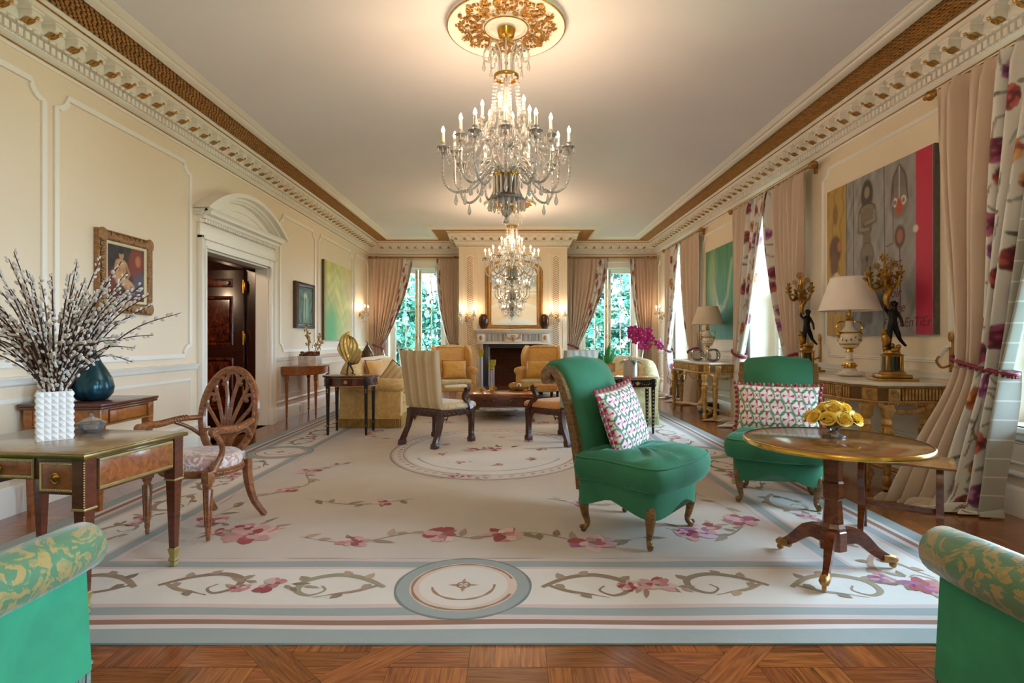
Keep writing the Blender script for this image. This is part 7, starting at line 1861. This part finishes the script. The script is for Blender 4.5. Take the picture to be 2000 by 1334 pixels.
curtain('c', 'beige curtain at the near side of the farthest right-wall window, behind the far console', (W, 9.90), (0, 1), RN, 1.02, 0, .24, .98, seed=6, nf=9, Wb=.5, nu=100, nv=110, off0=.13, puddle=.3, tw=.3)
curtain('c', 'beige curtain with wide floral edge at the far side of the middle right-wall window', (W, 8.25), (0, -1), RN, 1.08, 0, .2, .98, seed=7, nf=9, Wb=.6, floral=(.48, 1.), nu=140, nv=150, off0=.14, puddle=.4, tw=.3)
curtain('c', 'beige curtain at the near side of the middle right-wall window behind the far candelabrum', (W, 6.24), (0, 1), RN, 1.0, 0, .26, .98, seed=8, nf=9, Wb=.5, nu=130, nv=150, off0=.13, puddle=.2, tw=.32)
curtain('c', 'beige and floral silk curtain with checked lining pooling on the floor beside the stool-sized table', (W, 4.26), (0, -1), RN, 1.12, 0, .42, 1.0, ztop=3.12, seed=9, nf=9, Wb=.12, floral=(.52, .86), lining=1, nu=260, nv=420, off0=.17, back=-.25, puddle=.22, tw=.46, flare=.5, bow=1.3, deep=1.45)
for i, (x, y, nr) in enumerate(((W, 4.32, 'r'), (W, 6.17, 'r'), (W, 8.33, 'r'), (-1.5, YB, 'b'), (1.42, YB, 'b'))):
    b = MB(); e = MB()
    if nr == 'r': b.box(x-.012, x, y-.02, y+.02, .8, 1.22, .006); b.tube(catmull([(x-.01, y, 1.0), (x-.08, y, .98), (x-.12, y, 1.03), (x-.10, y, 1.07)], 5), .009, 6); b.ell((x-.012, y, 1.22), (.01, .028, .045), 8, 6)
    else: b.box(x-.02, x+.02, y-.012, y, .8, 1.22, .006); b.tube([(x, y, 1.0), (x, y-.09, 1.0)], .009, 6); b.ell((x, y-.012, 1.22), (.028, .01, .045), 8, 6)
    one(b.build('tieback_hook', M_oldgold), ['gilt tieback hook between the near candelabrum and the checked-lined curtain', 'gilt tieback hook left of the near console by the middle window', 'gilt tieback hook near the green painting', 'gilt tieback hook left of the chimney breast', 'gilt tieback hook right of the chimney breast'][i], 'hook')
# ================================================================== chandeliers
def chandelier(label, cx, cy):
    t = thing('crystal_chandelier', label, 'chandelier', (cx, cy, 0)); zc = ZC-.045
    b = MB(); b.lathe([(.0, zc-.09), (.02, zc-.085), (.03, zc-.06), (.055, zc-.05), (.06, zc-.03), (.07, zc), (.05, zc+.02)], 20); b.build('ceiling_canopy', M_gold, t)
    b = MB(); b.tube([(0, 0, 2.10), (0, 0, zc-.08)], .006, 6); 
    for k in range(9): b.tube([(.012*cos(a_*PI/4)*(1 if k % 2 else .2), .012*cos(a_*PI/4)*(.2 if k % 2 else 1), 3.14+.035*k+.014*sin(a_*PI/4)) for a_ in range(8)], .003, 4, closed=True)
    b.build('chain', M_gold, t)
    b = MB(); b.lathe([(.088, 3.125), (.094, 3.135), (.094, 3.15), (.085, 3.155)], 20, cap=False); b.lathe([(.07, 2.385), (.09, 2.39), (.1, 2.41), (.095, 2.42)], 20, cap=False); b.build('gilt_ring', M_gold, t)
    b = MB(); b.lathe([(.02, 3.13), (.026, 3.0), (.018, 2.9), (.05, 2.84), (.02, 2.8), (.03, 2.72), (.06, 2.66), (.03, 2.6), (.035, 2.5), (.05, 2.45), (.09, 2.41)], 12); b.build('glass_column', M_crys, t, flat=True)
    b = MB(); b.lathe([(.09, 2.40), (.082, 2.36), (.07, 2.28), (.05, 2.25), (.0, 2.245)], 16); b.build('silvered_bowl', mat('silvered_glass', '#8b7f76', .12, .9, .2, 10), t)
    b = MB(); b.lathe([(.02, 2.25), (.06, 2.22), (.12, 2.235), (.125, 2.245), (.06, 2.24)], 16); b.lathe([(.0, 2.10), (.03, 2.12), (.045, 2.15), (.03, 2.185), (.015, 2.2), (.02, 2.23)], 10)
    for k in range(18): a_ = k*PI/9; drop(b, (.118*cos(a_), .118*sin(a_), 2.235), .085, .011)
    for k in range(16): a_ = k*PI/8; b.tube([(.092*cos(a_), .092*sin(a_), 2.40), (.088*cos(a_), .088*sin(a_), 2.27)], .0085, 4)
    drop(b, (0, 0, 2.11), .055, .02); b.build('prism_basket', M_crys, t, flat=True)
    # glass hooks above the ring, with drops
    for k in range(8):
        a_ = k*PI/4; c_, s_ = cos(a_), sin(a_); b = MB(); b.tube(catmull([(.06*c_, .06*s_, 3.15), (.055*c_, .055*s_, 3.28), (.10*c_, .10*s_, 3.36), (.155*c_, .155*s_, 3.34), (.165*c_, .165*s_, 3.27), (.13*c_, .13*s_, 3.255), (.125*c_, .125*s_, 3.29)], 5), [.009, .008, .007, .005], 6)
        drop(b, (.165*c_, .165*s_, 3.265), .085, .014); drop(b, (.11*c_, .11*s_, 3.345), .06, .01); b.build('crown_scroll', M_crys, t, ang=180)
    def beads(name, pts, r, step):
        b = MB(); P = catmull(pts, 14); acc = 0
        for i in range(1, len(P)):
            acc += (P[i]-P[i-1]).length
            if acc >= step: acc = 0; b.ell(P[i], r, 6, 4)
        return b.build(name, M_crys, t, ang=30)
    for k in range(10):
        a_ = k*PI/5; c_, s_ = cos(a_), sin(a_); beads('bead_strand', [(.09*c_, .09*s_, 3.12), (.10*c_, .10*s_, 2.95), (.125*c_, .125*s_, 2.8), (.17*c_, .17*s_, 2.70)], .0095, .019)
    def arm(a_, r, z, z_hub, dip, r_hub=.07):
        c_, s_ = cos(a_), sin(a_); b = MB()
        P = catmull([(r_hub*c_, r_hub*s_, z_hub), (r*.35*c_, r*.35*s_, z_hub+.02), (r*.6*c_, r*.6*s_, dip+.03), (r*.82*c_, r*.82*s_, dip), (r*.99*c_, r*.99*s_, dip+.08), (r*c_, r*s_, z-.03)], 7)
        b.tube(P, .0085, 6, sec=None); n = len(P)
        for i in range(1, n-1, 1): b.ell(P[i], (.0125, .0125, .006), 6, 3, align(P[i+1]-P[i-1]) @ RX(.4))
        b.lathe([(.012, z-.045), (.014, z-.03), (.02, z-.02)], 8, (r*c_, r*s_, 0))
        drop(b, (r*.8*c_, r*.8*s_, dip-.01), .09, .015); drop(b, (r*.55*c_, r*.55*s_, dip+.03), .05, .009)
        ao = b.build('arm', M_crys, t, ang=180)
        candle_head(r*c_, r*s_, z, ao, .95)
        # festoon of beads to the next arm and to the column
        return ao
    n1 = 14
    for k in range(n1):
        a_ = (k+.5)*2*PI/n1; arm(a_, .465 if k % 2 else .40, 2.585 if k % 2 else 2.62, 2.42, 2.27 if k % 2 else 2.31)
        a2 = a_+2*PI/n1; r1, r2 = (.465, .40) if k % 2 else (.40, .465); z1, z2 = 2.575, 2.60
        am = (a_+a2)/2; beads('bead_festoon', [(r1*cos(a_), r1*sin(a_), z1), ((r1+r2)/2.05*cos(am), (r1+r2)/2.05*sin(am), 2.50), (r2*cos(a2), r2*sin(a2), z2)], .0075, .016)
        beads('bead_festoon', [(.165*cos(a_), .165*sin(a_), 2.70), (.27*cos(a_), .27*sin(a_), 2.60), (r1*cos(a_), r1*sin(a_), 2.60)], .0075, .016)
    for k in range(6):
        a_ = (k+.25)*PI/3; arm(a_, .18, 2.80, 2.62, 2.66, .03)
    for k in range(20):
        a_ = k*PI/10; r = .2+.04*(k % 2)
        for R_, z_, L_ in ((r, 2.70, .08), (.3, 2.49, .07)): b = MB(); drop(b, (R_*cos(a_), R_*sin(a_), z_), L_, .0125); b.tube([(R_*cos(a_), R_*sin(a_), z_), (R_*.9*cos(a_), R_*.9*sin(a_), z_+.05)], .0018, 4); b.build('crystal_drop', M_crys, t, flat=True)
    for k in range(12):
        a_ = k*PI/6; b = MB(); c_, s_ = cos(a_), sin(a_); b.tube(catmull([(.05*c_, .05*s_, 2.45), (.12*c_, .12*s_, 2.52), (.17*c_, .17*s_, 2.5), (.2*c_, .2*s_, 2.44)], 4), [.012, .01, .008, .003], 5)
        b.build('glass_scroll', M_crys, t, ang=180)
    return t
ch = chandelier('large crystal chandelier with lit candle bulbs under the nearer gilded ceiling rose', -.05, 4.09)
dup(ch, (-.02, 9.5, 0), label='crystal chandelier with lit bulbs in front of the fireplace mirror')
dup(ch, (-.05, -1.32, 0), label='third crystal chandelier added at the rear end of the room for light, seen only in the mirror')  # extra chandelier added behind the camera to light the near end
# ================================================================== camera, sky, light
cam = bpy.data.cameras.new('camera'); co = bpy.data.objects.new('camera', cam); COL.objects.link(co)
co.location = (0, 0, CH); co.rotation_euler = (PI/2, 0, 0)
cam.sensor_width = 36; cam.lens = 36*F/2000; cam.shift_x = -(CX-1000)/2000; cam.shift_y = -(667-CY)/2000
cam.clip_start = .05; SC.camera = co
w = bpy.data.worlds.new('daylight'); SC.world = w; w.use_nodes = True
bg = w.node_tree.nodes['Background']; bg.inputs[0].default_value = (.58, .80, 1.0, 1); bg.inputs[1].default_value = SKY
for k, (p, q) in enumerate(RW):
    l = bpy.data.lights.new('window_portal', 'AREA'); l.shape = 'RECTANGLE'; l.size = ZH-ZS; l.size_y = q-p; l.cycles.is_portal = True
    o = bpy.data.objects.new('window_portal', l); COL.objects.link(o); o.location = (W+.45, (p+q)/2, (ZS+ZH)/2); o.rotation_euler = (0, PI/2, 0); 
for cx in (-BWC, BWC):
    l = bpy.data.lights.new('window_portal', 'AREA'); l.shape = 'RECTANGLE'; l.size = 2*BWH; l.size_y = 2.75; l.cycles.is_portal = True
    o = bpy.data.objects.new('window_portal', l); COL.objects.link(o); o.location = (cx, YB+.4, 1.65); o.rotation_euler = (-PI/2, 0, 0)
SC.view_settings.view_transform = 'Standard'; SC.view_settings.look = 'None'; SC.view_settings.gamma = 1
SC.view_settings.exposure = EXPO; SC.view_settings.use_curve_mapping = False
c = SC.cycles; c.use_denoising = True; c.max_bounces = 9; c.diffuse_bounces = 5; c.glossy_bounces = 4; c.transmission_bounces = 7
c.transparent_max_bounces = 8; c.caustics_reflective = False; c.caustics_refractive = False; c.sample_clamp_indirect = 6
c.use_adaptive_sampling = True; c.adaptive_threshold = .02
